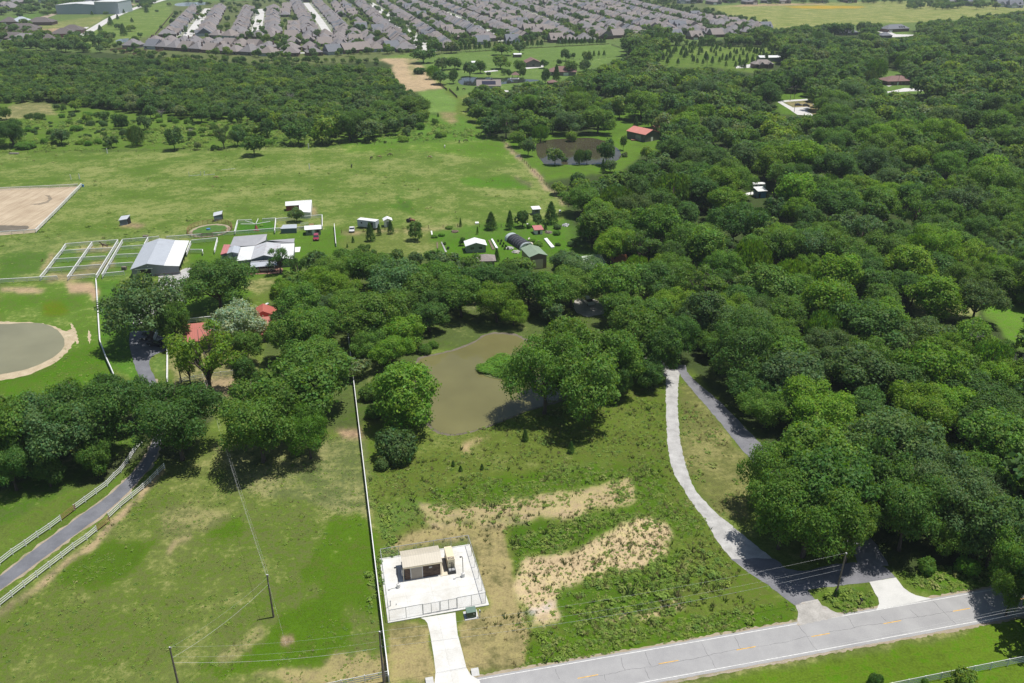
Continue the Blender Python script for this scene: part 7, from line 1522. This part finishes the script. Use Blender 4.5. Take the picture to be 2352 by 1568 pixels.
def add_house(x, y, rz, row, sc=1.0):
    for (a, b) in _hc:
        if (a - x) ** 2 + (b - y) ** 2 < 14.2 ** 2: return
    q_ = Vector((x, y))
    if min(min((Vector(s_) - q_).length for s_ in p) for p in STD) < 13.5: return
    X, Y, _ = PR(x, y, 2)
    if not inp1(X, Y, EST) or any(inp1(X, Y, k) for k in KPS): return
    _hc.append((x, y)); HOUSES.append((x, y, rz, row, random.choice((0, 0, 1, 1, 2, 3, 3, 4, 5, 5, 7, 7, 6)) if random.random() < .9 else 2, sc))
KPS = [TL(1, 0, (490, 330), (640, 330), (640, 420), (490, 420))]
ST = []
def street(name, px, w=8.5, off=20.0, sp=15.2, sides=(1, -1), start=6, house_row=None):
    p = smooth(GL(px), False, 2)
    if not PASS: ST.append(p); return
    road_px('estate_street', px, w, M['street'], 'pale concrete street of the housing estate: ' + name, .03)
    dr = MB()
    for sd in sides:
        acc = start
        for a, b in zip(p[:-1], p[1:]):
            a, b = Vector(a), Vector(b); L = (b - a).length; d = (b - a).normalized(); n = Vector((-d.y, d.x)) * sd
            while acc < L:
                c = a + d * acc; q = c + n * (off + random.uniform(-.8, .8)); sp_ = sp * random.uniform(.96, 1.08)
                add_house(q.x, q.y, math.atan2(-n.y, -n.x) + math.pi / 2, (house_row or name) + (', left side' if sd > 0 else ', right side'))
                if random.random() < .85: g0 = c + d * -3.1 + n * (w / 2); g1 = c + n * (off - 9.2); e = d * 2.6; m = c + d * -3.1 + n * (off - 9.2); dr.add([(*(g0 - e), .036), (*(g0 + e), .036), (*(m + e), .036), (*(m - e), .036)], [(0, 1, 2, 3)])
                acc += sp_
            acc -= L
    if dr.v: tag(dr.build('concrete_driveways', M['apron']), 'pale driveways along the ' + name, kind='structure')

PASS = 0
STREETS = [
    lambda: street('curved street behind the wood', [(322, 104), (362, 105), (420, 108), (480, 112), (560, 117), (640, 122), (720, 121), (800, 115), (880, 111), (960, 107)], off=19),
    lambda: street('second street behind the wood', [(520, 82), (587, 85), (680, 86), (757, 82), (800, 78)], off=18.5),
    lambda: street('leftmost steep street', [(428, 84), (443, 68), (460, 44), (478, 19)], w=11),
    lambda: street('second steep street', [(587, 84), (592, 58), (600, 20)], w=12),
    lambda: street('third steep street', [(755, 80), (742, 58), (722, 30), (703, 6)], w=10),
    lambda: street('long straight main street', [(985, 118), (955, 90), (915, 56), (884, 32), (850, 6)], w=12, off=21),
    lambda: street('street with the dark trees', [(1165, 94), (1110, 66), (1055, 42), (1000, 18), (970, 4)], w=9),
    lambda: street('bending street', [(1352, 90), (1300, 64), (1261, 47), (1200, 24), (1150, 4)], w=9),
    lambda: street('street right of the bending one', [(1512, 82), (1440, 60), (1370, 38), (1290, 12)], w=8),
    lambda: street('last street before the yellow field', [(1650, 70), (1580, 52), (1490, 28), (1420, 8)], w=8),
    lambda: street('edge row facing the green paddock', [(1330, 74), (1420, 70), (1500, 70), (1600, 68), (1690, 62)], w=7, off=18, sides=(-1,)),
]
STD = []
for PASS in (0, 1):
    if PASS: STD = [dense(p, 3, 0, 0, False) for p in ST]
    for f_ in STREETS: f_()
for row, a, b in (('fill', 0, 0),):
    for y_ in np.arange(940, 1650, 17.5):
        for x_ in np.arange(-420, 420, 16.2):
            q = Vector((0, 640)) + E1 * x_ + E2 * (y_ - 640); X, Y, _ = PR(q.x, q.y, 2)
            if not (640 < X < 1760 and Y < 100): continue
            if min(min((Vector(s_) - q).length for s_ in p) for p in ST) < 15: continue
            if random.random() < .62 and all((h[0] - q.x) ** 2 + (h[1] - q.y) ** 2 > 15.6 ** 2 for h in _hc): add_house(q.x + random.uniform(-1, 1), q.y + random.uniform(-1, 1), GA + random.choice((0, math.pi)), 'back lots between the streets')
for x_, y_ in ((205, 3), (235, 4), (262, 6), (285, 3), (30, 8), (60, 4), (110, 2), (700, 1), (1570, 4), (1600, 3), (1640, 6), (1675, 2), (1720, 6), (1760, 3), (1800, 4), (1880, 2), (1950, 2), (2180, 8), (2230, 9), (2300, 12), (2330, 14), (2100, 3), (330, 2), (260, 1), (10, 18), (25, 20)):
    q = G(x_, y_ + 3); _hc.append(q); HOUSES.append((q[0], q[1], random.uniform(-.3, .3), 'far edge of the picture', random.choice((1, 3, 5, 6)), 1.5))
HOUSES.sort(key=lambda h: -FOC / PR(h[0], h[1], 3)[2] if -60 < PR(h[0], h[1], 3)[0] < 2412 and PR(h[0], h[1], 6)[1] > -8 else 9)
nrow = {}
REST_H = HOUSES[295:]
for i, (x, y, rz, row, pk, sc) in enumerate(HOUSES[:295]):
    k, rm, wm, tn, P = PROTO[pk]; kk = (row, pk); nrow[kk] = nrow.get(kk, 0) + 1
    tone = f'{tn} {KIND_W[k]}'
    r = empty('brick_house', (x, y, 0), rz, f'{ordw(nrow[kk])} {tone}, ' + ('' if 'far edge' in row else '') + row, 'house', 'houses of the estate')
    sc *= 1.06; r.scale = (sc * random.choice((1, 1, -1)), sc, sc * random.uniform(.94, 1.06))
    for nm, me in P:
        if i > 190 and nm in ('window', 'garage_door', 'chimney'): continue
        link(nm, me, r)

# ------------------------------------------------------------------ hidden shapes for what nobody could count
def stock(name, items):
    c = bpy.data.collections.new(name)
    for i, me in enumerate(items):
        o = bpy.data.objects.new(f'{name}_{i:02d}', me); o.color = (1, 1, 1, 0); c.objects.link(o)
    return c
def scatter(name, label, coll, pts, rot, scl, idx, nidx):
    me = bpy.data.meshes.new(name); me.vertices.add(len(pts)); me.vertices.foreach_set('co', np.asarray(pts, np.float32).ravel())
    me.attributes.new('spin', 'FLOAT', 'POINT').data.foreach_set('value', np.asarray(rot, np.float32))
    me.attributes.new('size', 'FLOAT_VECTOR', 'POINT').data.foreach_set('vector', np.asarray(scl, np.float32).ravel())
    me.attributes.new('pick', 'INT', 'POINT').data.foreach_set('value', np.asarray(idx, np.int32))
    o = link(name, me); tag(o, label, kind='stuff')
    ng = bpy.data.node_groups.new(name, 'GeometryNodeTree'); ng.interface.new_socket('Geometry', in_out='INPUT', socket_type='NodeSocketGeometry'); ng.interface.new_socket('Geometry', in_out='OUTPUT', socket_type='NodeSocketGeometry')
    N, Lk = ng.nodes, ng.links; gi, go = N.new('NodeGroupInput'), N.new('NodeGroupOutput')
    m2p = N.new('GeometryNodeMeshToPoints'); iop = N.new('GeometryNodeInstanceOnPoints'); ci = N.new('GeometryNodeCollectionInfo'); ci.inputs['Collection'].default_value = coll; ci.inputs['Separate Children'].default_value = True; ci.inputs['Reset Children'].default_value = True
    def att(nm, t): a = N.new('GeometryNodeInputNamedAttribute'); a.data_type = t; a.inputs[0].default_value = nm; return a.outputs[0]
    cx = N.new('ShaderNodeCombineXYZ'); e2r = N.new('FunctionNodeEulerToRotation'); Lk.new(att('spin', 'FLOAT'), cx.inputs[2]); Lk.new(cx.outputs[0], e2r.inputs[0])
    Lk.new(gi.outputs[0], m2p.inputs[0]); Lk.new(m2p.outputs[0], iop.inputs['Points']); Lk.new(ci.outputs[0], iop.inputs['Instance']); iop.inputs['Pick Instance'].default_value = True
    Lk.new(att('pick', 'INT'), iop.inputs['Instance Index']); Lk.new(e2r.outputs[0], iop.inputs['Rotation']); Lk.new(att('size', 'FLOAT_VECTOR'), iop.inputs['Scale']); Lk.new(iop.outputs[0], go.inputs[0])
    o.modifiers.new('scatter', 'NODES').node_group = ng; return o
def joined(parts):
    v, f, mi, mats = [], [], [], []
    for nm, me in parts:
        n = len(v); v += [tuple(p.co) for p in me.vertices]; f += [tuple(i + n for i in p.vertices) for p in me.polygons]; mt = me.materials[0]
        if mt not in mats: mats.append(mt)
        mi += [mats.index(mt)] * len(me.polygons)
    m = bpy.data.meshes.new('far_house'); m.from_pydata(v, [], f); [m.materials.append(x) for x in mats]; m.polygons.foreach_set('material_index', mi); return m
if REST_H:
    hc = stock('far_house_shape', [joined(p[4]) for p in PROTO])
    scatter('far_houses', 'mass of roofs of the housing estate far behind', hc, [(h[0], h[1], 0) for h in REST_H], [h[2] for h in REST_H], [(h[5],) * 3 for h in REST_H], [h[4] for h in REST_H], 8)
# trees of the estate
EW_ = GL(EST)
for _ in range(5200):
    X, Y = random.uniform(240, 1780), random.uniform(-4, 140)
    if not inp1(X, Y, EST): continue
    x, y = G(X, Y); R = random.uniform(1.8, 4.4); dens = .26 if X < 800 else 1.0
    if random.random() > dens or not near_ok(x, y, R, .9): continue
    if any((a - x) ** 2 + (b - y) ** 2 < (7.4 + R * .25) ** 2 for a, b in _hc) or min(min((Vector(s_) - Vector((x, y))).length for s_ in p) for p in ST) < 5 + R * .5: continue
    put(x, y, R, R * random.uniform(1.7, 2.5), random.choice(('round', 'round', 'tall')), random.choice(('dark', 'dark', 'mid', 'grey', 'mid')))
for x0, x1, y0, y1, nn in ((0, 360, 2, 24, 110), (1480, 2352, 1, 9, 110), (360, 1500, 1, 5, 60), (2080, 2352, 8, 22, 60), (-200, 70, 62, 118, 60), (60, 260, 88, 122, 70)):
    for _ in range(nn):
        x, y = G(random.uniform(x0, x1), random.uniform(y0, y1)); R = random.uniform(4, 7)
        if near_ok(x, y, R, .7) and not any((a - x) ** 2 + (b - y) ** 2 < 225 for a, b in _hc): put(x, y, R, R * random.uniform(1.5, 2), 'round', 'dark')
# dark board fences of the back gardens behind the wood
for k, (a, b) in enumerate((((760, 350), (880, 338)), ((850, 368), (945, 345)), ((915, 378), (1010, 350)), ((985, 385), (1085, 355)), ((1075, 360), (1150, 340)), ((1190, 95), (1070, 240)), ((1010, 290), (1060, 245)))):
    fT(0, 0, [a, b], ('dark board fence between the back lawns behind the wood, ' + ordw(k + 1) + ' from the end house') if k < 5 else ('dark board fence along the field side of the estate, ' + ('upper run' if k == 5 else 'lower run')), name='board_fence', mat=M['wood_brown'], step=4, rails=(.35, .8, 1.25, 1.7), rh=.42, h=1.9, group='garden fences of the estate')
# cars of the estate
cc = random.Random(3); CP_ = [car('sedan', c, (0, 0), 0, 'x', world=(0, -900)) for c in ((.6, .6, .6), (.05, .05, .055), (.25, .03, .03), (.3, .33, .36))]; nc = 0
for si, p in enumerate(ST[:8]):
    for k in range(1, len(p) - 1, 2):
        if nc >= 34: break
        a, b = Vector(p[k]), Vector(p[k + 1]); d = (b - a).normalized(); n = Vector((-d.y, d.x)) * cc.choice((-1, 1)); q = a + n * cc.choice((3.6, 8.0)); X, Y, _ = PR(q.x, q.y)
        if Y < 12: continue
        j = cc.randrange(4); c = CP_[j] if CP_[j].get('used') is None else copy_tree(CP_[j]); CP_[j]['used'] = 1; c.location = (q.x, q.y, .04); c.rotation_euler.z = math.atan2(d.y, d.x) + math.pi / 2; nc += 1
        tag(c, f"{('silver', 'black', 'dark red', 'grey')[j]} car, {ordw(k // 2 + 1)} along the " + ('curved street behind the wood', 'second street behind the wood', 'leftmost steep street', 'second steep street', 'third steep street', 'long straight main street', 'street with the dark trees', 'bending street')[si], 'car', 'cars of the estate')
        if 'used' in c: del c['used']; CP_[j]['used'] = 1
for c in CP_:
    if 'used' in c: del c['used']

# ------------------------------------------------------------------ plant the trees
LM = [('concrete apron', (2060, 1350)), ('bend of the gravel drive', (1600, 1150)), ('asphalt drive of the wood', (1720, 1000)), ('olive pond', (1100, 890)), ('grey pond', (60, 800)), ('big grey barn', (370, 600)), ('red roofed ranch house', (520, 790)), ('stable porch', (610, 625)), ('greenhouse', (1200, 565)), ('tan workshop', (1235, 620)), ('green roofed farmhouse', (1350, 620)), ('brown pond', (1320, 355)), ('salmon roofed garage', (1490, 320)), ('blue shed', (1745, 445)), ('cars at the street end', (1850, 243)), ('brown roofed house', (2060, 197)), ('clearing inside the wood', (2180, 695)), ('grassy corner right of the wood', (2330, 760)), ('steel roofed shop', (1770, 145)), ('slate roofed house', (1955, 82)), ('dormered house', (2080, 72)), ('gazebo pond', (1150, 190)), ('bare mown strip', (940, 180)), ('far pasture fence', (500, 347)), ('left scrub meadow', (150, 290)), ('olive sided house', (1220, 155)), ('playset', (1462, 265)), ('pine row of the far paddock', (1200, 116)), ('asphalt drive of the ranch', (340, 1060)), ('long white fence', (805, 860)), ('young pine field', (1640, 125)), ('pasture corner', (1155, 325)), ('wire fence of the pasture', (1250, 420)), ('wood behind the garden', (1400, 520)), ('house among young trees', (1740, 158)), ('middle of the left wood', (420, 210)), ('right end of the left wood', (880, 240)), ('left end of the left wood', (60, 190)), ('end house of the estate', (260, 125)), ('middle of the big wood', (1900, 600)), ('far right of the big wood', (2300, 450)), ('left part of the big wood', (1550, 480)), ('upper part of the big wood', (1850, 330)), ('warehouse', (180, 30)), ('yellow field', (1950, 40))]
LMW = [(n, Vector(G(*p))) for n, p in LM]
SIZEW = lambda R: 'small' if R < 3.2 else 'middle sized' if R < 5.2 else 'broad' if R < 7 else 'huge'
def scr(t):
    X, Y, zc = PR(t[0], t[1], t[3] * .6); return (t[2] * FOC / zc) if (-40 < X < 2392 and -10 < Y < 1610) else -1
order = sorted(range(len(TREES)), key=lambda i: -scr(TREES[i]))
single, far = [], []; cnt = {}
LIM = {'broadleaf_tree': 292, 'bush': 150, 'cedar_tree': 120, 'pine_tree': 90, 'willow_tree': 40, 'open_crowned_tree': 40, 'dead_tree': 10}
for i in order:
    t = TREES[i]; nm = KN[t[4]][0]
    if scr(t) > 0 and cnt.get(nm, 0) < LIM[nm]: cnt[nm] = cnt.get(nm, 0) + 1; single.append(t)
    else: far.append(t)
seen = {}
todo = []
for (x, y, R, H, kind, tone, label) in single:
    p = Vector((x, y)); d, ln = min(((q - p).length, n) for n, q in LMW)
    todo.append((d, x, y, R, H, kind, tone, label, ln))
todo.sort(key=lambda a: a[0])
vr = random.Random(17)
for d, x, y, R, H, kind, tone, label, ln in todo:
    nm, word = KN[kind]
    if label is None:
        b = f'{SIZEW(R)} {TW[tone] if kind != "dead" else ""} {word}'.replace('  ', ' '); k = (b, ln); seen[k] = seen.get(k, 0) + 1
        label = f'{b}, closest to the {ln}' if seen[k] == 1 else f'{b}, {ordw(seen[k])} closest to the {ln}'
    r = empty(nm, (x, y, 0), vr.uniform(0, 6.28), label, {'bush': 'bush'}.get(nm, 'tree'), {'broadleaf_tree': 'broadleaf trees', 'bush': 'bushes', 'cedar_tree': 'cedars', 'pine_tree': 'pines'}.get(nm))
    q = 1 + vr.uniform(-.08, .08); r.scale = (R * q, R / q, H / 2)
    me, tk_ = vr.choice(SHAPES[kind]); link('trunk', tk_, r)
    if me:
        c = link('crown', me, r); cl = TONE[tone]; f = vr.uniform(.86, 1.16); c.color = (cl[0] * f * vr.uniform(.93, 1.08), cl[1] * f, cl[2] * f, 1)
print('trees', len(TREES), cnt, 'far', len(far), 'houses', len(HOUSES))
keys = ['far'] * 4 + ['far_round'] * 2 + ['far_pine']
def joined_tree(me, tk):
    m = me.copy(); bm = bmesh.new(); bm.from_mesh(me); n0 = len(bm.faces); bm.from_mesh(tk)
    bm.faces.ensure_lookup_table()
    for f in bm.faces[n0:]: f.material_index = 1
    bm.to_mesh(m); bm.free(); m.materials.clear(); m.materials.append(M['leaf_far']); m.materials.append(M['bark']); return m
FT = [joined_tree(*s) for k in ('far', 'far_round', 'far_pine', 'shrub') for s in SHAPES[k]]
def pickf(k):
    if k in ('pine', 'cedar'): return 6
    if k in ('shrub', 'willow'): return random.choice((7, 8, 9))
    return random.choice((4, 5)) if k in ('round', 'tall') else random.choice((0, 1, 2, 3, 4))
tc_ = stock('far_tree_shape', FT)
scatter('distant_woods', 'dense woods and garden trees reaching into the distance', tc_, [(t[0], t[1], 0) for t in far], [random.uniform(0, 6.28) for t in far], [(t[2], t[2], t[3] / 2) for t in far], [pickf(t[4]) for t in far], 7)

# ------------------------------------------------------------------ weeds and tall grass
def tuft(seed, n, h, w, spread, lean, mat, name):
    rg = np.random.default_rng(seed); v, f = [], []
    for k in range(n):
        a, r = rg.uniform(0, 6.28), spread * math.sqrt(rg.random()); x, y = r * math.cos(a), r * math.sin(a); b = rg.uniform(0, 6.28); hh = h * rg.uniform(.6, 1.2); l = lean * rg.uniform(.3, 1)
        dx, dy = math.cos(b) * w / 2, math.sin(b) * w / 2; i = len(v); v += [(x - dx, y - dy, 0), (x + dx, y + dy, 0), (x + l * math.cos(a) + dx * .7, y + l * math.sin(a) + dy * .7, hh * .7), (x + l * math.cos(a) * 1.6, y + l * math.sin(a) * 1.6, hh)]; f += [(i, i + 1, i + 2), (i, i + 2, i + 3)]
    me = bpy.data.meshes.new(name); me.from_pydata(v, [], f); me.materials.append(mat); return me
def leafy(seed, n, r, h, s, mat):
    rg = np.random.default_rng(seed); a = rg.uniform(0, 6.28, n); q = np.sqrt(rg.random(n)) * r; z = h * (1 - (q / r) ** 2 * .6) * rg.uniform(.5, 1.0, n)
    P = np.stack([q * np.cos(a), q * np.sin(a), z], 1); N = np.stack([np.cos(a) * .35, np.sin(a) * .35, np.full(n, 1.2)], 1) + rg.normal(0, .35, (n, 3))
    return cards_mesh('weed', P, N, s, np.ones((n, 3)), .45, rg=rg, mat=mat)
M['straw'] = weed_mat('straw_stems', [(.26, .20, .09), (.20, .18, .07), (.14, .16, .045), (.30, .24, .13)])
M['stub'] = weed_mat('green_stems', [(.085, .14, .025), (.11, .17, .03), (.075, .12, .03), (.15, .16, .05)])
WS = stock('weed_shape', [leafy(1, 16, .32, .42, .15, M['weed']), leafy(2, 18, .42, .26, .17, M['weed']), tuft(3, 9, .7, .07, .10, .12, M['stub'], 'weed'), tuft(4, 14, .6, .11, .18, .28, M['stub'], 'weed'), tuft(5, 12, .5, .06, .2, .2, M['straw'], 'weed'), leafy(6, 30, .45, .6, .17, M['weed'])])
WP, WI, WZ = [], [], []
EXC = [[RD(-110, -.6), RD(190, -.6), RD(190, rw + .6), RD(-110, rw + .6)], GL(TL(0, 1, (-300, 60), (560, 100), (250, 420), (-300, 470))), GL(POND), pc, GL(TL(1, 3, (545, 738), (640, 1200), (960, 1200), (785, 700))), GL(strip(gvl, gvr)), GL(strip(avl, avr)), GL(TL(2, 3, (330, 330), (775, 655), (795, 780), (1125, 716), (920, 612), (1287, 491), (1332, 682), (1715, 605), (1470, 461), (1420, 405), (1060, 365), (620, 325)))]
def weeds(polyD, per_m2, kinds, s0, s1, patch=0, thr=.5, cap=16000):
    W = GL(polyD); xs = [p[0] for p in W]; ys = [p[1] for p in W]; n = min(cap * 3, int((max(xs) - min(xs)) * (max(ys) - min(ys)) * per_m2))
    x = rng.uniform(min(xs), max(xs), n); y = rng.uniform(min(ys), max(ys), n); ok = inpoly(x + (vnoise(x, y, 4) - .5) * 5 + (vnoise(x, y, 1.3) - .5) * 2, y + (vnoise(x + 50, y, 4) - .5) * 5 + (vnoise(x, y + 50, 1.3) - .5) * 2, W)
    ok &= vnoise(x, y, 2.6) * .6 + vnoise(x, y, .9) * .4 > rng.random(n) * .62
    for e in EXC: ok &= ~inpoly(x, y, e)
    if patch: ok &= (vnoise(x, y, patch) * .65 + vnoise(x, y, patch / 3.1) * .35) > thr
    x, y = x[ok][:cap], y[ok][:cap]
    for a, b in zip(x, y): WP.append((a, b, 0)); WI.append(random.choice(kinds)); z = random.uniform(s0, s1) * min(2.2, random.lognormvariate(-.12, .4)); WZ.append((z, z, z * random.uniform(.8, 1.25)))
LOT = [(842, 1100), (870, 1010), (1000, 985), (1100, 980), (1280, 930), (1500, 890), (1530, 890), (1532, 1040), (1600, 1180), (1700, 1290), (1840, 1400), (1825, 1430), (1220, 1535), (1215, 1480), (1170, 1310), (1150, 1220), (880, 1230)]
weeds(LOT, 3, (0, 1, 1, 4), .3, .7, 7, .4)
weeds([(850, 1060), (1100, 1000), (1400, 980), (1520, 1000), (1560, 1120), (1440, 1060), (1000, 1140), (870, 1160)], 1.6, (0, 1, 4), .3, .8, 5, .5)
weeds(TL(1, 2, (540, 1200), (560, 1140), (900, 1100), (1300, 1085), (1700, 960), (1950, 900), (2080, 1090), (1800, 1130), (1700, 1200)), 2.6, (2, 3, 0, 5), .5, .95, 4, .45)
weeds(TL(1, 3, (500, 60), (1100, 70), (1500, 0), (1700, 30), (1400, 90), (1100, 120), (540, 110)), 2.6, (2, 3, 0, 5), .4, .85, 3, .45)
weeds(TL(1, 3, (1180, 390), (1500, 290), (1900, 100), (2100, 40), (2260, 150), (2240, 300), (1700, 440), (1480, 540), (1440, 600), (1500, 680), (1420, 800), (1360, 880), (1270, 780), (1190, 560)), 4.5, (2, 4, 3, 4), .3, .7)
weeds(TL(1, 3, (1120, 120), (1400, 120), (1900, 20), (2100, 60), (1900, 130), (1600, 230), (1400, 310), (1180, 370)), 9, (0, 1, 0, 3, 4, 5), .4, .8)
weeds(TL(1, 3, (1450, 620), (1500, 560), (1900, 440), (2352, 260), (2600, 300), (2700, 560), (2352, 640), (1900, 760), (1600, 860), (1420, 800)), 8, (0, 1, 4, 3, 0, 5), .45, 1.0, 6, .3)
weeds(TL(1, 3, (1360, 880), (1600, 840), (2352, 700), (2800, 640), (3000, 720), (2352, 920), (1300, 1100), (1290, 900)), 9, (0, 1, 1, 4, 5), .35, .75, 5, .3)
weeds([(1000, 1130), (1180, 1095), (1420, 1060), (1500, 1075), (1600, 1200), (1560, 1230), (1450, 1200), (1380, 1130), (1140, 1160), (980, 1180)], 7, (0, 1, 1, 4), .35, .7, 6, .35)
weeds([(845, 1200), (868, 1160), (900, 1170), (890, 1240), (885, 1420), (878, 1420)], 4, (0, 5, 1), .5, 1.1)
weeds([(1858, 1362), (1990, 1340), (2015, 1390), (1940, 1408)], 6, (0, 5, 5), .5, .9)
weeds([(2060, 1325), (2240, 1290), (2352, 1290), (2352, 1340), (2190, 1370), (2140, 1370)], 5, (0, 5, 1), .5, .9)
weeds([(1560, 880), (1590, 890), (1720, 1060), (1720, 1200), (1650, 1180), (1600, 1130), (1560, 1040)], 2.5, (0, 4, 4, 1), .4, .9, 6, .4)
weeds(isl, 8, (0, 5, 5), .7, 1.5)
weeds(TL(0, 3, (520, 330), (700, 230), (1010, 230), (960, 300), (880, 430), (760, 520), (560, 540), (420, 440)), 2.2, (0, 1, 1), .3, .65, 5, .42)
weeds([(0, 1420), (380, 1085), (700, 1000), (838, 1000), (890, 1560), (0, 1700)], 2.6, (1, 1, 0, 4), .22, .5, 5, .42, 24000)
weeds([(-100, 360), (1110, 330), (1290, 470), (760, 560), (0, 620)], .05, (1, 1, 5, 4), .6, 1.4, 14, .52, 3000)
weeds([(850, 1090), (1000, 990), (1530, 890), (1560, 1150), (1840, 1400), (1220, 1535), (900, 1240)], 1.6, (4, 3, 4), .4, .8, 6, .42, 9000)
weeds([(0, 880), (200, 800), (256, 860), (240, 890), (0, 920)], 1.2, (0, 1), .3, .6, 6, .45, 3000)
weeds(TL(0, 0, (0, 840), (2352, 830), (2352, 1010), (0, 1050)), .35, (0, 5), 1.2, 2.6, 9, .5, 5000)
weeds(TL(1, 0, (300, 940), (560, 830), (800, 850), (1000, 940), (700, 960), (0, 990)), .5, (0, 5), 1.0, 2.4, 9, .45, 3000)
weeds([(560, 500), (0, 480), (0, 640), (280, 560)], .16, (1, 5), .6, 1.4, 10, .5, 3000)
scatter('weeds', 'rough weeds and tall grass of the lot, verges and pastures', WS, WP, rng.uniform(0, 6.28, len(WP)), WZ, WI, 6)
print('weeds', len(WP))
# ------------------------------------------------------------------ the air
hz = MB().box(-4500, 4500, -400, 9000, -2, 115).build('haze', None); tag(hz, 'thin summer haze', kind='stuff')
m = bpy.data.materials.new('haze'); m.use_nodes = True; nt = m.node_tree; nt.nodes.remove(nt.nodes['Principled BSDF'])
pv = nt.nodes.new('ShaderNodeVolumePrincipled'); pv.inputs['Color'].default_value = (.80, .88, 1.0, 1); pv.inputs['Density'].default_value = HAZE; pv.inputs['Anisotropy'].default_value = .2
nt.links.new(pv.outputs[0], nt.nodes['Material Output'].inputs['Volume']); hz.data.materials.append(m)
